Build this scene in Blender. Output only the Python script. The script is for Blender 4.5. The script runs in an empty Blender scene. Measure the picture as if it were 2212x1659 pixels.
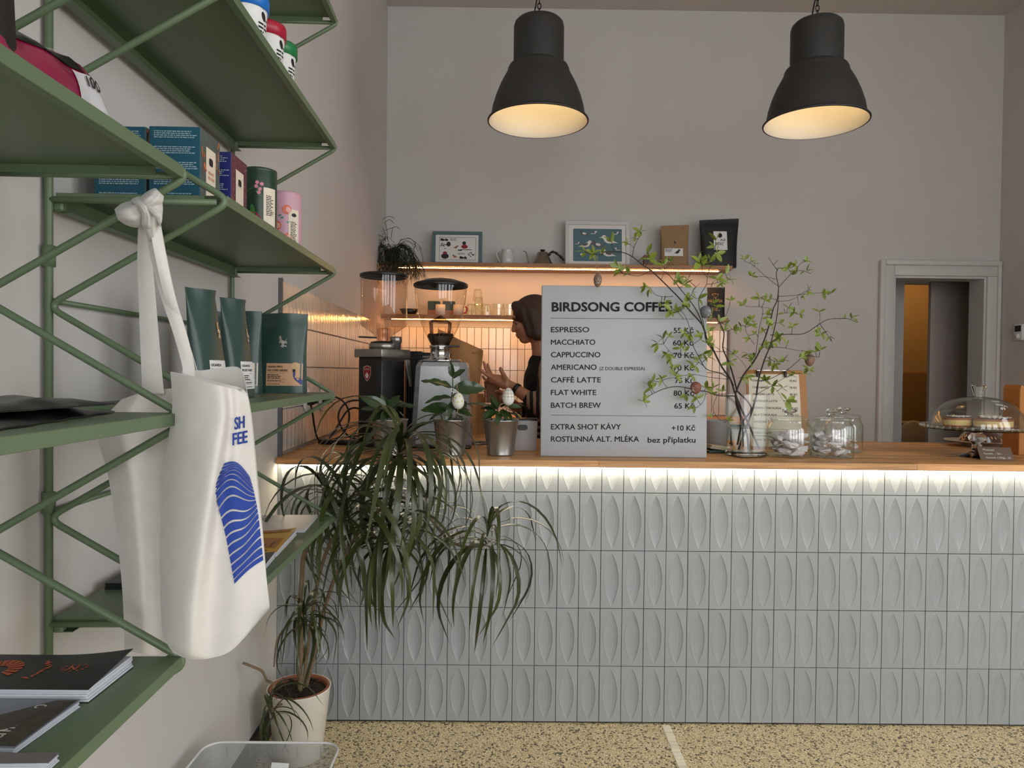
import bpy, bmesh, math, random
from mathutils import Vector, Matrix

scene = bpy.context.scene
COL = scene.collection
random.seed(11)

# ------------------------------------------------------------------ camera
CX, CY, FPX = 1106.0, 829.5, 1550.0
CAM_H = 1.282
YAW, PITCH, ROLL = 0.00777676, 0.01688767, 0.01102431
_f = Vector((math.sin(YAW)*math.cos(PITCH), math.cos(YAW)*math.cos(PITCH), -math.sin(PITCH)))
_r0 = Vector((math.cos(YAW), -math.sin(YAW), 0))
_d0 = _f.cross(_r0)
_r = math.cos(ROLL)*_r0 - math.sin(ROLL)*_d0
_d = math.sin(ROLL)*_r0 + math.cos(ROLL)*_d0
cam_data = bpy.data.cameras.new('camera')
cam_data.sensor_width = 36.0
cam_data.lens = FPX/2212.0*36.0
cam_data.clip_start = 0.05
cam = bpy.data.objects.new('camera', cam_data)
cam.matrix_world = Matrix(((_r.x, -_d.x, -_f.x, 0), (_r.y, -_d.y, -_f.y, 0), (_r.z, -_d.z, -_f.z, CAM_H), (0, 0, 0, 1)))
COL.objects.link(cam)
scene.camera = cam

# ------------------------------------------------------------------ world and window light
w = bpy.data.worlds.new('world'); scene.world = w; w.use_nodes = True
wn = w.node_tree.nodes; wl = w.node_tree.links
bg = wn['Background']; bg.inputs[0].default_value = (0.80, 0.88, 1.0, 1); bg.inputs[1].default_value = 1.1
vs = scene.view_settings
vs.view_transform = 'Standard'; vs.look = 'None'; vs.gamma = 1.0; vs.use_curve_mapping = False
vs.exposure = 0.0

cy_ = scene.cycles
cy_.max_bounces = 6; cy_.diffuse_bounces = 3; cy_.glossy_bounces = 2; cy_.transmission_bounces = 4; cy_.transparent_max_bounces = 14
cy_.use_adaptive_sampling = True; cy_.adaptive_threshold = .07
cy_.caustics_reflective = False; cy_.caustics_refractive = False
def area(name, loc, rot, sx, sy, power, col):
    l = bpy.data.lights.new(name, 'AREA'); l.shape = 'RECTANGLE'; l.size = sx; l.size_y = sy
    l.energy = power; l.color = col
    o = bpy.data.objects.new(name, l); o.location = loc; o.rotation_euler = rot; COL.objects.link(o)
    return o
# daylight entering by the three tall shop windows behind the photographer (panes at y = -2.6)
WINX = (-0.15, 1.25, 2.65)
for i, wx in enumerate(WINX):
    area('window_daylight', (wx, -2.62, 1.75), (math.radians(90), 0, 0), 1.05, 2.5, 32, (0.97, 0.985, 1.0))
# and by the two shop windows in the right-hand wall, beside the photographer
WINY = (-1.15, .55)
for wy in WINY:
    area('window_daylight', (3.56, wy, 1.75), (math.radians(90), 0, math.radians(90)), 1.15, 2.5, 36, (0.98, 0.985, 1.0))

def at(x, y, Y):
    q = (x-CX)/FPX*_r + (y-CY)/FPX*_d + _f
    q = q*(Y/q.y)
    return Vector((q.x, q.y, q.z+CAM_H))
def atz(x, y, Z):
    q = (x-CX)/FPX*_r + (y-CY)/FPX*_d + _f
    q = q*((Z-CAM_H)/q.z)
    return Vector((q.x, q.y, q.z+CAM_H))
# left wall frame: u out of the wall, s along it (s = world y at u = 0)
SH = 0.0248
XW = -0.826
NW = Vector((math.cos(SH), math.sin(SH), 0)); DW = Vector((-math.sin(SH), math.cos(SH), 0))
def LW(u, s, z):
    p = Vector((XW, 2.6, 0)) + NW*u + DW*(s-2.6)
    return Vector((p.x, p.y, z))
def atw(x, y, u):
    q = (x-CX)/FPX*_r + (y-CY)/FPX*_d + _f
    o = Vector((XW, 2.6, 0)) + NW*u
    q = q*(o.dot(NW)/q.dot(NW))
    return Vector((q.x, q.y, q.z+CAM_H))

# ------------------------------------------------------------------ materials
def lin(c):
    def g(v):
        v = v/255.0
        return v/12.92 if v <= .04045 else ((v+.055)/1.055)**2.4
    return (g(c[0]), g(c[1]), g(c[2]), 1.0)
MATS = {}
def mat(name, col, rough=.5, metal=0.0, var=.07, scale=12.0, bump=0.0, bscale=60.0, rand=0.0, spec=.5,
        coat=0.0, stretch=None, emit=None, estr=0.0, sheen=0.0, trans=0.0, sss=0.0):
    if name in MATS: return MATS[name]
    m = bpy.data.materials.new(name); m.use_nodes = True; MATS[name] = m
    nt = m.node_tree; N = nt.nodes; L = nt.links
    b = N['Principled BSDF']
    c = lin(col)
    tc = N.new('ShaderNodeTexCoord')
    src = tc.outputs['Object']
    if stretch:
        mp = N.new('ShaderNodeMapping'); mp.inputs['Scale'].default_value = stretch
        L.new(src, mp.inputs['Vector']); src = mp.outputs['Vector']
    nz = N.new('ShaderNodeTexNoise'); nz.inputs['Scale'].default_value = scale; nz.inputs['Detail'].default_value = 4
    L.new(src, nz.inputs['Vector'])
    mr = N.new('ShaderNodeMapRange'); mr.inputs[1].default_value = .25; mr.inputs[2].default_value = .75
    mr.inputs[3].default_value = 1-var; mr.inputs[4].default_value = 1+var
    L.new(nz.outputs['Fac'], mr.inputs[0])
    fac = mr.outputs[0]
    if rand:
        oi = N.new('ShaderNodeObjectInfo'); mr2 = N.new('ShaderNodeMapRange')
        mr2.inputs[3].default_value = 1-rand; mr2.inputs[4].default_value = 1+rand
        L.new(oi.outputs['Random'], mr2.inputs[0])
        mm = N.new('ShaderNodeMath'); mm.operation = 'MULTIPLY'
        L.new(fac, mm.inputs[0]); L.new(mr2.outputs[0], mm.inputs[1]); fac = mm.outputs[0]
    vm = N.new('ShaderNodeVectorMath'); vm.operation = 'SCALE'; vm.inputs[0].default_value = c[:3]
    L.new(fac, vm.inputs['Scale']); L.new(vm.outputs[0], b.inputs['Base Color'])
    b.inputs['Roughness'].default_value = rough; b.inputs['Metallic'].default_value = metal
    b.inputs['Specular IOR Level'].default_value = spec
    if coat: b.inputs['Coat Weight'].default_value = coat; b.inputs['Coat Roughness'].default_value = .12
    if sheen: b.inputs['Sheen Weight'].default_value = sheen
    if trans: b.inputs['Transmission Weight'].default_value = trans
    if sss:
        b.inputs['Subsurface Weight'].default_value = sss; b.inputs['Subsurface Radius'].default_value = (.01, .004, .002)
    if emit:
        b.inputs['Emission Color'].default_value = lin(emit); b.inputs['Emission Strength'].default_value = estr
    if bump:
        nb = N.new('ShaderNodeTexNoise'); nb.inputs['Scale'].default_value = bscale; nb.inputs['Detail'].default_value = 5
        L.new(src, nb.inputs['Vector'])
        bp = N.new('ShaderNodeBump'); bp.inputs['Strength'].default_value = bump; bp.inputs['Distance'].default_value = .004
        L.new(nb.outputs['Fac'], bp.inputs['Height']); L.new(bp.outputs[0], b.inputs['Normal'])
    return m

def glass(name, tint=(235, 242, 240), refl=1.0, rough=.02, power=1.0):
    """thin clear glass: looks through, mirrors more at grazing angles"""
    if name in MATS: return MATS[name]
    m = bpy.data.materials.new(name); m.use_nodes = True; MATS[name] = m
    nt = m.node_tree; N = nt.nodes; L = nt.links
    N.remove(N['Principled BSDF']); out = N['Material Output']
    tr = N.new('ShaderNodeBsdfTransparent')
    gl = N.new('ShaderNodeBsdfGlossy'); gl.inputs['Roughness'].default_value = rough
    gl.inputs['Color'].default_value = (1, 1, 1, 1)
    lw = N.new('ShaderNodeLayerWeight'); lw.inputs['Blend'].default_value = .5
    # edges of the shell look darker and greener, as thick glass does
    cr = N.new('ShaderNodeValToRGB'); t = lin(tint)
    cr.color_ramp.elements[0].position = 0.0; cr.color_ramp.elements[0].color = (min(1, t[0]*1.14), min(1, t[1]*1.12), min(1, t[2]*1.13), 1)
    cr.color_ramp.elements[1].position = 1.0; cr.color_ramp.elements[1].color = (t[0]*.62, t[1]*.66, t[2]*.64, 1)
    e_ = cr.color_ramp.elements.new(.72); e_.color = (min(1, t[0]*1.02), min(1, t[1]*1.03), min(1, t[2]*1.02), 1)
    L.new(lw.outputs['Facing'], cr.inputs[0]); L.new(cr.outputs[0], tr.inputs['Color'])
    pw = N.new('ShaderNodeMath'); pw.operation = 'POWER'; pw.inputs[1].default_value = 4.0; L.new(lw.outputs['Facing'], pw.inputs[0])
    fr = N.new('ShaderNodeMath'); fr.operation = 'MULTIPLY_ADD'; fr.inputs[1].default_value = .55; fr.inputs[2].default_value = .045; L.new(pw.outputs[0], fr.inputs[0])
    ns = N.new('ShaderNodeTexNoise'); ns.inputs['Scale'].default_value = 9
    mr = N.new('ShaderNodeMapRange'); mr.inputs[3].default_value = refl*.85; mr.inputs[4].default_value = refl*1.15
    L.new(ns.outputs['Fac'], mr.inputs[0])
    mu = N.new('ShaderNodeMath'); mu.operation = 'MULTIPLY'; mu.use_clamp = True
    L.new(fr.outputs[0], mu.inputs[0]); L.new(mr.outputs[0], mu.inputs[1])
    mx = N.new('ShaderNodeMixShader')
    L.new(mu.outputs[0], mx.inputs[0]); L.new(tr.outputs[0], mx.inputs[1]); L.new(gl.outputs[0], mx.inputs[2])
    L.new(mx.outputs[0], out.inputs['Surface'])
    return m

def emis(name, col, strength):
    if name in MATS: return MATS[name]
    m = bpy.data.materials.new(name); m.use_nodes = True; MATS[name] = m
    N = m.node_tree.nodes; L = m.node_tree.links
    N.remove(N['Principled BSDF'])
    e = N.new('ShaderNodeEmission'); e.inputs[0].default_value = lin(col); e.inputs[1].default_value = strength
    L.new(e.outputs[0], N['Material Output'].inputs['Surface'])
    return m

# ------------------------------------------------------------------ mesh builder
class MB:
    def __init__(s): s.v = []; s.f = []; s.sm = []; s.mi = []; s.M = None
    def add(s, vs_, fs, smooth=False, mi=0):
        o = len(s.v)
        if s.M is not None: vs_ = [s.M @ Vector(p) for p in vs_]
        s.v += [tuple(p) for p in vs_]
        for f in fs:
            s.f.append([i+o for i in f]); s.sm.append(smooth); s.mi.append(mi)
        return s
    def box(s, c, d, rz=0.0, mi=0):
        x, y, z = d[0]/2, d[1]/2, d[2]/2
        R = Matrix.Rotation(rz, 3, 'Z'); c = Vector(c)
        p = [R @ Vector((a*x, b*y, e*z)) + c for e in (-1, 1) for b in (-1, 1) for a in (-1, 1)]
        return s.add(p, [(0, 2, 3, 1), (4, 5, 7, 6), (0, 1, 5, 4), (2, 6, 7, 3), (0, 4, 6, 2), (1, 3, 7, 5)], False, mi)
    def rbox(s, c, d, b=.004, seg=2, rz=0.0, mi=0, rot=None):
        bm = bmesh.new(); bmesh.ops.create_cube(bm, size=1.0)
        for vv in bm.verts: vv.co = Vector((vv.co.x*d[0], vv.co.y*d[1], vv.co.z*d[2]))
        b = min(b, min(d)*.49)
        bmesh.ops.bevel(bm, geom=list(bm.edges), offset=b, segments=seg, profile=.5, affect='EDGES')
        R = rot.to_3x3() if rot is not None else Matrix.Rotation(rz, 3, 'Z'); c = Vector(c)
        bm.verts.index_update()
        vs_ = [R @ vv.co + c for vv in bm.verts]; fs = [[q.index for q in f.verts] for f in bm.faces]
        bm.free(); return s.add(vs_, fs, seg > 1, mi)
    def lathe(s, prof, seg=24, c=(0, 0, 0), smooth=True, cap0=False, cap1=False, mi=0, sx=1.0, sy=1.0):
        vs_ = []; fs = []; n = len(prof); c = Vector(c)
        for r, z in prof:
            for k in range(seg):
                a = 2*math.pi*k/seg
                vs_.append(Vector((r*math.cos(a)*sx, r*math.sin(a)*sy, z))+c)
        for i in range(n-1):
            for k in range(seg):
                k2 = (k+1) % seg
                fs.append((i*seg+k, i*seg+k2, (i+1)*seg+k2, (i+1)*seg+k))
        if cap0: fs.append(tuple(range(seg-1, -1, -1)))
        if cap1: fs.append(tuple((n-1)*seg+k for k in range(seg)))
        return s.add(vs_, fs, smooth, mi)
    def tube(s, pts, r, seg=8, closed=False, caps=True, mi=0, smooth=True, flat=None):
        pts = [Vector(p) for p in pts]; n = len(pts)
        rr = r if isinstance(r, (list, tuple)) else [r]*n
        vs_ = []; fs = []
        up = None
        for i, p in enumerate(pts):
            if closed: t = (pts[(i+1) % n]-pts[i-1])
            else: t = pts[min(i+1, n-1)]-pts[max(i-1, 0)]
            if t.length < 1e-9: t = Vector((0, 0, 1))
            t.normalize()
            if up is None:
                up = Vector((0, 0, 1)) if abs(t.z) < .9 else Vector((1, 0, 0))
            a = up-t*up.dot(t)
            if a.length < 1e-6: a = t.orthogonal()
            a.normalize(); up = a
            b = t.cross(a)
            for k in range(seg):
                an = 2*math.pi*k/seg
                e = flat if flat else 1.0
                vs_.append(p+(a*math.cos(an)*e+b*math.sin(an))*rr[i])
        m_ = n if closed else n-1
        for i in range(m_):
            i2 = (i+1) % n
            for k in range(seg):
                k2 = (k+1) % seg
                fs.append((i*seg+k, i*seg+k2, i2*seg+k2, i2*seg+k))
        if caps and not closed:
            fs.append(tuple(range(seg-1, -1, -1))); fs.append(tuple((n-1)*seg+k for k in range(seg)))
        return s.add(vs_, fs, smooth, mi)
    def ell(s, c, r, M=None, seg=16, rings=10, mi=0):
        vs_ = []; fs = []; c = Vector(c)
        if not hasattr(r, '__len__'): r = (r, r, r)
        for i in range(rings+1):
            th = math.pi*i/rings
            for k in range(seg):
                a = 2*math.pi*k/seg
                p = Vector((r[0]*math.sin(th)*math.cos(a), r[1]*math.sin(th)*math.sin(a), r[2]*math.cos(th)))
                if M is not None: p = M @ p
                vs_.append(p+c)
        for i in range(rings):
            for k in range(seg):
                k2 = (k+1) % seg
                fs.append((i*seg+k, (i+1)*seg+k, (i+1)*seg+k2, i*seg+k2))
        return s.add(vs_, fs, True, mi)
    def cap(s, p0, r0, p1, r1, seg=14, mi=0):
        """tapered capsule between two joints"""
        p0 = Vector(p0); p1 = Vector(p1)
        n = 4; pts = []; rr = []
        t = (p1-p0).normalized()
        for i in range(n+1):
            a = -math.pi/2+math.pi/2*i/n
            pts.append(p0+t*r0*math.sin(a)); rr.append(max(1e-4, r0*math.cos(a)))
        for i in range(n+1):
            a = math.pi/2*i/n
            pts.append(p1+t*r1*math.sin(a)); rr.append(max(1e-4, r1*math.cos(a)))
        return s.tube(pts, rr, seg, mi=mi)
    def prism(s, pts, h, mi=0, smooth=False):
        """pts: list of 3D points (planar polygon), extruded by vector h"""
        pts = [Vector(p) for p in pts]; h = Vector(h); n = len(pts)
        vs_ = pts+[p+h for p in pts]
        fs = [tuple(range(n-1, -1, -1)), tuple(range(n, 2*n))]
        fs += [(i, (i+1) % n, n+(i+1) % n, n+i) for i in range(n)]
        return s.add(vs_, fs, smooth, mi)
    def grid(s, rows, smooth=True, mi=0, close_u=False):
        """rows: list of equally long lists of points"""
        n = len(rows); m_ = len(rows[0]); vs_ = [p for r in rows for p in r]; fs = []
        for i in range(n-1):
            for k in range(m_ if close_u else m_-1):
                k2 = (k+1) % m_
                fs.append((i*m_+k, i*m_+k2, (i+1)*m_+k2, (i+1)*m_+k))
        return s.add(vs_, fs, smooth, mi)
    def mesh(s, name, mats):
        me = bpy.data.meshes.new(name); me.from_pydata(s.v, [], s.f)
        if not isinstance(mats, (list, tuple)): mats = [mats]
        for m_ in mats: me.materials.append(m_)
        me.polygons.foreach_set('use_smooth', s.sm); me.polygons.foreach_set('material_index', s.mi)
        me.update()
        return me
    def build(s, name, mats, parent=None, loc=None, rot=None):
        o = bpy.data.objects.new(name, s.mesh(name, mats)); COL.objects.link(o)
        if parent is not None: o.parent = parent
        if loc is not None: o.location = loc
        if rot is not None: o.rotation_euler = rot
        return o

def smooth_obj(o, ang=40):
    me = o.data
    try:
        me.set_sharp_from_angle(angle=math.radians(ang))
    except Exception: pass
    return o
def tag(o, label, cat, group=None, kind=None):
    o['label'] = label; o['category'] = cat
    if group: o['group'] = group
    if kind: o['kind'] = kind
    return o
def thing(name, label, cat, loc=(0, 0, 0), rz=0.0, group=None, rot=None):
    o = bpy.data.objects.new(name, None); COL.objects.link(o)
    o.empty_display_size = .05
    o.location = loc; o.rotation_euler = rot if rot is not None else (0, 0, rz)
    return tag(o, label, cat, group)
def struct(o):
    o['kind'] = 'structure'; return o
def inst(name, me, parent=None, loc=(0, 0, 0), rot=(0, 0, 0), sc=None):
    o = bpy.data.objects.new(name, me); COL.objects.link(o)
    if parent is not None: o.parent = parent
    o.location = loc; o.rotation_euler = rot
    if sc is not None: o.scale = sc
    return o

_fc = bpy.data.curves.new('lettering', 'FONT'); _fc.resolution_u = 3
_fo = bpy.data.objects.new('lettering', _fc); COL.objects.link(_fo)
def text2d(s, bold=0.0):
    """outline triangles of a word, cap height 1, starting at x = 0"""
    _fc.body = s; _fc.offset = bold
    dg = bpy.context.evaluated_depsgraph_get(); dg.update()
    ev = _fo.evaluated_get(dg); me = ev.to_mesh()
    k = 1/.68
    vs_ = [(p.co.x*k, p.co.y*k) for p in me.vertices]; fs = [tuple(f.vertices) for f in me.polygons]
    ev.to_mesh_clear()
    if not vs_: return [], []
    x0 = min(p[0] for p in vs_)
    return [(p[0]-x0, p[1]) for p in vs_], fs
def text_to(mb, s, fn, x, y, h, width=None, bold=0.0, right=False, mi=0, center=False):
    """writes s with cap height h at (x, y) of a 2D sheet; fn(x, y) -> 3D point"""
    vs_, fs = text2d(s, 0.0)
    if not vs_: return
    wmax = max(p[0] for p in vs_)*h
    k = ((width-2*bold*h*1.4)/wmax) if width else 1.0
    wd = wmax*k
    ox = x-wd if right else (x-wd/2 if center else x+bold*h*1.4)
    sh_ = ((0, 0),) if bold < .005 else ((-1, 0), (1, 0), (0, .8), (0, -.8), (-.7, .6), (.7, .6), (-.7, -.6), (.7, -.6))
    for dx, dy in sh_:
        mb.add([fn(ox+p[0]*h*k+dx*bold*h*1.4, y+p[1]*h+dy*bold*h*1.4) for p in vs_], fs, False, mi)
def smear(mb, fn, x, y, wd, h, rows, seed=0, mi=0, lo=.55):
    """rows of tiny print too small to read: short word bars"""
    rnd = random.Random(seed)
    for i in range(rows):
        yy = y-i*h*2.0; xx = x; end = x+wd*rnd.uniform(lo, 1)
        while xx < end:
            l = min(rnd.uniform(1.2, 4.5)*h, end-xx)
            if l > h*.6:
                mb.add([fn(xx, yy), fn(xx+l, yy), fn(xx+l, yy+h), fn(xx, yy+h)], [(0, 1, 2, 3)], False, mi)
            xx += l+h*.7
def rect2(mb, fn, x0, y0, x1, y1, mi=0):
    mb.add([fn(x0, y0), fn(x1, y0), fn(x1, y1), fn(x0, y1)], [(0, 1, 2, 3)], False, mi)
def poly2(mb, fn, pts, mi=0):
    mb.add([fn(*p) for p in pts], [tuple(range(len(pts)))], False, mi)
def ell2(mb, fn, x, y, rx, ry, seg=14, mi=0, rot=0):
    c, s_ = math.cos(rot), math.sin(rot)
    poly2(mb, fn, [(x+rx*math.cos(a)*c-ry*math.sin(a)*s_, y+rx*math.cos(a)*s_+ry*math.sin(a)*c) for a in [2*math.pi*k/seg for k in range(seg)]], mi)
def rrect2(x0, y0, x1, y1, r, n=4):
    out = []
    for cx_, cy_, a0 in ((x1-r, y0+r, -90), (x1-r, y1-r, 0), (x0+r, y1-r, 90), (x0+r, y0+r, 180)):
        for i in range(n+1):
            a = math.radians(a0+90*i/n); out.append((cx_+r*math.cos(a), cy_+r*math.sin(a)))
    return out
def spline(pts, n=6):
    pts = [Vector(p) for p in pts]; out = []
    for i in range(len(pts)-1):
        p0 = pts[max(i-1, 0)]; p1 = pts[i]; p2 = pts[i+1]; p3 = pts[min(i+2, len(pts)-1)]
        for k in range(n):
            t = k/n
            out.append(.5*((2*p1)+(p2-p0)*t+(2*p0-5*p1+4*p2-p3)*t*t+(3*p1-p0-3*p2+p3)*t**3))
    out.append(pts[-1]); return out
# ------------------------------------------------------------------ setting
YB = 5.27; XR = 3.62; ZC = 3.93; YF = -2.7
m_wall = mat('wall_paint', (203, 199, 195), .85, var=.025, scale=3, bump=.06, bscale=140)
m_ceil = mat('ceiling_paint', (205, 196, 188), .9, var=.02, scale=2)
m_lintel = mat('frame_paint', (205, 203, 200), .45, var=.05, scale=9, bump=.15, bscale=25)
m_black = mat('black_satin', (16, 16, 17), .45, var=.15)

def terrazzo():
    m = bpy.data.materials.new('terrazzo'); m.use_nodes = True
    N = m.node_tree.nodes; L = m.node_tree.links; b = N['Principled BSDF']
    tc = N.new('ShaderNodeTexCoord')
    v = N.new('ShaderNodeTexVoronoi'); v.inputs['Scale'].default_value = 150
    L.new(tc.outputs['Object'], v.inputs['Vector'])
    sx = N.new('ShaderNodeSeparateColor'); L.new(v.outputs['Color'], sx.inputs[0])
    cr = N.new('ShaderNodeValToRGB'); cr.color_ramp.interpolation = 'CONSTANT'
    E_ = cr.color_ramp.elements
    E_[0].position = 0; E_[0].color = lin((244, 228, 186)); E_[1].position = .30; E_[1].color = lin((236, 216, 168))
    for p, c in ((.52, (242, 228, 188)), (.68, (222, 200, 152)), (.84, (40, 38, 35)), (.93, (96, 86, 64))):
        e = E_.new(p); e.color = lin(c)
    L.new(sx.outputs[0], cr.inputs[0])
    d = N.new('ShaderNodeTexVoronoi'); d.feature = 'DISTANCE_TO_EDGE'; d.inputs['Scale'].default_value = 150
    L.new(tc.outputs['Object'], d.inputs['Vector'])
    mr = N.new('ShaderNodeMapRange'); mr.inputs[1].default_value = .03; mr.inputs[2].default_value = .16
    L.new(d.outputs['Distance'], mr.inputs[0])
    mx = N.new('ShaderNodeMix'); mx.data_type = 'RGBA'
    L.new(mr.outputs[0], mx.inputs['Factor']); mx.inputs['A'].default_value = lin((150, 136, 106)); L.new(cr.outputs[0], mx.inputs['B'])
    L.new(mx.outputs['Result'], b.inputs['Base Color']); b.inputs['Roughness'].default_value = .42
    return m
m_floor = terrazzo()
mb = MB(); mb.box((1.2, 1.6, -.05), (6.4, 9.0, .1))
floor = struct(mb.build('floor', m_floor))
# inlaid strip of small marble pieces in the floor
m_tess = mat('marble_inlay', (228, 220, 198), .4, var=.05, rand=.08)
tm = MB(); tm.rbox((0, 0, 0), (.030, .0205, .006), .001, 1); tme = tm.mesh('tessera', m_tess)
for i in range(26):
    y = 2.58-.0225*i
    inst('tessera', tme, floor, (.588+(.595-.588)*(y-2.3)/.28+random.uniform(-.0006, .0006), y, -.0018+random.uniform(0, .0008)), (0, 0, .05+random.uniform(-.02, .02)))

# walls
L0, L1 = LW(0, -2.9, 0), LW(0, 5.6, 0)
mb = MB()
pts = [LW(0, -2.9, 0), LW(0, 5.6, 0), LW(-.2, 5.6, 0), LW(-.2, -2.9, 0)]
mb.prism(pts, (0, 0, ZC+.1)); wall_left = struct(mb.build('wall_left', m_wall))
DX0, DX1, DZ = 2.838, 3.523, 2.02
mb = MB(); t = .14
mb.box(((-1.3+DX0)/2, YB+t/2, ZC/2), (DX0+1.3, t, ZC+.1)); mb.box(((DX1+XR+.3)/2, YB+t/2, ZC/2), (XR+.3-DX1, t, ZC+.1))
mb.box(((DX0+DX1)/2, YB+t/2, (DZ+ZC+.05)/2), (DX1-DX0, t, ZC+.05-DZ))
wall_back = struct(mb.build('wall_back', m_wall))
mb = MB(); ys = [-2.9]
for wy in WINY: ys += [wy-.6, wy+.6]
ys.append(5.41)
for i in range(0, len(ys), 2): mb.box((XR+.1, (ys[i]+ys[i+1])/2, ZC/2), (.2, ys[i+1]-ys[i], ZC+.1))
for wy in WINY: mb.box((XR+.1, wy, .22), (.2, 1.2, .44)); mb.box((XR+.1, wy, (3.06+ZC)/2), (.2, 1.2, ZC-3.06))
wall_right = struct(mb.build('wall_right', m_wall))
mb = MB(); mb.box((1.3, 1.3, ZC+.05), (5.4, 8.4, .1)); struct(mb.build('ceiling', m_ceil))
# shop front behind the photographer: piers around three tall windows
mb = MB(); xs = [-1.4]
for wx in WINX: xs += [wx-.55, wx+.55]
xs.append(XR+.2)
for i in range(0, len(xs), 2):
    mb.box(((xs[i]+xs[i+1])/2, YF-.1, ZC/2), (xs[i+1]-xs[i], .2, ZC))
for wx in WINX:
    mb.box((wx, YF-.1, .22), (1.1, .2, .44)); mb.box((wx, YF-.1, (3.06+ZC)/2), (1.1, .2, ZC-3.06))
struct(mb.build('wall_front', m_wall))
m_pane = glass('window_glass', (245, 250, 250))
for i, wx in enumerate(WINX):
    mb = MB()
    for x in (-.52, 0, .52): mb.box((wx+x, YF-.1, 1.75), (.05, .06, 2.6))
    for z in (.47, 2.2, 3.03): mb.box((wx, YF-.1, z), (1.08, .06, .05))
    f = struct(mb.build('window_%d' % (i+1), m_lintel))
    for sx in (-.26, .26):
        for z0, z1 in ((.5, 2.17), (2.23, 3.0)):
            mb = MB(); mb.box((wx+sx, YF-.1, (z0+z1)/2), (.47, .006, z1-z0)); mb.build('pane', m_pane, f)

for i, wy in enumerate(WINY):
    mb = MB()
    for y in (-.57, 0, .57): mb.box((XR+.1, wy+y, 1.75), (.06, .05, 2.6))
    for z in (.47, 2.2, 3.03): mb.box((XR+.1, wy, z), (.06, 1.18, .05))
    f = struct(mb.build('window_%d' % (i+4), m_lintel))
    for sy in (-.285, .285):
        for z0, z1 in ((.5, 2.17), (2.23, 3.0)):
            mb = MB(); mb.box((XR+.1, wy+sy, (z0+z1)/2), (.006, .52, z1-z0)); mb.build('pane', m_pane, f)
# black skirting along the left wall
mb = MB()
a, b_ = LW(.0, -2.8, 0), LW(.0, 2.585, 0)
mb.prism([LW(0, -2.8, .0), LW(0, 2.585, .0), LW(0, 2.585, .083), LW(0, -2.8, .083)], NW*.014)
struct(mb.build('baseboard_left', m_black))

# door frame with moulded casing
mb = MB(); yf = YB
def casing(mb, x0, x1, z0, z1, yy, th): mb.rbox(((x0+x1)/2, yy-th/2, (z0+z1)/2), (x1-x0, th, z1-z0), .006, 2)
casing(mb, DX0-.085, DX0+.0, 0, DZ+.085, yf, .022); casing(mb, DX1, DX1+.085, 0, DZ+.0, yf, .022)
casing(mb, DX0, DX1+.085, DZ, DZ+.085, yf, .022)
casing(mb, DX0-.112, DX0-.075, 0, DZ+.112, yf, .042); casing(mb, DX1+.068, DX1+.094, 0, DZ+.09, yf, .04)
casing(mb, DX0-.075, DX1+.094, DZ+.075, DZ+.112, yf, .042)
mb.box((DX0+.008, YB+.08, DZ/2), (.016, .17, DZ)); mb.box((DX1-.008, YB+.08, DZ/2), (.016, .17, DZ)); mb.box(((DX0+DX1)/2, YB+.08, DZ-.008), (DX1-DX0-.03, .17, .016))
struct(mb.build('door_1', m_lintel))
# corridor and washroom beyond the doorway
m_hall = mat('hall_paint', (150, 142, 138), .85, var=.03, scale=3)
m_wc = mat('washroom_paint', (214, 176, 120), .8, var=.03, scale=3)
m_wctile = mat('washroom_dado', (176, 138, 84), .5, var=.04, scale=5)
for nm, c_, d_ in (('wall_corridor_left', (2.78, 6.55, 1.3), (.06, 2.26, 2.6)), ('wall_corridor_right', (5.0, 6.55, 1.3), (.06, 2.26, 2.6)), ('ceiling_corridor', (3.9, 6.55, 2.63), (2.26, 2.26, .06)), ('wall_corridor_front', (4.4, 5.45, 1.3), (1.2, .05, 2.6)), ('floor_corridor', (3.9, 6.55, -.03), (2.26, 2.26, .06))):
    mb = MB(); mb.box(c_, d_); struct(mb.build(nm, m_hall))
mb = MB(); mb.box((3.9, 7.69, 1.3), (2.26, .06, 2.6)); mb.box((3.9, 7.645, .66), (2.1, .03, 1.32), mi=1)
struct(mb.build('wall_washroom', [m_wc, m_wctile]))
xd0 = at(2003, 900, 5.98).x
mb = MB(); mb.rbox((xd0+.34, 5.98, 1.04), (.68, .045, 2.06), .004, 1)
d2 = struct(mb.build('door_2', mat('door_grey', (196, 184, 176), .6, var=.04)))
mb = MB(); c_ = at(2117, 803, 5.955); mb.M = Matrix.Translation(c_) @ Matrix.Rotation(math.pi/2, 4, 'X')
mb.lathe([(.012, 0), (.052, 0), (.056, .006), (.05, .012), (.012, .014)], 20, cap1=True); mb.build('door_vent', mat('vent_grey', (150, 146, 142), .5), d2)
mb = MB(); xj = at(1936, 900, 6.05).x; mb.box((xj-.06, 6.05, 1.03), (.16, .10, 2.06)); mb.box((xd0+.70, 6.05, 1.03), (.06, .1, 2.06)); mb.box(((xj+xd0+.7)/2, 6.05, 2.10), (1.1, .1, .08)); mb.box((3.0, 6.06, 1.3), (.4, .04, 2.6)); mb.box((4.06, 6.06, 2.37), (1.9, .04, .48)); mb.box((4.75, 6.06, 1.3), (.5, .04, 2.6))
struct(mb.build('trim_1', m_lintel))
l = bpy.data.lights.new('washroom_lamp', 'POINT'); l.energy = 7; l.color = (1, .62, .26); l.shadow_soft_size = .08
o = bpy.data.objects.new('washroom_lamp', l); o.location = (4.2, 6.9, 2.35); COL.objects.link(o)
tl = thing('toilet', 'pale toilet with cistern and raised lid glimpsed through the doorway', 'toilet', (at(1958, 940, 7.3).x, 7.3, 0))
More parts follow.
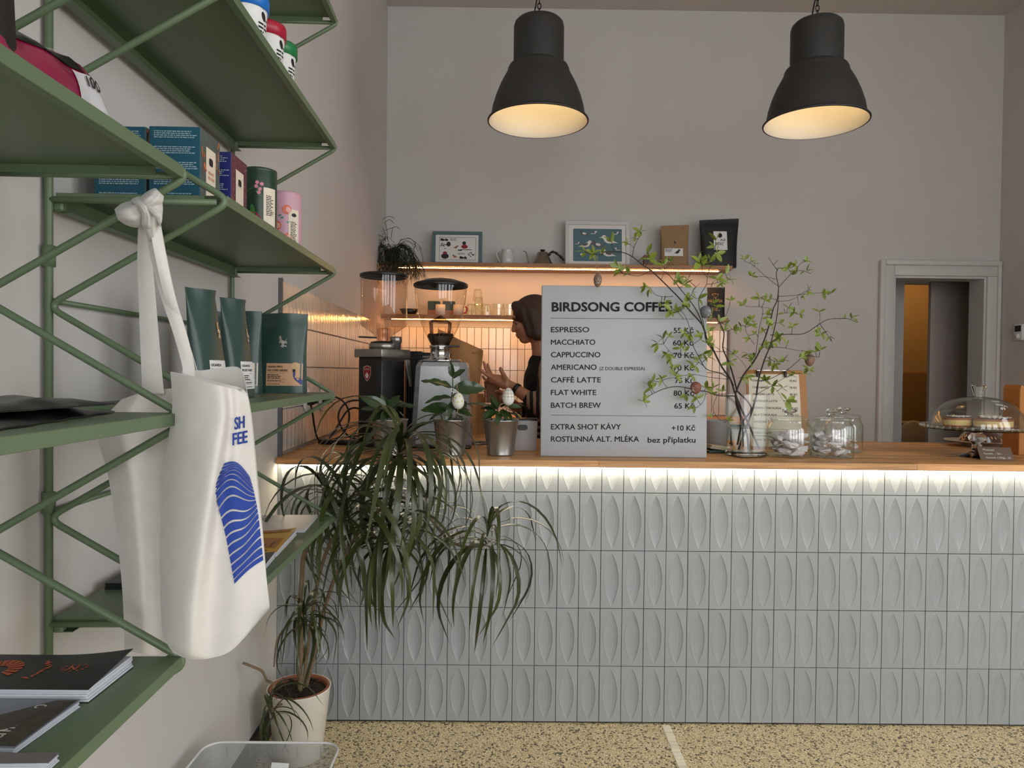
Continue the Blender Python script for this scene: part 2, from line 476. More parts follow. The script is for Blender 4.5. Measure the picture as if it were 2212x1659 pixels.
m_por = mat('porcelain', (226, 214, 196), .25, var=.03)
mb = MB(); mb.rbox((0, .22, .60), (.36, .16, .36), .03, 3); mb.build('cistern', m_por, tl)
mb = MB(); mb.rbox((0, .22, .795), (.38, .18, .03), .012, 2); mb.build('cistern_lid', m_por, tl)
mb = MB(); mb.lathe([(.10, 0), (.11, .02), (.10, .2), (.17, .36), (.18, .40), (.15, .40), (.1, .3)], 24, (0.05, -.12, 0), sy=1.25); mb.build('bowl', m_por, tl)
mb = MB(); mb.M = Matrix.Translation((0.09, .1, .42)) @ Matrix.Rotation(math.radians(98), 4, 'X') @ Matrix.Translation((0, .2, 0)); mb.lathe([(.0, .0), (.16, 0), (.18, .008), (.16, .02), (0, .024)], 24, sy=1.2); mb.build('seat_lid', m_por, tl)
th = thing('thermostat', 'small white wall thermostat with dark display', 'thermostat', (XR-.0, 5.18, 1.6))
p = at(2203, 722, 5.0); th.location = (XR, 5.03, 1.6)
mb = MB(); mb.rbox((-.012, 0, 0), (.024, .085, .115), .006, 2); mb.build('housing', mat('white_plastic', (222, 222, 220), .35, var=.03), th)
mb = MB(); mb.box((-.0245, 0, .026), (.002, .06, .042)); mb.build('display', m_black, th)
mb = MB(); mb.M = Matrix.Translation((-.024, 0, -.028)) @ Matrix.Rotation(-math.pi/2, 4, 'Y'); mb.lathe([(.017, 0), (.016, .012), (.0, .013)], 16); mb.build('dial', MATS['white_plastic'], th)

# ------------------------------------------------------------------ glazed wall tiles (splashback)
def tilemat(name, col, rough, wob, bs):
    m = mat(name, col, rough, var=.05, scale=6, rand=.05, bump=wob, bscale=bs, coat=.6)
    return m
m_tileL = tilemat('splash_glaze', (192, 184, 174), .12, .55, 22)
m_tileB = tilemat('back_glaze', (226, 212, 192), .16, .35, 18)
m_grout = mat('grout', (150, 144, 136), .9)
TW, THt = .0530, .1562
tm = MB(); tm.rbox((0, 0, 0), (TW-.003, .010, THt-.003), .002, 1); tmeB = tm.mesh('tile', m_tileB)
tm = MB(); tm.rbox((0, 0, 0), (.010, TW-.003, THt-.003), .002, 1); tmeL = tm.mesh('tile', m_tileL)
rt = random.Random(3)
nl = int((5.24-2.6)/TW)
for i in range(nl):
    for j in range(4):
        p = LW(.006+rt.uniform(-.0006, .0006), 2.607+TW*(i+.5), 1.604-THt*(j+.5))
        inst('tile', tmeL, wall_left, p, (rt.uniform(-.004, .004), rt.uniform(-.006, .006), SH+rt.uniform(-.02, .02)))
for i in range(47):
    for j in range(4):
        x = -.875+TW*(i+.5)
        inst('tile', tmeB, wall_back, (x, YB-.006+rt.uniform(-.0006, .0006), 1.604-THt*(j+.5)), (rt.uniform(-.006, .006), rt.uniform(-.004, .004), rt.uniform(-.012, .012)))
mb = MB(); mb.prism([LW(.0, 2.597, .94), LW(.0, 2.607, .94), LW(.016, 2.607, .94), LW(.016, 2.597, .94)], (0, 0, .672)); 
mb.prism([LW(.0, 2.607, .955), LW(.0, 5.25, .955), LW(.002, 5.25, .955), LW(.002, 2.607, .955)], (0, 0, .648), mi=1)
struct(mb.build('trim_2', [mat('edge_metal', (110, 112, 116), .35, metal=.6), m_grout]))
mb = MB(); mb.box((-.87+47*TW/2, YB-.0015, 1.604-2*THt), (47*TW+.01, .002, 4*THt+.004)); mb.box((-.87+47*TW+.012, YB-.006, 1.28), (.012, .012, .65))
struct(mb.build('trim_3', m_grout))

# ------------------------------------------------------------------ bar counter with relief tiles
ZT = .966; WT = .023; YT = 2.6
m_rel = mat('relief_glaze', (154, 158, 160), .30, var=.045, scale=16, rand=.035, bump=.10, bscale=90, coat=.25)
m_body = mat('counter_grout', (112, 112, 110), .9, var=.08)
counter = thing('bar_counter', 'long bar counter clad in white leaf-relief tiles', 'counter', (.9, YT, 0))
mb = MB(); mb.box((-.9+(-.826+2.75)/2, .36, .4715), (2.75+.826, .70, .943)); mb.build('carcass', m_body, counter)
def leaf_tile(wd, ht, full, z_from=0.0):
    """tile whose face holds a sunken pointed oval; ht may cut the full height short"""
    mb = MB(); hw = wd/2; n = 18; m0 = .0065; Lh = (full-2*m0)/2; LWd = .0272; th = .011
    rows = []
    zs = [0.0, m0*.999]+[m0+2*Lh*(.5-.5*math.cos(math.pi*i/n)) for i in range(1, n)]+[full-m0*.999, full]
    zs = [z for z in zs if z < ht-1e-6]+[ht]
    for z in zs:
        q = (z-m0-Lh)/Lh
        l = LWd*max(0.0, 1-abs(q)**2.0)**.95 if abs(q) < 1 else 0.0
        l = max(l, .0006)
        dp = .0064*(l/LWd)**.8 if l > .001 else 0
        row = []
        for x, dd in ((-hw, 0), (-l-.003, .0), (-l, -.0009*(l/LWd)), (-l*.80, dp*.45), (-l*.42, dp*.88), (0, dp), (l*.42, dp*.88), (l*.80, dp*.45), (l, -.0009*(l/LWd)), (l+.003, 0), (hw, 0)):
            row.append(Vector((x, -th+dd, z)))
        rows.append(row)
    mb.grid(rows, smooth=False)
    a = rows[0]; c = rows[-1]
    mb.add([Vector((-hw, 0, 0)), Vector((hw, 0, 0)), Vector((hw, 0, ht)), Vector((-hw, 0, ht)), a[0], a[-1], c[-1], c[0]],
           [(0, 1, 5, 4), (1, 2, 6, 5), (2, 3, 7, 6), (3, 0, 4, 7), (3, 2, 1, 0)])
    return mb.mesh('relief_tile', m_rel)
PW, PH = .0794, .2117
g = .0024
full_me = leaf_tile(PW-g, PH-g, PH-g); top_me = leaf_tile(PW-g, .943-4*PH-.003, PH-g)
for k in range(-11, 34):
    xc = .033+PW*(k+.5)
    if xc-PW/2 < -.905: continue
    for j in range(5):
        sx = 1.0; xx = xc
        if k == -11:
            x0 = -.826; x1 = .033+PW*(k+1); sx = (x1-x0)/PW; xx = (x0+x1)/2
        inst('relief_tile', full_me if j < 4 else top_me, counter, (xx-.9, .0102+rt.uniform(-.0006, .0006), PH*j+g/2+(.006 if j == 0 else 0)),
             (rt.uniform(-.003, .003), rt.uniform(-.002, .002), rt.uniform(-.004, .004)), (sx, 1, .972 if j == 0 else 1))
mb = MB(); mb.box((.05, -.003+.012, .004), (3.5, .004, .008)); mb.build('base_gap', m_black, counter)

# oak worktop glued from staves
def wood(name, c1, c2, axis='X', rough=.45, rand=.22, sc=1.0):
    m = bpy.data.materials.new(name); m.use_nodes = True; MATS[name] = m
    N = m.node_tree.nodes; L = m.node_tree.links; b = N['Principled BSDF']
    tc = N.new('ShaderNodeTexCoord'); oi = N.new('ShaderNodeObjectInfo')
    ad = N.new('ShaderNodeVectorMath'); ad.operation = 'ADD'; sc_ = N.new('ShaderNodeVectorMath'); sc_.operation = 'SCALE'
    cb = N.new('ShaderNodeCombineXYZ'); L.new(oi.outputs['Random'], cb.inputs[0]); L.new(oi.outputs['Random'], cb.inputs[1])
    L.new(cb.outputs[0], sc_.inputs[0]); sc_.inputs['Scale'].default_value = 37
    L.new(tc.outputs['Object'], ad.inputs[0]); L.new(sc_.outputs[0], ad.inputs[1])
    mp = N.new('ShaderNodeMapping'); mp.inputs['Scale'].default_value = {'X': (2.2*sc, 42*sc, 42*sc), 'Y': (42*sc, 2.2*sc, 42*sc)}[axis]
    L.new(ad.outputs[0], mp.inputs[0])
    nz = N.new('ShaderNodeTexNoise'); nz.inputs['Scale'].default_value = 1.6; nz.inputs['Detail'].default_value = 7; nz.inputs['Distortion'].default_value = .6
    L.new(mp.outputs[0], nz.inputs['Vector'])
    cr = N.new('ShaderNodeValToRGB'); cr.color_ramp.elements[0].position = .3; cr.color_ramp.elements[1].position = .7
    cr.color_ramp.elements[0].color = lin(c1); cr.color_ramp.elements[1].color = lin(c2)
    L.new(nz.outputs['Fac'], cr.inputs[0])
    mr = N.new('ShaderNodeMapRange'); mr.inputs[3].default_value = 1-rand; mr.inputs[4].default_value = 1+rand
    L.new(oi.outputs['Random'], mr.inputs[0])
    vm = N.new('ShaderNodeVectorMath'); vm.operation = 'SCALE'; L.new(cr.outputs[0], vm.inputs[0]); L.new(mr.outputs[0], vm.inputs['Scale'])
    L.new(vm.outputs[0], b.inputs['Base Color']); b.inputs['Roughness'].default_value = rough
    bp = N.new('ShaderNodeBump'); bp.inputs['Strength'].default_value = .08; bp.inputs['Distance'].default_value = .002
    L.new(nz.outputs['Fac'], bp.inputs['Height']); L.new(bp.outputs[0], b.inputs['Normal'])
    return m
m_oak = wood('oak', (172, 120, 72), (230, 176, 114))
m_oakY = wood('oak_return', (172, 120, 72), (230, 176, 114), 'Y')
m_shelfw = wood('shelf_oak', (120, 78, 42), (178, 122, 70), rand=.08)
YW0, YW1 = 2.57, 3.43
worktop = thing('worktop', 'oiled oak stave worktop on the tiled bar', 'worktop', (0.9, YW0, ZT))
sw = (YW1-YW0)/18
ends = [2.78]
for i in range(18):
    x = -.818+random.uniform(.2, .9) if i else .335-.0; x0 = -.823+(-.0012)*i
    cuts = [x0]
    while x < 2.74:
        cuts.append(x); x += random.uniform(.55, 1.1) if i else 1.15
    cuts.append(2.75)
    for a, b_ in zip(cuts[:-1], cuts[1:]):
        mb = MB(); mb.rbox((0, 0, -WT/2), (b_-a-.0004, sw-.0003, WT), .0007, 1)
        mb.build('stave', m_oak, worktop, ((a+b_)/2-.9, sw*(i+.5), 0))
ret = thing('worktop_return', 'oak worktop return running back along the tiled left wall', 'worktop', LW(.004, YW1+.0005, ZT), SH)
nst = 16; x0, x1 = .001, .745
for i in range(nst):
    ww = (x1-x0)/nst; yy = YW1
    cuts = [YW1+.0005, YW1+random.uniform(.3, .7), YW1+random.uniform(.9, 1.25), 4.66]
    for a, b_ in zip(cuts[:-1], cuts[1:]):
        mb = MB(); mb.rbox((0, 0, -WT/2), (ww-.0003, b_-a-.0004, WT), .0007, 1)
        mb.build('stave', m_oakY, ret, (x0+ww*(i+.5), (a+b_)/2-YW1, 0))
mb = MB(); mb.box((.375, .62, -.024-.455), (.72, 1.2, .91)); mb.build('base_cabinet', mat('cabinet_white', (205, 203, 200), .5), ret)
bc = thing('back_counter', 'oak topped back counter under the wall shelves', 'counter', (.5, 4.72, 0))
mb = MB(); mb.rbox((0.0, .27, .9625), (2.7, .545, .025), .002, 1); mb.build('top', m_oak, bc)
mb = MB(); mb.box((0, .285, .475), (2.66, .51, .945)); mb.build('cabinet', MATS['cabinet_white'], bc)
mb = MB(); mb.box((0, .02, .935), (2.68, .02, .03)); mb.build('edge_rail', m_black, bc)
for k in range(4):
    dr = MB(); dr.rbox((-1.0+.66*k, .02, .45), (.64, .02, .86), .003, 1); d_ = dr.build('door', MATS['cabinet_white'], bc)
    h_ = MB(); h_.rbox((-1.0+.66*k+.25, .0, .8), (.012, .02, .12), .003, 1); h_.build('handle', m_black, d_)

# ------------------------------------------------------------------ LED strips
m_led = emis('led_cool', (255, 240, 206), 52)
m_ledw = emis('led_warm', (255, 180, 100), 88)
m_alu = mat('led_channel', (200, 200, 196), .4, metal=.7)
def led(name, label, x0, x1, y, z, mm, wd=.008, dots=False, light=None):
    t_ = thing(name, label, 'light strip', ((x0+x1)/2, y, z))
    mb = MB(); mb.box((0, 0, .0015), (x1-x0, wd+.006, .003)); mb.build('channel', m_alu, t_)
    mb = MB()
    if dots:
        n = int((x1-x0)/.0167)
        for i in range(n): mb.box((-(x1-x0)/2+(i+.5)*.0167, 0, -.0012), (.0115, wd, .0024))
    else: mb.box((0, 0, -.001), (x1-x0, wd, .002))
    mb.build('diodes', mm, t_); return t_
led('led_strip', 'white light strip hidden under the worktop lip above relief tiles', -.815, 2.74, 2.584, ZT-WT-.003, m_led, .007)

# ------------------------------------------------------------------ wall shelves with LED light
SU_Y0 = 4.985; SU_Z0 = 2.008; SUX0, SUX1 = -.872, 1.562
su = thing('wall_shelf', 'upper oak wall shelf with lit underside holding frames and kettle', 'shelf', ((SUX0+SUX1)/2, YB, SU_Z0))
mb = MB(); mb.rbox((0, -(YB-SU_Y0)/2, .014), (SUX1-SUX0, YB-SU_Y0, .028), .0015, 1); mb.build('board', m_shelfw, su)
SL_Y0 = 5.06; SL_Z0 = 1.652
sl = thing('wall_shelf', 'lower oak wall shelf with lit underside holding glasses', 'shelf', ((SUX0+SUX1)/2, YB, SL_Z0))
mb = MB(); mb.rbox((0, -(YB-SL_Y0)/2, .014), (SUX1-SUX0, YB-SL_Y0, .028), .0015, 1); mb.build('board', m_shelfw, sl)
led('led_strip', 'warm light strip under the upper wall shelf', SUX0+.1, SUX1-.07, SU_Y0+.06, SU_Z0-.003, m_ledw, .010, True)
led('led_strip', 'warm light strip under the lower wall shelf', SUX0+.05, SUX1-.05, SL_Y0+.05, SL_Z0-.003, m_ledw, .008, True)

# ------------------------------------------------------------------ pendant lamps
m_shade = mat('shade_graphite', (38, 37, 36), .55, var=.06, bump=.05, bscale=300)
m_inner = mat('shade_white', (240, 236, 226), .5, var=.02)
m_bulb = emis('bulb', (255, 200, 128), 3.2)
m_iron = mat('black_iron', (20, 20, 20), .4, metal=.5)
def pendant(c, label):
    t_ = thing('pendant_lamp', label, 'lamp', c, 0, 'pendant lamps above the bar')
    out = [(.0, .470), (.075, .468), (.100, .462), (.112, .450), (.1165, .432), (.1165, .262), (.122, .258), (.136, .250), (.142, .238), (.143, .228), (.150, .214), (.176, .165), (.196, .115), (.211, .065), (.2185, .022), (.222, .012), (.230, .008), (.235, .003), (.2345, -.002), (.228, -.003)]
    mb = MB(); mb.lathe(out, 56); smooth_obj(mb.build('shade', m_shade, t_), 35)
    inn = [(.228, -.002), (.2165, .014), (.209, .065), (.194, .115), (.173, .165), (.146, .214), (.132, .240), (.110, .262), (.06, .30), (.0, .302)]
    mb = MB(); mb.lathe(inn, 56); mb.build('reflector', m_inner, t_)
    mb = MB(); mb.lathe([(.0, .205), (.022, .207), (.037, .222), (.042, .243), (.034, .268), (.018, .288), (.016, .302)], 24); mb.build('bulb', m_bulb, t_)
    mb = MB(); z = .468
    for i in range(30):
        s_ = .019; pts = []
        for k in range(14):
            a = 2*math.pi*k/14
            q = Vector((.008*math.cos(a), 0, .015*math.sin(a)))
            if i % 2: q = Vector((0, q.x, q.z))
            pts.append(q+Vector((0, 0, z+.014+i*.0245)))
        mb.tube(pts, .0022, 6, closed=True)
    mb.build('chain', m_iron, t_)
    top = ZC-c[2]
    mb = MB(); mb.tube(spline([(.0, .0, .46), (-.022, .004, .485), (-.012, .004, .56), (.012, 0, .7), (.006, 0, top-.02)], 6), .0032, 8); mb.build('cable', m_iron, t_)
    mb = MB(); mb.lathe([(.0, top-.05), (.05, top-.045), (.055, top)], 24); mb.build('ceiling_rose', m_iron, t_)
    mb = MB(); mb.tube([(0, 0, .47+30*.0245), (0, 0, top-.04)], .0022, 6); mb.build('hanger', m_iron, t_)
    l = bpy.data.lights.new('bulb_light', 'POINT'); l.energy = .74; l.color = (1.0, .72, .36); l.shadow_soft_size = .03
    o = bpy.data.objects.new('bulb_light', l); o.parent = t_; o.location = (0, 0, .17); COL.objects.link(o)
    return t_
pendant((.133, 3.35, 2.445), 'left dark pendant lamp above the menu board')
pendant((1.425, 3.35, 2.455), 'right dark pendant lamp above the glass jars')
# ------------------------------------------------------------------ green wire shelving
m_green = mat('green_powdercoat', (94, 112, 84), .42, var=.04, scale=5, bump=.03, bscale=400)
SZ = [.853, 1.2155, 1.578, 1.9405, 2.303]
SD = .31
def shelf_unit(s0, s1, label, near=True, far=True):
    O = LW(0, s0, 0)
    t_ = thing('shelving_unit', label, 'shelving', O, SH)
    Ln = s1-s0
    for sgn, y in ((1, .006), (-1, Ln-.006)):
        mb = MB(); mb.tube([(.012, y, .60), (.012, y, 2.62)], .0068, 10)
        p = mb.build('post', m_green, t_)
        for z in (.853+.18, 1.578-.125, 2.303-.125):
            mb = MB(); mb.tube([(.012, y, z-.001), (.012, y, z+.035)], .0105, 12); mb.build('sleeve', m_green, p)
        # zigzag bracket wire from wall to shelf nose and back
        raw = []
        for i, z in enumerate(SZ):
            raw += [(.010, z-.193), (SD+.008, z-.010)]
        raw.append((.010, SZ[-1]+.172))
        pts = [(raw[0][0], y, raw[0][1])]
        for a_, c_, e_ in zip(raw[:-2], raw[1:-1], raw[2:]):
            A_, C_, E_ = Vector(a_), Vector(c_), Vector(e_)
            d1 = (A_-C_).normalized(); d2 = (E_-C_).normalized(); k_ = .026
            for q in range(7):
                t1 = q/6; P_ = (C_+d1*k_)*(1-t1)**2+C_*2*t1*(1-t1)+(C_+d2*k_)*t1**2
                pts.append((P_.x, y, P_.y))
        pts.append((raw[-1][0], y, raw[-1][1]))
        mb = MB(); mb.tube(pts, .0058, 10); mb.build('bracket', m_green, t_)
        for z in SZ:
            mb = MB(); mb.tube([(.012, y, z-.012), (SD-.016, y, z-.012)], .0056, 10); mb.build('arm', m_green, t_)
    for z in (SZ[0]+.18, SZ[1]+.18, SZ[2]+.18):
        mb = MB(); mb.tube([(.010, .006, z), (.010, Ln-.006, z)], .0048, 10); mb.build('rail', m_green, t_)
    for z in SZ:
        mb = MB(); y0, y1 = .012, Ln-.012; tk = .0016; lip = .017
        mb.rbox((SD/2+.01, Ln/2, z+.001-tk/2), (SD-.02, y1-y0, tk), .0006, 1)
        mb.rbox((SD-.001, Ln/2, z-lip/2+.0005), (.0022, y1-y0, lip), .0008, 1)
        mb.rbox((SD-.008, Ln/2, z-lip+.0015), (.013, y1-y0, .0016), .0006, 1)
        mb.rbox((.022, Ln/2, z-.016), (.002, y1-y0-.02, .032), .0008, 1)
        mb.rbox((.032, Ln/2, z-.0315), (.022, y1-y0-.02, .0016), .0006, 1)
        for yy in (y0+.001, y1-.001):
            mb.rbox((SD/2-.01, yy, z-.006), (SD-.06, .002, .0135), .0006, 1)
        sh = mb.build('shelf', m_green, t_)
        for yy in (.02, Ln-.02):
            mb = MB(); mb.rbox((.022, yy, z-.017), (.018, .016, .026), .003, 1); mb.build('clip', m_green, sh)
    return t_
shelf_unit(1.222, 2.105, 'sage green wire wall shelving between the tote bags and tiled wall')
shelf_unit(.185, 1.068, 'sage green wire wall shelving nearest the camera, cut by the left edge')
# ------------------------------------------------------------------ helpers for packs
def sheet(mb, fn, x0, y0, x1, y1, nx=6, ny=6, mi=0):
    mb.grid([[fn(x0+(x1-x0)*i/nx, y0+(y1-y0)*j/ny) for i in range(nx+1)] for j in range(ny+1)], True, mi)
def pouch(name, label, cat, loc, rz, wd, h, d, m, group=None, lean=0.0, topcurve=0.0, seal=.16, taper=.0, jag=0.0, seed=1):
    """stand-up pouch: gusseted foot, flat crimped top; returns the thing and its front sheet function"""
    t_ = thing(name, label, cat, loc, rz, group)
    rnd = random.Random(seed)
    def dep(t): return max(.004, d*(1-t**1.6)**1.0) if t < 1-seal*.6 else .004
    def wid(t): return wd*(1-taper*t)*(1-.035*math.sin(math.pi*min(1, t*1.15))) if t < 1 else wd*(1-taper)
    wob = [rnd.uniform(-1, 1) for _ in range(6)]
    def off(x, t): return lean*h*t+.004*t*math.sin(3.2*x/wd*2+wob[0]*3)*topcurve*8*t
    def fn(x, z, e=.0009):
        t = max(0, min(1, z/h)); q = min(1, abs(2*x/wid(t)))
        return Vector((x, -dep(t)/2*max(0, 1-q**4)**.35-e+off(x, t), z))
    rows = []; n = 16; sg = 28
    for i in range(n+1):
        t = i/n; row = []
        for k in range(sg):
            a = 2*math.pi*k/sg; c, s_ = math.cos(a), math.sin(a)
            x = wid(t)/2*math.copysign(abs(c)**.5, c); y = dep(t)/2*math.copysign(abs(s_)**.7, s_)
            y += off(x, t)
            z = h*t + (jag*h*(x/wd) if t > .9 else jag*h*(x/wd)*t)
            row.append(Vector((x, y, z)))
        rows.append(row)
    mb = MB(); mb.grid(rows, True, close_u=True)
    mb.add(rows[0], [tuple(range(sg-1, -1, -1))]); mb.add(rows[-1], [tuple(range(sg))])
    mb.build('pouch', m, t_)
    return t_, fn
def tin(name, label, loc, r, h, m, lidm, rz=0):
    t_ = thing(name, label, 'tin', loc, rz)
    mb = MB(); mb.lathe([(0, 0), (r-.001, 0), (r, .002), (r, h-.008), (r-.0005, h-.006)], 40); mb.build('body', m, t_)
    mb = MB(); mb.lathe([(r-.0006, h-.0075), (r+.0002, h-.006), (r+.0002, h-.001), (r-.002, h), (0, h-.001)], 40); mb.build('lid', lidm, t_)
    def fn(x, z, e=.0007):
        a = x/r-math.pi/2
        return Vector(((r+e)*math.cos(a), (r+e)*math.sin(a), z))
    return t_, fn
m_print_k = mat('ink_black', (24, 24, 26), .6)
m_print_w = mat('ink_white', (226, 224, 218), .6)
m_cream = mat('label_cream', (224, 212, 192), .6, var=.03)
m_peach = mat('label_peach', (206, 160, 122), .6, var=.03)
m_paper = mat('paper_white', (226, 226, 224), .7, var=.03)

# ------------------------------------------------------------------ paper tubs on the high shelf
def tub(label, s, u, col, nm):
    t_ = thing('paper_tub', label, 'tub', LW(u, s, SZ[3]+.0012), SH-.6)
    h = .134; r0, r1 = .033, .0415
    mb = MB(); mb.lathe([(0, 0), (r0, 0), (r1, h-.012)], 36); mb.build('cup', m_paper, t_)
    mb = MB(); mb.lathe([(r1-.001, h-.03), (r1+.0028, h-.030), (r1+.0034, h-.006), (r1+.001, h), (r1-.004, h), (r1-.006, h-.004), (0, h-.004)], 36); mb.build('lid', mat(nm, col, .35, var=.03), t_)
    mb = MB()
    def fn(x, z):
        r = r0+(r1-r0)*z/(h-.012)+.0007; a = x/.04-math.pi/2
        return Vector((r*math.cos(a), r*math.sin(a), z))
    for cx_ in (.02, -.05, .075):
        ell2(mb, fn, cx_, .088, .006, .010, rot=.5); ell2(mb, fn, cx_+.012, .083, .003, .003)
        text_to(mb, 'TC', fn, cx_-.012, .102, .006); smear(mb, fn, cx_-.014, .070, .03, .004, 3, 5)
    mb.build('printing', m_print_k, t_); return t_
tub('white paper tub with bright blue lid on the high green shelf', 1.545, .238, (22, 110, 196), 'lid_blue')
tub('white paper tub with crimson lid on the high green shelf', 1.675, .238, (170, 22, 52), 'lid_crimson')
tub('white paper tub with green lid on the high green shelf', 1.772, .238, (28, 122, 66), 'lid_green')

# ------------------------------------------------------------------ tea boxes
def teabox(label, u1, s0, wd, dp, h, side, front, seed, lines=9, navy=False):
    """u1: front face distance from the wall; s0: near end"""
    t_ = thing('tea_box', label, 'box', LW(u1-wd/2, s0+dp/2, SZ[2]+.0012), SH, 'tea boxes on the green shelf')
    mb = MB(); mb.rbox((0, 0, h/2), (wd, dp, h), .0012, 1); mb.build('carton', side, t_)
    mb = MB(); mb.rbox((wd/2+.0002, 0, h/2), (.0012, dp-.001, h-.001), .0004, 1); mb.build('front_panel', front, t_)
    fs = lambda x, z: Vector((x, -dp/2-.0008, z))
    ff = lambda y, z: Vector((wd/2+.0016, y, z))
    mb = MB()
    for k in range(5): smear(mb, fs, -wd*.40, h*.93-k*h*.2, wd*.86, .0018, 4, seed+k, lo=.8)
    mb.build('printing', mat('ink_pale', (150, 176, 184), .6), t_)
    mb = MB(); rect2(mb, ff, -dp*.26, h*.08, dp*.24, h*.80); mb.build('label_card', m_cream, t_)
    ff2 = lambda y, z: Vector((wd/2+.0021, y, z))
    mb = MB(); poly2(mb, ff2, [(x-.0, z) for x, z in rrect2(-.010, h*.58, .008, h*.68, .004)]); smear(mb, ff2, -.018, h*.28, .034, .0018, 3, seed)
    mb.build('crest', m_print_k, t_)
    mb = MB()
    if not navy:
        text_to(mb, 'BRAVE', ff2, 0, h*.46, .006, width=.026, center=True); text_to(mb, 'NEW HERB', ff2, 0, h*.39, .006, width=.030, center=True)
        rnd = random.Random(seed)
        for k in range(9):   # orange zigzag cracks on the pattern
            y = rnd.choice((-1, 1))*dp*rnd.uniform(.3, .46); z = h*rnd.uniform(.05, .95)
            pts = [Vector((wd/2+.0014, y, z))]
            for q in range(4): pts.append(pts[-1]+Vector((0, rnd.uniform(-.007, .007), rnd.uniform(-.012, .014))))
            pts = [Vector((p.x, max(-dp*.48, min(dp*.48, p.y)), max(.003, min(h-.003, p.z)))) for p in pts]
            mb.tube(pts, .0009, 4)
        mb.build('cracked_pattern', mat('ink_orange', (206, 108, 52), .6), t_)
    else:
        text_to(mb, 'PAPER & TEA', ff2, 0, h*.56, .004, width=.03, center=True, mi=0)
        rnd = random.Random(seed)
        for k in range(26): ell2(mb, lambda y, z: Vector((wd/2+.0014, y, z)), rnd.choice((-1, 1))*dp*rnd.uniform(.29, .47), h*rnd.uniform(.04, .96), .0011, .0011, 6)
        mb.build('star_pattern', mat('ink_star', (206, 190, 196), .6), t_)
    return t_
m_teal = mat('carton_teal', (16, 78, 98), .5, var=.05)
m_slate = mat('carton_slate', (78, 88, 84), .5, var=.35, scale=60)
m_navy = mat('carton_navy', (28, 34, 104), .5, var=.05)
m_plum = mat('carton_plum', (98, 46, 60), .5, var=.45, scale=40)
teabox('teal tea box with orange cracked front near the tote knot', .235, 1.305, .092, .092, .140, m_teal, m_slate, 4)
teabox('teal tea box with orange cracked front set back by the wall', .135, 1.310, .092, .092, .140, m_teal, m_slate, 9)
teabox('navy tea box with starry plum front beside the green tin', .238, 1.452, .092, .092, .140, m_navy, m_plum, 14, navy=True)
# tins
m_gtin = mat('tin_green', (30, 58, 42), .4, var=.08); m_lidg = mat('tin_lid', (44, 62, 50), .35)
t_, fn = tin('tea_tin', 'dark green tea tin printed with berries and red leaves', LW(.215, 1.705, SZ[2]+.0012), .039, .172, m_gtin, m_lidg, SH-.25)
mb = MB()
for a, b_, c in ((.0, .02, -.5), (.018, .02, .45), (-.02, .03, .9)): ell2(mb, fn, a, b_+.02, .013, .030, rot=c)
mb.build('red_leaf', mat('ink_red', (176, 32, 56), .5), t_)
mb = MB(); 
for a, b_, c in ((.006, .065, 0.1), (.030, .105, 1.0), (.002, .115, -1.2), (-.02, .10, -.4)): ell2(mb, fn, a, b_, .006, .020, rot=c)
mb.build('green_leaf', mat('ink_leafgreen', (58, 118, 52), .5), t_)
mb = MB()
for a, b_ in ((.016, .135), (.022, .120), (.014, .126), (.026, .132), (.020, .112)): ell2(mb, fn, a, b_, .0042, .0042)
mb.build('berry', mat('ink_pink', (214, 128, 148), .5), t_)
mb = MB(); sheet(mb, fn, .030, .012, .062, .125, 6, 2); mb.build('label_card', m_cream, t_)
mb = MB(); fn2 = lambda x, z: fn(x, z, .0013); smear(mb, fn2, .036, .105, .02, .002, 12, 4); mb.build('printing', m_print_k, t_)
m_ptin = mat('tin_pink', (206, 160, 176), .45, var=.03)
t_, fn = tin('tea_tin', 'pink tea tin printed with orange peaches', LW(.205, 1.955, SZ[2]+.0012), .0425, .178, m_ptin, mat('tin_lid_pink', (196, 152, 166), .35), SH-.25)
pc = [(-.012, .150), (.026, .128), (-.034, .110), (.0, .085), (.03, .055), (-.032, .045), (-.05, .15), (.0, .02)]
mb = MB()
for a, b_ in pc: ell2(mb, fn, a, b_, .0125, .0125, 18)
mb.build('peach', mat('ink_peach', (216, 112, 84), .5), t_)
mb = MB(); fn2 = lambda x, z: fn(x, z, .0012)
for a, b_ in pc: ell2(mb, fn2, a+.003, b_, .0066, .0076, 14, rot=.3)
mb.build('peach_core', mat('ink_core', (232, 170, 158), .5), t_)
mb = MB()
for a, b_ in ((-.032, .140), (-.036, .133), (.008, .112), (.014, .106), (.03, .095), (-.012, .06), (.006, .05)): ell2(mb, fn, a, b_, .0048, .0024, 8, rot=.4)
mb.build('peach_leaf', mat('ink_teal', (40, 134, 128), .5), t_)
mb = MB(); sheet(mb, fn, .030, .018, .060, .130, 6, 2); mb.build('label_card', m_cream, t_)
mb = MB(); ell2(mb, fn2, .045, .115, .007, .005); smear(mb, fn2, .036, .095, .02, .002, 14, 8); mb.build('printing', m_print_k, t_)

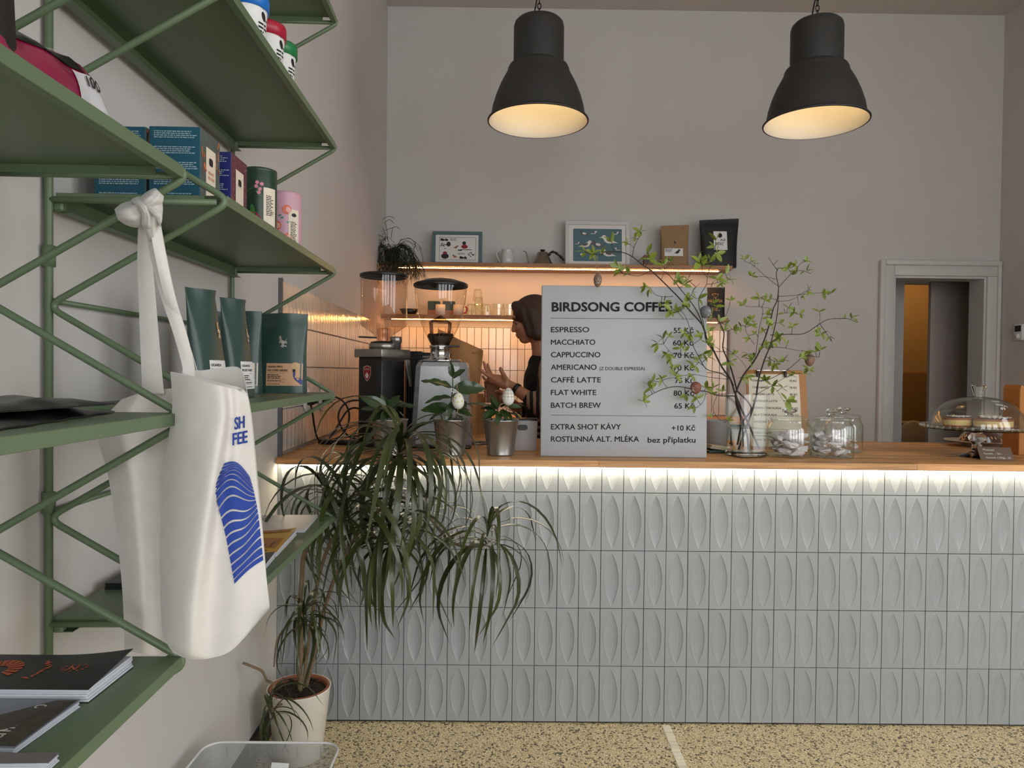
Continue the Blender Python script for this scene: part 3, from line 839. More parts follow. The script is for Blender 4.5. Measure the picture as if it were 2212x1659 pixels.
# ------------------------------------------------------------------ teal coffee pouches
m_pouch = mat('pouch_teal', (46, 72, 67), .38, var=.08, bump=.12, bscale=18, spec=.6)
m_silver = mat('foil_emblem', (214, 206, 192), .2, metal=.9)
def bird_emblem(mb, fn, x, z, s):
    poly2(mb, fn, [(x-.9*s, z+1.0*s), (x-.5*s, z+1.1*s), (x-.3*s, z+.3*s), (x+.2*s, z+.2*s), (x+.7*s, z+.6*s), (x+.5*s, z-.1*s), (x+.1*s, z-.5*s), (x+.0*s, z-1.1*s), (x-.3*s, z-1.1*s), (x-.3*s, z-.5*s), (x-.7*s, z+.1*s)])
def coffee_pouch(label, loc, rz, lab, title, seed, bird=None, wd=.140, dp=.062):
    t_, fn = pouch('coffee_pouch', label, 'coffee bag', loc, rz, wd, .222, dp, m_pouch, 'teal coffee bags on the green shelf', seed=seed, topcurve=.5)
    mb = MB(); bird_emblem(mb, fn, .012, .142, .015); mb.build('emblem', m_silver, t_)
    mb = MB(); fn1 = lambda x, z: fn(x, z, .0016); text_to(mb, 'birdsong', fn1, .000, .138, .006, width=.022); text_to(mb, 'coffee', fn1, .004, .128, .006, width=.017); mb.build('emblem_lettering', m_print_w, t_)
    mb = MB(); sheet(mb, fn, -.034, .020, .064, .082, 8, 4); mb.build('label_card', lab, t_)
    mb = MB(); text_to(mb, title[0], fn1, -.030, .070, .0052, width=.042, bold=.02); text_to(mb, title[1], fn1, -.030, .060, .0052, width=.056, bold=.02)
    for z in (.055, .038, .030): rect2(mb, fn1, -.030, z, .020, z+.0006)
    smear(mb, fn1, -.030, .049, .05, .0022, 3, seed); smear(mb, fn1, -.030, .033, .06, .002, 1, seed+2); smear(mb, fn1, -.030, .024, .055, .0016, 1, seed+3)
    mb.build('printing', m_print_k, t_)
    if bird == 'crane':
        mb = MB(); poly2(mb, fn1, [(.040, .060), (.046, .062), (.047, .052), (.045, .043), (.055, .042), (.064, .036), (.064, .022), (.056, .028), (.046, .036), (.041, .046)]); mb.build('bird_print', mat('ink_blue', (44, 62, 128), .5), t_)
        mb = MB(); ell2(mb, fn1, .046, .075, .012, .010); mb.build('bird_crest', mat('ink_tan', (196, 164, 120), .5), t_)
        mb = MB(); ell2(mb, lambda x, z: fn(x, z, .0021), .043, .062, .0042, .0045); mb.build('bird_head', m_print_k, t_)
    elif bird:
        mb = MB(); poly2(mb, fn1, [(.026, .072), (.032, .074), (.038, .064), (.046, .046), (.052, .030), (.044, .022), (.036, .034), (.030, .052)]); mb.build('bird_print', mat('ink_brown', (92, 66, 48), .5), t_)
    return t_
p = at(608, 845, 2.02)
coffee_pouch('teal coffee bag with peach crane label at the far end of the shelf', (p.x, 2.02, SZ[1]+.0012), 0.0, m_peach, ('UGANDA MIWU', 'THE COFFEE GARDENS'), 1, 'crane')
p = at(511, 845, 1.965)
coffee_pouch('teal coffee bag with cream woodpecker label beside the peach labelled one', (p.x, 1.965, SZ[1]+.0012), 0.0, m_cream, ('COLOMBIA', 'LOS NOGALES'), 2, 'woodpecker')
coffee_pouch('teal coffee bag turned sideways, second from the tote bag', LW(.191, 1.631, SZ[1]+.0012), SH+math.radians(87), m_paper, ('UGANDA', 'BUKYABO'), 3, None, .122, .05)
coffee_pouch('teal coffee bag turned sideways, right behind the tote straps', LW(.195, 1.443, SZ[1]+.0012), SH+math.radians(87), m_paper, ('UGANDA', 'BUKYABO'), 4, None, .125, .05)

# ------------------------------------------------------------------ dark pouches lying flat on the near shelf
m_foil = mat('black_foil', (18, 18, 20), .32, var=.2, bump=.6, bscale=9)
def flatbag(label, c, rz, l, wd, h, seed):
    rnd = random.Random(seed); rows = []
    n, m_ = 22, 16
    top = []; bot = []
    for i in range(n+1):
        a = -1+2*i/n; rt_, rb_ = [], []
        for j in range(m_+1):
            b_ = -1+2*j/m_
            e = (1-abs(a)**5)*(1-abs(b_)**3)
            wv = .12*math.sin(a*9+seed+b_*3)+.1*math.sin(b_*11+a*4)
            rt_.append(Vector((b_*wd/2*(1-.06*math.sin(a*7+seed)**2), a*l/2, .0025+h*max(0, e*(.85+wv)))))
            rb_.append(Vector((b_*wd/2*(1-.06*math.sin(a*7+seed)**2), a*l/2, .0004)))
        top.append(rt_); bot.append(rb_)
    mb = MB(); mb.grid(top); mb.grid([r[::-1] for r in bot])
    edge_t = top[0]+[r[-1] for r in top[1:]]+top[-1][::-1][1:]+[r[0] for r in top[::-1][1:-1]]
    edge_b = bot[0]+[r[-1] for r in bot[1:]]+bot[-1][::-1][1:]+[r[0] for r in bot[::-1][1:-1]]
    mb.grid([edge_b, edge_t], close_u=True)
    o = mb.build('foil_pouch', m_foil, None, c, (0, 0, rz)); return tag(o, label, 'pouch', 'black pouches on the near shelf')
flatbag('wide flat black foil pouch lying on the near green shelf, at the bottom', LW(.15, .86, SZ[1]+.0012), SH+.15, .34, .20, .013, 1)
flatbag('crumpled black foil pouch lying on top of the flat one', LW(.155, .84, SZ[1]+.0155), SH-.1, .30, .17, .012, 4)

# ------------------------------------------------------------------ filter pack and dark coffee bag on the near upper shelf
m_mag = mat('film_magenta', (142, 18, 66), .22, var=.2, scale=30, bump=.4, bscale=14, coat=.5)
fp = thing('filter_pack', 'magenta film pack of paper coffee filters on the near upper shelf', 'filter pack', LW(.205, .848, SZ[2]+.0012), SH)
rows = []; n = 14
def fpsec(y): # height profile along its length
    return .070+.034*(y+.115)/.23-.055*max(0, (y-.07)/.045)**2
def fpfn(a, y, e=0.0):  # a: 0 at shelf on room side .. 1 over the top .. 2 at shelf on the wall side
    h = fpsec(y); tt = a*math.pi/2
    bul = 1+.03*math.sin(y*60+a*5)
    return Vector((math.cos(tt)*(.050+e)*bul, y, h*min(1, (math.sin(tt)**.55 if 0 < a < 2 else 0))*bul+e))
for i in range(25):
    y = -.115+.23*i/24
    k = 1 if 0 < i < 24 else .82
    rows.append([Vector((p.x*k, p.y, p.z*k)) for p in [fpfn(2*j/16, y) for j in range(17)]])
mb = MB(); mb.grid(rows); mb.add(rows[0], [tuple(range(17))]); mb.add(rows[-1], [tuple(range(16, -1, -1))]); mb.build('film', m_mag, fp)
def band(nm, m, a0, a1, y0, y1, e=.001):
    mb = MB(); mb.grid([[fpfn(a0+(a1-a0)*j/5, y0+(y1-y0)*i/8, e) for j in range(6)] for i in range(9)]); return mb.build(nm, m, fp)
band('dark_band', mat('film_black', (26, 20, 24), .25, var=.2, bump=.3, bscale=20), .45, .72, -.09, .113)
band('clear_window', mat('film_clear', (200, 200, 202), .18, var=.05), .05, .42, .04, .112)
mb = MB(); f_ = lambda x, y: fpfn(.80+y*8, x, .0018); text_to(mb, 'COFFEE PAPER FILTER', f_, -.10, -.0, .013, width=.16); f_ = lambda x, y: fpfn(.2+y*12, x, .0022)
mb.build('lettering', m_print_w, fp)
mb = MB(); text_to(mb, '100', lambda x, y: fpfn(.25+y*10, x, .003), .062, 0, .012, width=.026, bold=.03); mb.build('count', m_print_k, fp)
t_, fn = pouch('coffee_pouch', 'tall dark brown coffee bag cut off by the top left corner', 'coffee bag', LW(.2, .735, SZ[2]+.0012), SH+math.radians(62), .13, .30, .085, mat('pouch_brown', (30, 24, 22), .4, var=.25, bump=.1), seed=8)
mb = MB(); text_to(mb, 'COFFEE', fn, .0, .10, .012, width=.05); text_to(mb, 'AMBER', fn, -.005, .14, .022, width=.06, bold=.02); mb.build('lettering', mat('ink_gold', (120, 104, 76), .5), t_)

# ------------------------------------------------------------------ magazines and books
def magazine(label, pn, pf, wd, th, cover, name='magazine', lift=.012, cat='magazine', group=None, pages=None):
    e = (pf-pn); e.z = 0; ln = e.length; ang = math.atan2(e.y, e.x)-math.pi/2
    t_ = thing(name, label, cat, pn, ang, group)      # local y runs along the right edge, x negative to the left
    mb = MB()
    for k in range(5):
        z0 = th*(.06+.18*k); mb.rbox((-wd/2-.0004*(k % 2), ln/2, z0+th*.085), (wd-.002*(k % 3), ln-.001*(k % 2), th*.17), .0006, 1)
    mb.build('pages', pages or mat('page_edges', (196, 200, 208), .75, var=.12, scale=3, stretch=(1, 1, 120)), t_)
    def fn(x, y, ee=0.0):   # x from -wd to 0
        q = max(0, (x+wd*.55)/(wd*.55)) if lift else 0
        return Vector((x, y, th+lift*q*q*(y/ln)**1.0+ee))
    rows = [[fn(-wd+wd*i/14, ln*j/8) for i in range(15)] for j in range(9)]
    rows2 = [[p_-Vector((0, 0, .0006)) for p_ in r] for r in rows]
    mb = MB(); mb.grid(rows); mb.grid([r[::-1] for r in rows2])
    ed = lambda R: R[0]+[r[-1] for r in R[1:]]+R[-1][::-1][1:]+[r[0] for r in R[::-1][1:-1]]
    mb.grid([ed(rows2), ed(rows)], close_u=True)
    mb.rbox((-wd/2, ln/2, .0004), (wd, ln, .0008), .0003, 1)
    mb.build('cover', cover, t_)
    return t_, fn, ln
zE = SZ[0]+.0012
m_darkc = mat('cover_dark', (24, 30, 28), .42, var=.1)
t_, fn, ln = magazine('dark magazine with orange drawing lying on the near lower shelf', atz(191, 1519, zE), atz(288, 1442, zE), .20, .0175, m_darkc, lift=.010)
mb = MB(); rnd = random.Random(2); f1 = lambda x, y: fn(x, y, .0006)
for k in range(9):
    a = -.4+k*.32; x0, y0 = -.155, ln*.5
    p0 = (x0+.012*math.cos(a), y0+.014*math.sin(a)); p1 = (x0+.03*math.cos(a), y0+.034*math.sin(a)); nx, ny = -math.sin(a)*.004, math.cos(a)*.004
    poly2(mb, f1, [(p0[0]+nx*.4, p0[1]+ny*.4), (p1[0]+nx, p1[1]+ny), (p1[0]-nx, p1[1]-ny), (p0[0]-nx*.4, p0[1]-ny*.4)])
for k in range(14): 
    a = -1.2+k*.2; q = (-.108+.014*math.cos(a), ln*.52+.028*math.sin(a)); ell2(mb, f1, q[0]+rnd.uniform(-.004, .004), q[1], .0042, .002, 6, rot=rnd.uniform(0, 3))
text_to(mb, 'N', f1, -.062, ln*.5, .012, bold=.03)
for k in range(12):
    a = k*.52; ell2(mb, f1, -.054+.016*math.cos(a), ln*.56+.010*math.sin(a), .003, .0012, 6, rot=a)
mb.build('drawing', mat('ink_rust', (172, 84, 52), .6), t_)
t_, fn, ln = magazine('grey photo magazine with white title beside the dark one', atz(31, 1631, zE), atz(174, 1528, zE), .20, .0075, mat('cover_photo', (120, 126, 138), .35, var=.2, scale=8), lift=.003)
mb = MB(); f1 = lambda x, y: fn(x, y, .0006)
poly2(mb, f1, [(-.03, ln*.97), (-.002, ln*.97), (-.002, ln*.03), (-.075, ln*.03), (-.09, ln*.3), (-.075, ln*.6)]); mb.build('photo', mat('photo_rock', (58, 50, 42), .4, var=.6, scale=90), t_)
mb = MB(); f2 = lambda x, y: fn(-.030-y, ln*.06+x, .0011); text_to(mb, 'ACI MOKRADO', f2, 0, 0, .014, width=ln*.8, bold=.02); mb.build('title', m_print_w, t_)
t_, fn, ln = magazine('grey covered booklet nearest the camera on the low shelf', atz(104, 1668, zE), atz(129, 1645, zE)+Vector((.02, .03, 0))*0, .2, .010, mat('cover_grey', (112, 106, 108), .45, var=.06), lift=0)
t_, fn, ln = magazine('white magazine with faint print under the plant leaves', atz(658, 1150.5, zE), atz(687, 1117, zE), .19, .007, mat('cover_white', (212, 204, 196), .3, var=.06, scale=7), lift=0)
mb = MB(); smear(mb, lambda x, y: fn(x, y, .0006), -.17, ln*.8, .06, .004, 5, 3); mb.build('printing', mat('ink_faint', (176, 168, 160), .5), t_)
t_, fn, ln = magazine('yellow magazine with brown line drawing on the green shelf', atz(597, 1204, zE), atz(641, 1156, zE), .17, .012, mat('cover_yellow', (206, 158, 44), .4, var=.06), lift=.008)
mb = MB(); f1 = lambda x, y: fn(x, y, .0006)
poly2(mb, f1, [(-.155, ln*.62), (-.01, ln*.55), (-.012, ln*.16), (-.155, ln*.22)]); poly2(mb, f1, [(-.09, ln*.96), (-.01, ln*.96), (-.012, ln*.84), (-.09, ln*.86)])
mb.build('drawing', mat('ink_umber', (168, 108, 48), .5), t_)
mb = MB(); f2 = lambda x, y: fn(x, y, .001)
for k in range(8): rect2(mb, f2, -.14+.016*k, ln*.2, -.134+.016*k, ln*(.3+.25*((k*7) % 5)/5))
ell2(mb, f2, -.03, ln*.06, .006, .004); mb.build('line_work', mat('ink_dark_umber', (96, 62, 30), .5), t_)
t_, fn, ln = magazine('grey magazine half hidden behind the printed tote bag', atz(572, 1233, zE), atz(594, 1207, zE), .17, .012, mat('cover_charcoal', (70, 68, 66), .4, var=.08), lift=.004)
pn = atz(322, 1274, zE); pf = pn+DW*.16-NW*.0
t_, fn, ln = magazine('small black hardback book by the wall behind the tote bags', pn, pf, .085, .013, m_darkc, 'book', 0, 'book', None, m_darkc)

# ------------------------------------------------------------------ canvas tote bags
m_canvas = mat('canvas', (206, 202, 196), .9, var=.04, scale=40, bump=.12, bscale=500, sheen=.2)
def dense(ctrl, ny=6, nx=6):
    """smooth grid of (px, py, Y) from control rows"""
    rows = [spline([Vector(p) for p in r], nx) for r in ctrl]
    cols = [spline([r[j] for r in rows], ny) for j in range(len(rows[0]))]
    return [[cols[j][i] for j in range(len(cols))] for i in range(len(cols[0]))]
def sack(parent, D, thick, nm, m):
    F = [[at(p.x, p.y, p.z) for p in r] for r in D]
    n, k = len(D), len(D[0]); B = []
    for i, r in enumerate(D):
        rb = []
        for j, p in enumerate(r):
            b_ = math.sin(math.pi*j/(k-1))**.6*(.25+.75*math.sin(math.pi*min(1, (i/(n-1))*1.0))**.8) if i < n-1 else 0
            if i == 0: b_ = math.sin(math.pi*j/(k-1))*.8
            rb.append(F[i][j]+Vector((0, thick*b_+.002, 0)))
        B.append(rb)
    mb = MB(); mb.grid(F); mb.grid([r[::-1] for r in B])
    for side in (0, -1): mb.grid([[r[side] for r in F], [r[side] for r in B]] if side else [[r[0] for r in B], [r[0] for r in F]])
    mb.grid([B[-1], F[-1]])
    o = mb.build(nm, m, parent); return o
def rel(o, root):   # keep world-space vertices under a root that sits elsewhere
    o.matrix_parent_inverse = root.matrix_world.inverted() if False else Matrix.Translation(-Vector(root.location)); return o
fd = [1.045, 1.008, .988, 1.016, 1.02, 1.045]
fx = [[(368, 803), (410, 815), (470, 832), (495, 838), (512, 842), (535, 856)],
      [(372, 880), (412, 886), (478, 893), (498, 894), (516, 896), (541, 898)],
      [(362, 960), (405, 968), (466, 975), (490, 976), (514, 974), (548, 968)],
      [(350, 1060), (392, 1070), (450, 1077), (476, 1076), (512, 1070), (556, 1058)],
      [(345, 1180), (382, 1190), (432, 1195), (466, 1192), (512, 1180), (566, 1150)],
      [(346, 1290), (374, 1303), (416, 1312), (456, 1306), (516, 1282), (574, 1240)],
      [(352, 1370), (378, 1391), (412, 1404), (455, 1400), (516, 1370), (581, 1305)],
      [(374, 1410), (396, 1420), (418, 1424), (458, 1421), (506, 1400), (579, 1318)]]
ctrl = []
for i, r in enumerate(fx):
    am = [.6, .9, 1.1, 1.1, 1, .9, .6, .2][i]
    ctrl.append([(x, y, 1.02+(fd[j]-1.02)*am) for j, (x, y) in enumerate(r)])
D1 = dense(ctrl, 7, 8)
def bagY(px, py):
    best = None
    for r in D1:
        for p in r:
            d_ = (p.x-px)**2+(p.y-py)**2
            if best is None or d_ < best[0]: best = (d_, p.z)
    return best[1]
_cache = {}
def onbag(px, py, e=.0025):
    # inverse-distance over the four nearest grid points keeps the print on the cloth
    best = sorted(((p.x-px)**2+(p.y-py)**2, p.z) for r in D1 for p in r)[:4]
    wsum = sum(1/(d_+.5) for d_, _ in best); z = sum(q/(d_+.5) for d_, q in best)/wsum
    return at(px, py, z-e)
base = at(430, 1424, 1.03)
tb = thing('tote_bag', 'cream canvas tote bag with blue wave print knotted on the green bracket', 'tote bag', base)
def bp(o): o.matrix_parent_inverse = Matrix.Translation(-base); return o
bp(sack(tb, D1, .05, 'bag_body', m_canvas))
# hem of the far mouth edge
mb = MB(); far = spline([at(395, 793, 1.075), at(430, 800, 1.09), at(470, 796, 1.09), at(518, 796, 1.075), at(535, 855, 1.06)], 6); low = spline([at(380, 850, 1.075), at(430, 860, 1.085), at(470, 865, 1.085), at(520, 880, 1.075), at(538, 890, 1.06)], 6)
mb.grid([far, low]); mb.grid([[p_+Vector((0, .002, 0)) for p_ in low], [p_+Vector((0, .002, 0)) for p_ in far]]); mb.grid([[p_+Vector((0, .002, 0)) for p_ in far], far]); bp(mb.build('mouth_back', m_canvas, tb))
# blue print: bands cut by pale wavy lines
m_blue = mat('print_blue', (28, 58, 142), .8, var=.05, scale=50)
Lp = spline([(485, 1001, 0), (466, 1056, 0), (490, 1178, 0), (507, 1263, 0)], 14); Rp = spline([(540, 1030, 0), (549, 1056, 0), (558, 1118, 0), (569, 1212, 0)], 14)
mb = MB(); nb = 17; nl_ = len(Lp)-1
def edgept(P, t):
    f = max(0, min(1, t))*(len(P)-1); i = min(int(f), len(P)-2); return P[i].lerp(P[i+1], f-i)
def waveline(t, q):
    a, b_ = edgept(Lp, t), edgept(Rp, t)
    amp = 12*math.sin(math.pi*min(1, t*1.05))
    return a.x+(b_.x-a.x)*q, a.y+(b_.y-a.y)*q+amp*math.sin(2*math.pi*(q*.9+.12+t*.9))*.8-16*math.sin(math.pi*q)*(1 if t < .5 else .3)
for k in range(nb):
    t0, t1 = k/nb, (k+.80)/nb; rows = []
    for t in (t0, (t0+t1)/2, t1): rows.append([onbag(*waveline(t, i/12)) for i in range(13)])
    mb.grid(rows)
bp(mb.build('wave_print', m_blue, tb))
mb = MB()
for s_, x, y, wd_, h_ in (('SH', 506, 928, 23, 25), ('FEE', 502, 962, 33, 25)):
    text_to(mb, s_, lambda a, b_, x=x, y=y: onbag(x+a, y-b_-.20*a), 0, 0, h_, width=wd_, bold=.022)
bp(mb.build('lettering', m_blue, tb))
def strap(path, wd, nm, parent, tw=0.0, m=m_canvas):
    P = [Vector(p) for p in path]; rows = []; rows2 = []
    PP = spline(P, 6)
    for i, p in enumerate(PP):
        q = i/(len(PP)-1); w_ = wd[0]+(wd[1]-wd[0])*q; a = tw*(q-.5)
        dx, dz = math.cos(a)*w_/2, math.sin(a)*.02
        row = [at(p.x-dx, p.y, p.z-dz), at(p.x-dx*.33, p.y, p.z-dz*.3-.002), at(p.x+dx*.33, p.y, p.z+dz*.3-.002), at(p.x+dx, p.y, p.z+dz)]
        rows.append(row); rows2.append([r_+Vector((0, .0025, 0)) for r_ in row])
    mb = MB(); mb.grid([r_[::-1] for r_ in rows]); mb.grid(rows2)
    mb.grid([[r_[0] for r_ in rows], [r_[0] for r_ in rows2]]); mb.grid([[r_[-1] for r_ in rows2], [r_[-1] for r_ in rows]])
    return mb.build(nm, m, parent)
bp(strap([(325, 455, 1.035), (337, 540, 1.035), (362, 640, 1.03), (388, 720, 1.03), (406, 790, 1.05), (408, 830, 1.06)], (34, 24), 'strap', tb, .8))
bp(strap([(330, 460, 1.02), (345, 545, 1.022), (366, 640, 1.025), (392, 725, 1.04), (416, 800, 1.075)], (26, 20), 'strap', tb, -.9))
mb = MB()   # knot around the bracket wire: folded lobes of the strap cloth
def loop(path, r, fl): mb.tube(spline([at(*p) for p in path], 6), r, 12, flat=fl)
def puff(A, B, Y0, bul, tk=.03):
    PA, PB = spline([Vector((p[0], p[1], 0)) for p in A], 5), spline([Vector((p[0], p[1], 0)) for p in B], 5)
    F = []; K = []
    for i, (a_, c_) in enumerate(zip(PA, PB)):
        e_ = math.sin(math.pi*min(1, max(0, (i+.6)/(len(PA)+.2))))**.5; r1 = []; r2 = []
        for j in range(9):
            q = a_.lerp(c_, j/8); m_ = math.sin(math.pi*j/8)**.6*e_+.12*math.sin(j*2.4+i*.25)*math.sin(math.pi*j/8)
            r1.append(at(q.x, q.y, Y0-bul*m_)); r2.append(at(q.x, q.y, Y0+tk*max(0, m_)*.6+.001))
        F.append(r1); K.append(r2[::-1])
    mb.grid(F); mb.grid(K)
puff([(297, 438), (300, 462), (308, 488), (322, 520)], [(348, 424), (352, 452), (347, 485), (338, 520)], 1.035, .030)
puff([(296, 440), (305, 424), (322, 411), (336, 406)], [(312, 462), (330, 452), (350, 440), (354, 424)], 1.03, .034)
puff([(247, 452), (262, 440), (284, 434), (304, 436)], [(254, 474), (272, 486), (296, 492), (312, 484)], 1.035, .034)
puff([(284, 436), (296, 446), (304, 462), (306, 486)], [(306, 428), (322, 446), (332, 470), (330, 498)], 1.018, .026)
puff([(310, 452), (324, 462), (338, 476), (346, 492)], [(320, 440), (336, 450), (350, 462), (350, 478)], 1.012, .020)
bp(mb.build('knot', m_canvas, tb))
# second, plain tote behind
base = at(330, 1415, 1.145)
tb2 = thing('tote_bag', 'plain cream tote bag hanging behind the printed one', 'tote bag', base)
gx = [[(262, 863), (300, 850), (335, 843), (380, 838)], [(212, 930), (265, 928), (325, 928), (392, 928)], [(234, 1030), (285, 1035), (335, 1038), (398, 1038)],
      [(254, 1170), (300, 1180), (345, 1182), (402, 1182)], [(265, 1290), (308, 1296), (350, 1300), (404, 1298)], [(269, 1405), (310, 1412), (350, 1415), (402, 1412)]]
ctrl = [[(x, y, 1.15+(.0, -.02, .012, -.004)[j]*(1 if 0 < i < 5 else .4)) for j, (x, y) in enumerate(r)] for i, r in enumerate(gx)]
bp(sack(tb2, dense(ctrl, 6, 8), .035, 'bag_body', m_canvas))
bp(strap([(312, 475, 1.075), (312, 560, 1.09), (318, 660, 1.10), (324, 760, 1.12), (330, 850, 1.14)], (26, 46), 'strap', tb2, .3))
mb = MB(); loop([(300, 470, 1.085), (288, 450, 1.085), (300, 436, 1.08), (318, 450, 1.075), (314, 490, 1.08)], .011, .7); bp(mb.build('loop', m_canvas, tb2))
# ------------------------------------------------------------------ menu board on the bar
def onplane(px, py, p0, n):
    q = (px-CX)/FPX*_r + (py-CY)/FPX*_d + _f
    C = Vector((0, 0, CAM_H)); k = (Vector(p0)-C).dot(n)/q.dot(n)
    return C+q*k
BL, BR = atz(1167, 986, ZT), atz(1527, 990, ZT); BL.y = BR.y = (BL.y+BR.y)/2
bx0, bx1 = at(1167, 986, BL.y).x, at(1527, 990, BL.y).x
mbase = Vector(((bx0+bx1)/2, BL.y, ZT+.0005)); lean = math.radians(2.6)
menu = thing('menu_board', 'white square menu board with black lettering on the oak bar', 'menu board', mbase, 0, None, (-lean, 0, 0))
bw = bx1-bx0; bh = .645
mb = MB(); mb.rbox((0, .010, bh/2), (bw, .020, bh), .004, 3); mb.build('panel', mat('board_white', (166, 168, 170), .42, var=.035, scale=5, bump=.03, bscale=90), menu)
Mi = (Matrix.Translation(mbase) @ Matrix.Rotation(-lean, 4, 'X')); Mii = Mi.inverted()
nrm = (Mi.to_3x3() @ Vector((0, -1, 0))); p00 = Mi @ Vector((0, -.0006, 0))
def bfn(x, y): return Mii @ onplane(x, -y, p00, nrm)
ink = mat('board_ink', (30, 32, 36), .55)
def bline(part, items):
    mb = MB()
    for s_, x0, x1, yb, hh, bo in items: text_to(mb, s_, bfn, x0, -yb, hh, width=x1-x0, bold=bo)
    o = mb.build(part, ink, menu); o['kind'] = 'stuff'; return o
bline('title', [('BIRDSONG COFFEE', 1191.5, 1452, 672.2, 18.6, .042)])
rowsM = [('ESPRESSO', 1273, 717.5, '55 Kč', 1455), ('MACCHIATO', 1286, 744.6, '60 Kč', 1453.5), ('CAPPUCCINO', 1297, 771.6, '70 Kč', 1455),
         ('AMERICANO', 1289, 798.6, '70 Kč', 1455), ('CAFFÈ LATTE', 1298, 826, '75 Kč', 1458), ('FLAT WHITE', 1288, 853.2, '80 Kč', 1455), ('BATCH BREW', 1298, 880.8, '65 Kč', 1456.5)]
for s_, xe, yb, pr, ps in rowsM:
    bline('menu_item', [(s_, 1190, xe, yb, 10.9, .020)])
    bline('price', [(pr, ps, 1498.5+(yb-717)*.012, yb+1.6, 10.9, .020)])
bline('menu_note', [('(Z DOUBLE ESPRESSA)', 1295, 1392.5, 799.6, 6.8, .012)])
bline('menu_item', [('EXTRA SHOT KÁVY', 1190, 1341.5, 927.6, 11.2, .020)]); bline('price', [('+10 Kč', 1451, 1502, 930.2, 11.0, .020)])
bline('menu_item', [('ROSTLINNÁ ALT. MLÉKA', 1190, 1380.5, 954, 11.2, .020)]); bline('price', [('bez příplatku', 1399, 1502.5, 956, 11.4, .020)])
for ya, yb, xe in ((687.5, 689.7, 1499), (897, 900, 1503)):
    mb = MB(); mb.add([bfn(1189.5, -ya), bfn(xe, -yb), bfn(xe, -yb-1.2+2.0), bfn(1189.5, -ya+.9)], [(0, 1, 2, 3)]); mb.build('rule', ink, menu)

# ------------------------------------------------------------------ grinders
m_steel = mat('brushed_steel', (150, 146, 140), .32, metal=.9, var=.08, stretch=(1, 1, 30))
m_blk = mat('grinder_black', (13, 12, 12), .35, var=.1)
m_hop = glass('hopper_smoke', (232, 222, 214), 1.1)
m_hop2 = glass('hopper_clear', (242, 236, 228), 1.1)
m_chrome = mat('chrome', (200, 200, 200), .12, metal=1)
m_beans = mat('coffee_beans', (40, 24, 16), .35, var=.4, scale=150, bump=1.0, bscale=180)
c = atz(823, 969, ZT)
g1 = thing('coffee_grinder', 'black coffee grinder with steel top and empty cylindrical hopper', 'grinder', (c.x, c.y, ZT+.0005), math.radians(-37))
# local: corner edge at origin, faces run along +x and -x/+y
mb = MB(); mb.rbox((-.069, .069, .185), (.138, .138, .37), .004, 2, rz=0); 
g1b = mb.build('body', m_blk, g1)
mb = MB(); mb.rbox((-.069, .069, .386), (.164, .164, .034), .003, 2); mb.prism([(.012, -.012, .369), (.012, .150, .369), (-.0, .150, .354), (-.0, 0, .354)], (0, 0, .001)); mb.build('steel_top', m_steel, g1)
mb = MB(); mb.rbox((-.069, .069, .01), (.146, .146, .018), .004, 2); mb.build('foot_plate', m_blk, g1)
mb = MB(); mb.rbox((.0035, .13, .19), (.003, .012, .36), .001, 1); mb.build('side_rail', mat('copper_trim', (120, 78, 52), .4, metal=.5), g1)
mb = MB(); mb.prism([(.006, .125, .36), (.010, .150, .36), (.020, .152, .25), (.016, .142, .25)], (.002, 0, 0)); mb.build('portafilter_fork', m_steel, g1)
hx, hy = -.072, .078
mb = MB(); mb.lathe([(0, .403), (.060, .403), (.060, .424), (.056, .428)], 36, (hx, hy, 0)); mb.build('collar', m_steel, g1)
mb = MB(); mb.lathe([(.056, .427), (.054, .434), (.030, .438), (0, .438)], 36, (hx, hy, 0)); mb.build('gasket', m_blk, g1)
mb = MB(); mb.lathe([(.028, .438), (.030, .452), (.036, .462), (.092, .500), (.0955, .508), (.0975, .70), (.0975, .708)], 48, (hx, hy, 0)); mb.build('hopper', m_hop, g1)
mb = MB(); mb.lathe([(.024, .44), (.026, .47), (.030, .488), (.026, .492), (.0, .492)], 24, (hx, hy, 0)); mb.build('hopper_core', m_hop, g1)
mb = MB(); mb.tube([(hx-.02, hy-.02, .452), (hx-.085, hy-.062, .455)], .0035, 8); mb.build('slide_gate', m_blk, g1)
mb = MB(); mb.lathe([(.099, .703), (.101, .706), (.101, .714), (.097, .717), (.02, .719), (.018, .724), (0, .724)], 48, (hx, hy, 0)); mb.build('lid', m_blk, g1)
mb = MB(); mb.lathe([(.0, .403), (.020, .403), (.020, .430), (.024, .433), (.025, .452), (.022, .456), (0, .456)], 28, (hx+.085*math.cos(.9), hy+.02, 0)); mb.build('dial', m_steel, g1)
fE = lambda x, z: Vector((-.085+x, -.0006, .305+z))
mb = MB(); sh_ = [(-.021, .022), (0, .028), (.021, .022), (.020, -.006), (.012, -.022), (0, -.032), (-.012, -.022), (-.020, -.006)]
poly2(mb, fE, [(a*1.1, b_*1.1) for a, b_ in sh_]); mb.build('badge_rim', mat('badge_silver', (206, 200, 196), .3, metal=.5), g1)
fE2 = lambda x, z: Vector((-.085+x, -.0011, .305+z))
mb = MB(); poly2(mb, fE2, sh_); mb.build('badge', mat('badge_red', (140, 22, 30), .35), g1)
fE3 = lambda x, z: Vector((-.085+x, -.0016, .305+z))
mb = MB(); text_to(mb, 'EUREKA', fE3, 0, .012, .0065, width=.034, center=True, bold=.02)
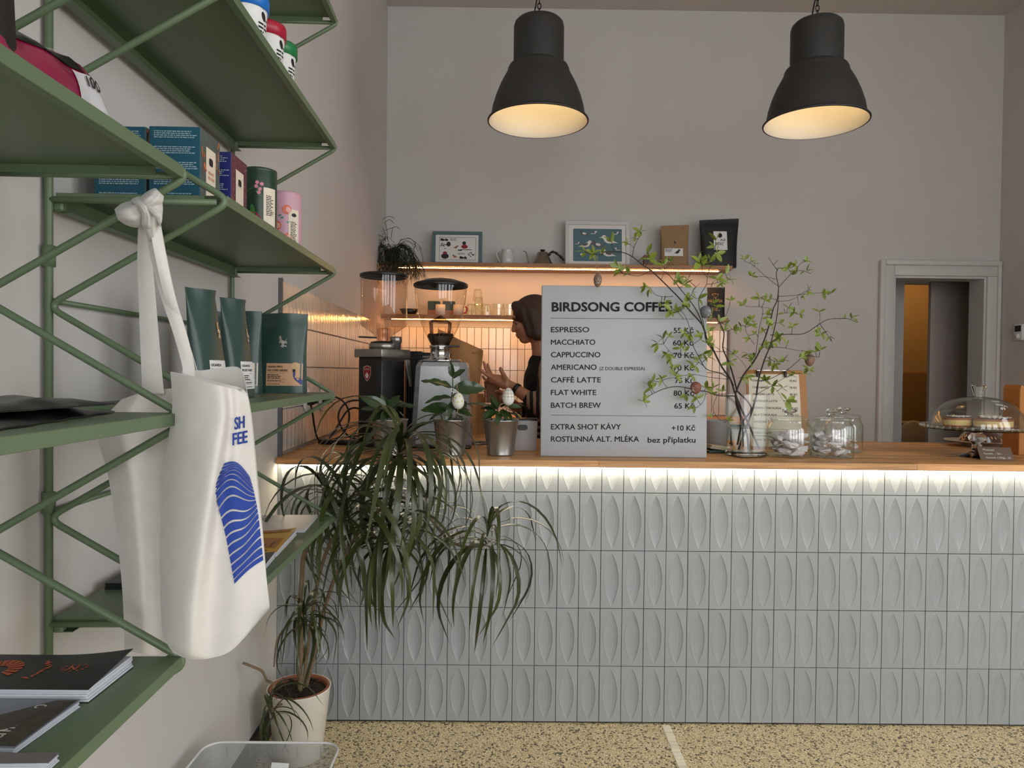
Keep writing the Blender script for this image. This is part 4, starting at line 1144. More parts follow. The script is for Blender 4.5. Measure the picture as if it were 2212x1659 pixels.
poly2(mb, fE3, [(0, .004), (.004, -.004), (.002, -.012), (.006, -.016), (0, -.025), (-.006, -.016), (-.002, -.012), (-.004, -.004)]); ell2(mb, fE3, -.007, -.010, .0025, .006); ell2(mb, fE3, .007, -.010, .0025, .006)
mb.build('badge_lettering', m_print_w, g1)['kind'] = 'stuff'

m_gsil = mat('grinder_silver', (156, 158, 160), .30, metal=.3, var=.04, coat=.5)
cL, cR = atz(889, 968, ZT), atz(1002, 968, ZT)
g2 = thing('coffee_grinder', 'silver coffee grinder with beans in a bowl shaped hopper', 'grinder', ((cL.x+cR.x)/2+.006, cL.y+.10, ZT+.0005))
def oct_(hw, hd, ch, z): return [Vector((x, y, z)) for x, y in ((-hw+ch, -hd), (hw-ch*.9, -hd), (hw+.012, -hd+ch*1.3), (hw+.012, hd-ch), (hw-ch, hd), (-hw+ch, hd), (-hw, hd-ch), (-hw, -hd+ch))]
mb = MB(); rows = [oct_(.118, .105, .022, 0), oct_(.116, .105, .022, .05), oct_(.100, .10, .022, .335), oct_(.092, .092, .024, .352), oct_(.05, .05, .02, .356)]
mb.grid(rows, False, close_u=True); mb.add(rows[0], [tuple(range(7, -1, -1))]); mb.add(rows[-1], [tuple(range(8))]); mb.build('body', m_gsil, g2)
mb = MB(); mb.rbox((0.005, 0, .006), (.25, .225, .014), .005, 2); mb.build('foot', m_blk, g2)
mb = MB(); mb.lathe([(0, .352), (.088, .354), (.090, .360), (.086, .364), (.05, .367)], 40, (-.008, 0, 0)); mb.build('setting_ring', m_chrome, g2)
mb = MB(); mb.tube([(-.05, -.05, .361), (-.105, -.055, .364)], .004, 8); mb.build('setting_lever', m_blk, g2)
mb = MB(); mb.lathe([(.047, .366), (.041, .372), (.041, .412), (.045, .415), (.045, .424), (.03, .424)], 36, (-.008, 0, 0)); mb.build('throat', m_chrome, g2)
mb = MB(); mb.rbox((.03, -.02, .420), (.09, .03, .008), .002, 1); mb.build('slide_gate', m_blk, g2)
hop = [(.040, .424), (.043, .432), (.058, .462), (.076, .500), (.092, .545), (.103, .595), (.109, .645), (.111, .672)]
mb = MB(); mb.lathe(hop, 52, (-.008, 0, 0)); mb.build('hopper', m_hop2, g2)
mb = MB(); mb.lathe([(0, .426), (.038, .426), (.041, .433), (.0555, .461), (.0545, .462), (.03, .468), (0, .465)], 40, (-.008, 0, 0)); o = mb.build('bean_fill', m_beans, g2)
bm_ = MB(); bm_.ell((0, 0, 0), (.0055, .004, .003), seg=8, rings=6); bme = bm_.mesh('coffee_bean', m_beans)
rb = random.Random(5)
bb = MB()
for k in range(90):
    a = rb.uniform(0, 6.28); r_ = .052*math.sqrt(rb.random()); Mx = Matrix.Rotation(rb.uniform(0, 6), 3, 'Z') @ Matrix.Rotation(rb.uniform(-.8, .8), 3, 'X')
    bb.ell((-.008+r_*math.cos(a), r_*math.sin(a), .466+rb.uniform(-.002, .005)), (.0058, .0042, .0032), Mx, 8, 5)
bb.build('coffee_beans', m_beans, g2)['kind'] = 'stuff'
mb = MB(); q = .047; mb.add([(-q-.008, -q, .518), (q-.008, -q, .518), (q-.008, q, .518), (-q-.008, q, .518), (-.008, 0, .552)], [(0, 1, 4), (1, 2, 4), (2, 3, 4), (3, 0, 4), (3, 2, 1, 0)]); mb.build('feed_roof', glass('feed_plastic', (170, 158, 148), 1.4, .1), g2)
for sx in (-1, 1):
    for sy in (-1, 1):
        mb = MB(); mb.tube([(-.008+sx*.036, sy*.036, .468), (-.008+sx*.040, sy*.040, .517)], .0042, 8); mb.build('feed_post', MATS['feed_plastic'], g2)
mb = MB(); mb.lathe([(.113, .668), (.115, .671), (.115, .680), (.106, .686), (.06, .700), (.02, .706), (0, .707)], 52, (-.008, 0, 0)); mb.build('lid', m_blk, g2)
mb = MB(); fn = lambda x, z: Vector((-.062+x, -.1035+.017*((z+.255)/.335)*0-.0004+(.005*(z+.24)/.335), .238+z))
for k in range(28):
    a0, a1 = 2*math.pi*k/28, 2*math.pi*(k+1)/28
    mb.add([fn(.040*math.cos(a0), .014*math.sin(a0)), fn(.040*math.cos(a1), .014*math.sin(a1)), fn(.0385*math.cos(a1), .0128*math.sin(a1)), fn(.0385*math.cos(a0), .0128*math.sin(a0))], [(0, 1, 2, 3)])
mb.build('badge_outline', m_print_k, g2)
mb = MB(); text_to(mb, 'fiorenzato', fn, 0, -.004, .010, width=.058, center=True); mb.build('badge_lettering', mat('ink_maroon', (96, 44, 48), .5), g2)['kind'] = 'stuff'

# filter coffee brewer behind the grinders
cb_ = thing('coffee_brewer', 'black filter coffee brewer half hidden between the two grinders', 'coffee maker', (-.45, 3.52, ZT+.0005))
mb = MB(); mb.rbox((.03, 0, .015), (.30, .16, .03), .006, 2); mb.build('base', m_blk, cb_)
mb = MB()
for k in range(9): mb.rbox((-.055+.0115*k-.0, 0, .21), (.0085, .13, .40), .003, 1)
mb.rbox((-.01, .004, .21), (.09, .12, .40), .003, 1); o = mb.build('tower', m_blk, cb_)
mb = MB(); mb.rbox((.09, 0, .385), (.17, .10, .038), .004, 2); mb.build('arm', m_blk, cb_)
mb = MB(); text_to(mb, 'MOCCAMASTER', lambda x, z: Vector((.045+x, -.0507, .378+z)), 0, 0, .010, width=.105); mb.build('lettering', m_print_w, cb_)['kind'] = 'stuff'
mb = MB(); mb.lathe([(.02, .25), (.055, .27), (.062, .35), (.062, .362)], 28, (.115, 0, 0)); mb.build('filter_holder', m_blk, cb_)
mb = MB(); mb.lathe([(0, .033), (.06, .035), (.072, .07), (.062, .15), (.05, .175)], 28, (.115, 0, 0)); mb.build('carafe', MATS['hopper_smoke'], cb_)
# kraft bags behind the silver grinder
m_kraft = mat('kraft_paper', (176, 128, 80), .75, var=.08, scale=20, bump=.35, bscale=14)
t_, fn = pouch('kraft_bag', 'open topped brown kraft bag behind the silver grinder', 'paper bag', (-.235, 3.62, ZT+.0005), -.15, .165, .475, .10, m_kraft, taper=-.42, jag=-.16, topcurve=1.0, seed=4)
mb = MB(); rect2(mb, fn, -.10, .41, .10, .4125); rect2(mb, fn, -.10, .405, .10, .4065); mb.build('zip_line', mat('kraft_dark', (146, 104, 62), .7), t_)
mb = MB(); ell2(mb, fn, .02, .345, .010, .008, 16); mb.build('valve', MATS['kraft_dark'], t_)
t_, fn = pouch('kraft_bag', 'small folded kraft bag on the worktop between grinder and person', 'paper bag', (-.155, 3.74, ZT+.0005), .25, .115, .20, .07, m_kraft, taper=.35, seed=6)

# socket outlets, plugs and cables on the tiled wall
m_sock = mat('socket_white', (206, 204, 202), .25, var=.03)
for i, (x, y) in enumerate(((661, 864), (694, 863))):
    p = atw(x, y, .011); 
    t_ = thing('wall_socket', ('white round socket nearer the bar edge, holding a plug', 'white round socket deeper along the tiled wall, holding a plug')[i], 'socket', p, SH, 'sockets on the tiled wall')
    mb = MB(); mb.M = Matrix.Rotation(math.pi/2, 4, 'Y')
    mb.lathe([(0, 0), (.052, 0), (.052, .006), (.047, .010), (.044, .0085), (.040, .0085), (.038, .011), (.030, .012), (.028, .006), (0, .005)], 36); mb.build('socket_plate', m_sock, t_)
    mb = MB(); mb.M = Matrix.Translation((.008, 0, 0)) @ Matrix.Rotation(math.pi/2, 4, 'Y'); mb.lathe([(0, 0), (.021, 0), (.021, .022), (.014, .03), (0, .03)], 20); mb.rbox((0, 0, .03), (.028, .026, .02), .005, 2); mb.build('plug', m_blk, t_)
def cable(label, pts, r=.0042):
    mb = MB(); mb.tube(spline([at(*p) for p in pts], 7), r, 8); return tag(mb.build('power_cable', m_blk, None), label, 'cable', 'cables behind the black grinder')
cable('black power cable dropping from the nearer socket to the worktop', [(669, 868, 2.98), (674, 885, 2.97), (679, 920, 3.0), (685, 945, 3.05), (694, 953, 3.08), (707, 952, 3.1), (722, 933, 3.12), (737, 907, 3.14), (750, 888, 3.16), (765, 881, 3.18), (782, 885, 3.2)])
cable('black power cable arching from the deeper socket over the worktop', [(709, 864, 3.2), (720, 858, 3.19), (733, 861, 3.18), (747, 874, 3.17), (754, 892, 3.16), (753, 912, 3.15), (744, 932, 3.14), (732, 945, 3.14), (719, 949, 3.13), (735, 946, 3.18), (762, 942, 3.2), (785, 942, 3.2)])
cable('black power cable looping beside the black grinder', [(785, 866, 3.2), (765, 865, 3.2), (748, 870, 3.19), (735, 884, 3.18), (731, 902, 3.17), (736, 920, 3.17), (746, 935, 3.18), (758, 945, 3.19), (785, 950, 3.19)])
o = MB(); o.rbox((0, 0, .010), (.17, .06, .019), .006, 2)
for k in range(3): o.lathe([(.016, .0), (.018, .0205), (.014, .0208), (.0, .018)], 16, (-.05+.05*k, 0, 0))
p = atz(735, 960, ZT); tag(o.build('power_strip', m_blk, None, (p.x-.005, p.y, ZT+.0005), (0, 0, -.25)), 'flat black power strip lying on the worktop by the tiled wall', 'power strip')
p = atz(1030, 960, ZT)
t_ = thing('drip_grate', 'small round steel grate lying right of the silver grinder', 'grate', (p.x, p.y+.02, ZT+.0005))
mb = MB(); mb.lathe([(.044, 0), (.050, .002), (.050, .008), (.046, .009), (.044, .006)], 36); mb.build('rim', m_steel, t_)
mb = MB()
for k in range(9): mb.box((-.036+.009*k, 0, .005), (.003, .09*math.sqrt(max(.05, 1-((-.036+.009*k)/.047)**2)), .002))
mb.build('grid_bars', m_steel, t_)
# white caddy with slot handle
cc = atz(1133, 974, ZT)
t_ = thing('storage_caddy', 'small white caddy with slot handle and dark lid behind the zinc pot', 'caddy', (cc.x, cc.y+.045, ZT+.0005))
rows = []
for z, k in ((0, .93), (.006, .96), (.118, 1.0), (.122, 1.0)):
    rows.append([Vector((x*k, y*k, z)) for x, y in rrect2(-.052, -.040, .052, .040, .014, 4)])
mb = MB(); mb.grid(rows, True, close_u=True); mb.add(rows[0], [tuple(range(len(rows[0])-1, -1, -1))]); smooth_obj(mb.build('tub', mat('caddy_grey', (188, 184, 182), .45, var=.03), t_))
mb = MB(); pts = [Vector((x, -.0405, z)) for x, z in rrect2(-.030, .082, .012, .104, .0105, 5)]; mb.prism(pts, (0, -.001, 0)); mb.build('slot', mat('slot_grey', (58, 60, 64), .5), t_)
mb = MB(); mb.grid([[Vector((x*k, y*k, z)) for x, y in rrect2(-.053, -.041, .053, .041, .014, 4)] for z, k in ((.120, 1.0), (.127, 1.0), (.128, .96))], True, close_u=True); mb.add([Vector((x*.96, y*.96, .128)) for x, y in rrect2(-.053, -.041, .053, .041, .014, 4)], [tuple(range(20))]); mb.build('lid', m_blk, t_)

# ------------------------------------------------------------------ leaves
def leafmesh(nm, L_, W_, droop, fold, m, wav=0.0, n=8, tip=1.0):
    mb = MB(); rows = []
    for i in range(n+1):
        t = i/n; w_ = W_/2*(math.sin(math.pi*t**.85)**.8) if 0 < t < 1 else 0
        z = -droop*L_*t*t; row = []
        for q in (-1, -.5, 0, .5, 1):
            row.append(Vector((L_*t*(1-.12*droop*t), q*w_, z+abs(q)*fold*w_+wav*W_*math.sin(t*17+q*2)*abs(q))))
        rows.append(row)
    mb.grid(rows, True); mb.grid([[p_-Vector((0, 0, .0004)) for p_ in r_][::-1] for r_ in rows], True)
    return mb.mesh(nm, m)
def face(d, toward, mix, rnd):
    '''leaf frame: along d, upper side turned partly to the given direction'''
    X = Vector(d).normalized(); n = Vector((0, 0, 1))*(1-mix)+Vector(toward).normalized()*mix+Vector((rnd.uniform(-.5, .5), rnd.uniform(-.5, .5), rnd.uniform(-.3, .3)))
    Z = n-X*n.dot(X)
    if Z.length < 1e-4: Z = X.orthogonal()
    Z.normalize(); Y_ = Z.cross(X)
    return Matrix((X, Y_, Z)).transposed().to_euler()
def orient(d, roll=0.0):
    q = Vector(d).normalized().to_track_quat('X', 'Z').to_matrix() @ Matrix.Rotation(roll, 3, 'X')
    return q.to_euler()
m_coff = mat('coffee_leaf', (40, 62, 26), .28, var=.25, scale=60, rand=.25, coat=.25)
CL = [leafmesh('leaf', 1, .48, .25, .18, m_coff, .05), leafmesh('leaf', 1, .54, .1, .25, m_coff, .06), leafmesh('leaf', 1, .44, .4, .15, m_coff, .04)]
m_zinc = mat('zinc', (168, 168, 164), .26, metal=.85, var=.08, scale=4)
m_soil = mat('soil', (44, 32, 24), .95, var=.5, scale=120, bump=1, bscale=120)
m_stem = mat('green_stem', (74, 84, 44), .6)
def zinc_pot(label, cx_, yb, leaves, seed, stems):
    p = atz(cx_, yb, ZT)
    t_ = thing('potted_coffee_plant', label, 'potted plant', (p.x, p.y+.05, ZT+.0005), 0, 'potted coffee plants on the bar')
    mb = MB(); mb.lathe([(0, .002), (.047, .002), (.049, 0), (.051, .002), (.0505, .005), (.0665, .128), (.069, .130), (.0695, .1335), (.068, .1355), (.066, .134), (.0645, .128), (.06, .11)], 44); mb.build('pot', m_zinc, t_)
    mb = MB(); mb.lathe([(.0615, .115), (.04, .121), (0, .123)], 24); mb.build('soil', m_soil, t_)
    C = Vector(t_.location)
    for st in stems:
        pts = [at(x, y, p.y+.05+dy)-C for x, y, dy in st]; pts = [pts[0]+Vector((0, 0, -.02))]+pts
        mb = MB(); mb.tube(spline(pts, 4), .0022, 6); mb.build('stem', m_stem, t_)
    rnd = random.Random(seed)
    for x0, y0, x1, y1, dy in leaves:
        a = at(x0, y0, p.y+.05+dy*.3); b_ = at(x1, y1, p.y+.05+dy); v = b_-a
        inst('leaf', CL[rnd.randrange(3)], t_, a-C, face(v, (.0, -1, .3), rnd.uniform(.35, .8), rnd), (v.length*1.05, v.length*.86, v.length*1.0))
    return t_, p
st1 = [[(836, 905, 0), (838, 880, 0)], [(850, 905, 0), (856, 868, .02)], [(822, 905, 0), (812, 880, -.02)]]
lv1 = [(836, 880, 782, 855, -.05), (836, 880, 824, 850, .0), (838, 882, 862, 855, -.03), (850, 878, 868, 858, .04), (840, 882, 783, 900, -.06), (838, 884, 826, 905, -.09), (852, 880, 872, 872, -.02), (855, 876, 897, 877, -.03), (852, 884, 876, 893, -.06), (820, 886, 780, 880, .03), (826, 882, 806, 856, .04), (846, 884, 838, 862, .05), (858, 872, 874, 865, .03), (842, 886, 858, 906, -.08), (832, 886, 800, 908, -.07), (848, 886, 870, 880, .05), (816, 884, 800, 870, -.03), (836, 884, 850, 895, -.1)]
zinc_pot('zinc pot with a low leafy coffee plant behind the dracaena', 836, 986, lv1, 1, st1)
st2 = [[(972, 905, 0), (974, 870, 0), (978, 835, 0), (977, 800, 0)], [(985, 905, 0), (990, 885, .01)], [(955, 905, 0), (948, 888, 0)]]
lv2 = [(977, 815, 972, 783, -.03), (978, 818, 1004, 795, .04), (978, 838, 914, 818, -.03), (978, 838, 1046, 838, -.02), (977, 858, 920, 858, -.05), (978, 860, 990, 840, .04), (976, 862, 1022, 868, .0), (974, 880, 912, 880, -.04), (974, 884, 928, 902, -.05), (975, 884, 955, 872, .05), (980, 885, 1015, 880, .02), (984, 888, 1020, 896, -.04), (978, 868, 968, 898, -.08), (960, 890, 940, 875, .03), (990, 890, 1008, 868, .05), (974, 892, 965, 905, -.08), (985, 895, 1000, 906, -.06)]
zp2, pp2 = zinc_pot('zinc pot with a tall coffee plant and a yellow dotted egg', 972, 986, lv2, 2, st2)
st3 = [[(1075, 905, 0), (1075, 885, 0)], [(1090, 905, 0), (1096, 880, .02)], [(1062, 905, 0), (1052, 885, -.02)]]
lv3 = [(1076, 886, 1016, 858, -.04), (1074, 884, 1054, 852, .02), (1076, 882, 1064, 852, -.0), (1076, 884, 1084, 862, -.06), (1090, 880, 1134, 861, .03), (1092, 884, 1134, 890, -.05), (1088, 886, 1110, 898, -.06), (1074, 888, 1048, 900, -.06), (1070, 886, 1040, 880, -.02), (1068, 888, 1042, 905, -.05), (1080, 888, 1075, 906, -.09), (1094, 876, 1124, 875, -.02), (1080, 880, 1100, 866, -.04), (1072, 880, 1046, 868, .04), (1096, 890, 1128, 904, .0), (1060, 888, 1036, 893, .03), (1086, 884, 1094, 904, -.09), (1076, 882, 1070, 860, .05)]
zp3, pp3 = zinc_pot('zinc pot with a bushy coffee plant and a checked egg beside the menu board', 1081, 986, lv3, 3, st3)
eggp = [(0, -.5)]+[(.5*math.sin(math.pi*i/16)*(1-.13*math.cos(math.pi*i/16)*-1), -.5*math.cos(math.pi*i/16)) for i in range(1, 16)]+[(0, .5)]
def egg(name, label, cat, c, wd, h, m, stick=None, string=None, flip=False):
    t_ = thing(name, label, cat, c)
    mb = MB(); mb.lathe([(r*wd, z*h*(-1 if flip else 1)) for r, z in eggp][::-1 if flip else 1], 28); mb.build('shell', m, t_)
    fn = lambda a, z: Vector((math.cos(a-math.pi/2)*(wd*.5*math.sqrt(max(0, 1-(2*z/h)**2))+.0006), math.sin(a-math.pi/2)*(wd*.5*math.sqrt(max(0, 1-(2*z/h)**2))+.0006), z))
    if stick:
        mb = MB(); mb.tube([Vector(stick)-Vector(c), (0, 0, -h*.45)], .0012, 6); mb.build('stick', mat('bamboo', (176, 144, 98), .6), t_)
    if string:
        mb = MB()
        S = Vector(string)-Vector(c)
        mb.tube([S, S*.6+Vector((.003, -.002, 0)), (.0015, 0, h*.5)], .0006, 5); mb.tube([S+Vector((.004, 0, .002)), S*.6+Vector((-.004, .0, 0)), (-.0015, 0, h*.5)], .0006, 5); mb.build('string', mat('twine', (168, 148, 118), .9), t_)
    return t_, fn
m_eggw = mat('egg_white', (226, 224, 216), .5, var=.03)
e1, f1 = egg('decorated_egg', 'white plastic egg with yellow dots on a stick in the middle pot', 'egg', at(990, 866, pp2.y), .044, .062, m_eggw, at(984, 908, pp2.y+.03), at(986, 826, pp2.y))
mb = MB()
for a, z in ((-.5, .012), (.35, .018), (.7, .0), (0, -.004), (.6, -.016), (-.8, .0), (-.35, -.02), (.1, -.024)): ell2(mb, f1, a, z, .16, .0034, 8)
mb.build('dots', mat('dot_yellow', (216, 198, 84), .5), e1)['kind'] = 'stuff'
mb = MB(); mb.tube(spline([(0, 0, .031), (-.010, -.004, .040), (-.024, -.004, .046), (-.022, -.004, .034), (-.006, -.003, .033)], 5), .0013, 6); mb.build('bow', m_eggw, e1)
e2, f2 = egg('decorated_egg', 'white egg with brown checked lines on a stick by the menu board', 'egg', at(1098, 857, pp3.y), .046, .066, m_eggw, at(1090, 908, pp3.y+.03), at(1095, 815, pp3.y))
mb = MB()
for k in range(5): mb.tube([f2(-1.2+2.4*i/12, -.024+.012*k) for i in range(13)], .0005, 4)
for k in range(5): mb.tube([f2(-1.1+.55*k, -.028+.056*i/10) for i in range(11)], .0005, 4)
mb.build('checked_lines', mat('line_brown', (150, 120, 90), .6), e2)['kind'] = 'stuff'
# ------------------------------------------------------------------ glass vase with budding branches
m_gl = glass('jar_glass', (248, 251, 249), 1.2)
m_water = glass('water', (244, 247, 245), .3)
vc = atz(1611, 990, ZT); vY = vc.y+.068
vx = at(1611, 985, vY).x
vase = thing('glass_vase', 'square clear glass vase of water holding budding branches', 'vase', (vx, vY, ZT+.0005), math.radians(13))
vw, vh, tk = .060, .238, .005
def sq(h_, z, r=.006): return [Vector((x, y, z)) for x, y in rrect2(-h_, -h_, h_, h_, r, 3)]
mb = MB(); rows = [sq(vw-.002, 0), sq(vw, .003), sq(vw, vh), sq(vw-tk, vh), sq(vw-tk, .022), sq(vw-tk-.01, .016)]
mb.grid(rows, True, close_u=True); mb.add(rows[0], [tuple(range(15, -1, -1))]); mb.add(rows[-1], [tuple(range(16))]); smooth_obj(mb.build('vessel', glass('vase_glass', (250, 252, 250), .4), vase), 30)
mb = MB(); mb.add([v_+Vector((0, 0, 0)) for v_ in sq(vw-tk-.0005, .110)], [tuple(range(16))]); rows = [sq(vw-tk-.0008, .023), sq(vw-tk-.0008, .110)]; mb.grid(rows, True, close_u=True); mb.build('water', m_water, vase)
m_base = mat('thick_glass', (236, 242, 240), .02, trans=1.0, var=.01)
mb = MB(); mb.rbox((0, 0, .0105), (2*vw-.004, 2*vw-.004, .017), .006, 3); mb.build('glass_base', m_base, vase)

m_bark = mat('twig_bark', (44, 36, 34), .75, var=.2)
m_sprout = mat('spring_leaf', (114, 130, 46), .42, var=.18, scale=80, rand=.22, sss=0)
m_bud = mat('bud', (196, 184, 132), .6)
SL = [leafmesh('leaf', 1, .46, .15, .12, m_sprout, 0, 6), leafmesh('leaf', 1, .40, .4, .2, m_sprout, 0, 6), leafmesh('leaf', 1, .52, -.1, .3, m_sprout, 0, 6)]
bud_mb = MB(); bud_mb.ell((.6, 0, 0), (.6, .2, .2), seg=6, rings=4); bud_me = bud_mb.mesh('bud', m_bud)
BY = vY
def branch(label, paths, clusters, seed):
    """paths: [(r0, r1, y0off, y1off, [(px, py), ...])]; clusters: tips and nodes as (px, py, number, size px)"""
    rnd = random.Random(seed)
    foot = Vector((vx, vY, ZT+.03))
    t_ = thing('budding_branch', label, 'branch', foot, 0, 'budding branches in the glass vase')
    mb = MB(); allp = []
    for r0, r1, d0, d1, pts in paths:
        n = len(pts); P = []
        for i, (x, y) in enumerate(pts):
            Yq = BY+d0+(d1-d0)*i/(n-1)
            if x < 1545: Yq = min(Yq, mbase.y-.035)     # stay in front of the board
            elif x < 1575 and y < 850: Yq = min(Yq, mbase.y-.01)
            P.append(at(x+rnd.uniform(-1, 1), y+rnd.uniform(-1, 1), Yq))
        S = spline(P, 4); k = len(S)
        mb.tube([q-foot for q in S], [r0+(r1-r0)*i/(k-1) for i in range(k)], 6)
        allp += list(zip(spline([Vector((x, y, 0)) for x, y in pts], 4), S))
    mb.build('twig', m_bark, t_)
    for cx_, cy_, nn, sz in clusters:
        # join each leaf tuft to the closest point of the twigs
        q, P0 = min(allp, key=lambda a: (a[0].x-cx_)**2+(a[0].y-cy_)**2)
        Yc = P0.y+rnd.uniform(-.012, .012)
        C = at(cx_, cy_, Yc)
        if (C-P0).length > .006:
            m2 = MB(); m2.tube([P0-foot, (P0*.4+C*.6)-foot+Vector((0, 0, rnd.uniform(-.004, .004))), C-foot], [.0012, .001, .0008], 5); m2.build('twiglet', m_bark, t_)
        out = Vector((cx_-q.x, 0, -(cy_-q.y)))
        base_a = math.atan2(out.z, out.x) if out.length > 3 else rnd.uniform(.3, 2.8)
        for k in range(nn):
            a = base_a+(k-(nn-1)/2)*1.15+rnd.uniform(-.35, .35)
            v = Vector((math.cos(a), rnd.uniform(-.7, .15), math.sin(a)*.9))
            L_ = sz*BY/FPX*rnd.uniform(.8, 1.25)
            inst('leaf', SL[rnd.randrange(3)], t_, C-foot, face(v, (0, -1, .2), rnd.uniform(.1, .95), rnd), (L_, L_*rnd.uniform(.85, 1.1), L_))
        if rnd.random() < .55:
            for k in range(2):
                v = Vector((rnd.uniform(-1, 1), rnd.uniform(-.6, .2), rnd.uniform(.1, 1)))
                inst('bud', bud_me, t_, C-foot, orient(v), (.008,)*3)
    return t_
in1, in2, in3 = [(1640, 968), (1618, 920), (1600, 880)], [(1592, 960), (1604, 915), (1622, 880)], [(1618, 975), (1612, 930), (1592, 880)]
branch('budding branch arching far left over the menu board toward the framed birds',
  [(.0042, .0035, -.02, 0, in1+[(1588, 850)]), (.0035, .0012, .0, -.12, [(1588, 850), (1577, 819), (1559, 794), (1538, 750), (1527, 730), (1517, 704), (1492, 672), (1467, 645), (1453, 629), (1428, 604), (1405, 583), (1390, 574), (1367, 555), (1348, 547), (1325, 543.5), (1306, 545), (1299, 551)]),
   (.0013, .0008, -.1, -.12, [(1367, 555), (1369, 534), (1378, 515), (1385, 502)]), (.001, .0007, -.11, -.12, [(1369, 534), (1360, 527)]), (.001, .0007, -.12, -.13, [(1325, 543), (1323, 530)]),
   (.002, .001, -.03, .06, [(1517, 700), (1506, 672), (1488, 647), (1472, 627), (1456, 606), (1440, 590), (1421, 581), (1405, 580)]),
   (.0011, .0007, -.06, -.03, [(1453, 640), (1435, 642), (1415, 635), (1405, 622)]), (.001, .0007, -.08, -.06, [(1428, 604), (1432, 595), (1436, 582)]), (.001, .0007, -.05, -.1, [(1405, 583), (1380, 597), (1345, 590)]),
   (.001, .0006, .0, .03, [(1456, 606), (1459, 594), (1458, 584)]), (.001, .0006, 0, .05, [(1488, 647), (1500, 625), (1512, 612)])],
  [(1264, 545, 3, 17), (1283, 547, 5, 18), (1299, 548, 2, 14), (1321, 524, 2, 20), (1355, 523, 4, 14), (1382, 500, 5, 17), (1372, 514, 3, 13), (1402, 560, 4, 20), (1398, 547, 2, 20), (1340, 586, 4, 16), (1334, 578, 2, 18), (1358, 590, 3, 15), (1399, 588, 2, 14), (1435, 572, 4, 18), (1448, 566, 3, 14), (1402, 625, 4, 15), (1394, 620, 3, 14), (1428, 655, 3, 12), (1462, 605, 4, 17), (1478, 615, 3, 18), (1486, 603, 3, 15), (1495, 632, 3, 16), (1488, 655, 2, 17), (1508, 645, 2, 20)], 1)
branch('upright budding branch rising to the black coffee bag on the shelf',
  [(.0038, .0032, .02, .01, in2+[(1592, 845)]), (.0032, .0016, .01, .04, [(1592, 845), (1581, 803), (1570, 773), (1561, 750), (1563, 720), (1556, 700), (1545, 681)]),
   (.0016, .0007, .02, .0, [(1540, 757), (1525, 735), (1520, 700), (1510, 660), (1512, 640), (1526, 613), (1529, 590), (1540, 562), (1544, 542)]),
   (.001, .0007, 0, .03, [(1526, 613), (1540, 612), (1560, 608), (1580, 603)]), (.001, .0007, .0, -.03, [(1529, 600), (1518, 585), (1515, 566)]),
   (.001, .0007, .02, .05, [(1556, 700), (1568, 680), (1575, 660)]), (.001, .0006, .02, .05, [(1563, 718), (1580, 712), (1600, 714)]), (.001, .0006, .02, .05, [(1561, 750), (1578, 760), (1600, 778), (1612, 795)])],
  [(1512, 565, 5, 22), (1518, 573, 3, 24), (1508, 552, 3, 15), (1546, 520, 2, 26), (1543, 533, 4, 17), (1548, 548, 4, 17), (1536, 566, 3, 18), (1549, 603, 4, 20), (1556, 612, 3, 15), (1578, 604, 4, 15), (1568, 592, 2, 20), (1578, 648, 3, 13), (1540, 655, 3, 18), (1545, 662, 3, 18), (1538, 680, 3, 16), (1553, 694, 2, 18), (1560, 715, 2, 16), (1585, 713, 4, 14), (1568, 700, 3, 12), (1530, 715, 4, 18), (1520, 720, 2, 18), (1512, 722, 3, 15), (1528, 742, 4, 18), (1540, 748, 3, 17), (1585, 765, 4, 13), (1573, 783, 3, 14), (1583, 778, 2, 12)], 2)
branch('tall budding branch with forked top right of the menu board',
  [(.0042, .0036, .01, .0, in3+[(1590, 848)]), (.0036, .0014, .0, .10, [(1590, 848), (1604, 812), (1625, 785), (1639, 762), (1652, 730), (1664, 693), (1670, 668), (1678, 649), (1682, 622), (1676, 594), (1680, 578)]),
   (.0014, .0007, .10, .11, [(1680, 584), (1671, 572), (1660, 555)]), (.001, .0006, .1, .1, [(1671, 572), (1682, 562)]), (.0012, .0007, .1, .08, [(1682, 620), (1700, 601), (1710, 592), (1723, 585), (1735, 584), (1750, 590)]), (.001, .0006, .09, .08, [(1720, 586), (1723, 578), (1733, 565), (1745, 565)]),
   (.001, .0006, .1, .13, [(1675, 604), (1655, 598), (1627, 598)]), (.001, .0006, .1, .13, [(1680, 617), (1655, 597), (1630, 576), (1609, 563)]),
   (.0012, .0006, .05, .08, [(1632, 766), (1639, 716), (1645, 686), (1645, 663), (1616, 662), (1605, 658)]), (.001, .0006, .07, .08, [(1668, 672), (1661, 666), (1645, 664)]), (.001, .0006, .03, .0, [(1630, 743), (1613, 718), (1609, 705)])],
  [(1608, 560, 3, 14), (1622, 566, 3, 13), (1630, 570, 3, 12), (1625, 596, 4, 15), (1688, 580, 2, 15), (1702, 580, 3, 15), (1718, 574, 3, 14), (1740, 565, 4, 14), (1722, 588, 2, 14), (1712, 594, 3, 13), (1742, 586, 3, 16), (1750, 592, 2, 14), (1640, 645, 4, 18), (1652, 648, 3, 17), (1606, 658, 4, 16), (1665, 645, 3, 12), (1612, 700, 3, 19), (1600, 705, 3, 15), (1625, 703, 3, 15), (1622, 690, 3, 14), (1660, 687, 3, 15), (1655, 678, 2, 15), (1618, 730, 3, 16), (1632, 722, 3, 15), (1650, 715, 3, 14), (1605, 815, 4, 17), (1615, 812, 3, 16), (1622, 776, 4, 18), (1628, 772, 3, 16), (1616, 765, 2, 18)], 3)
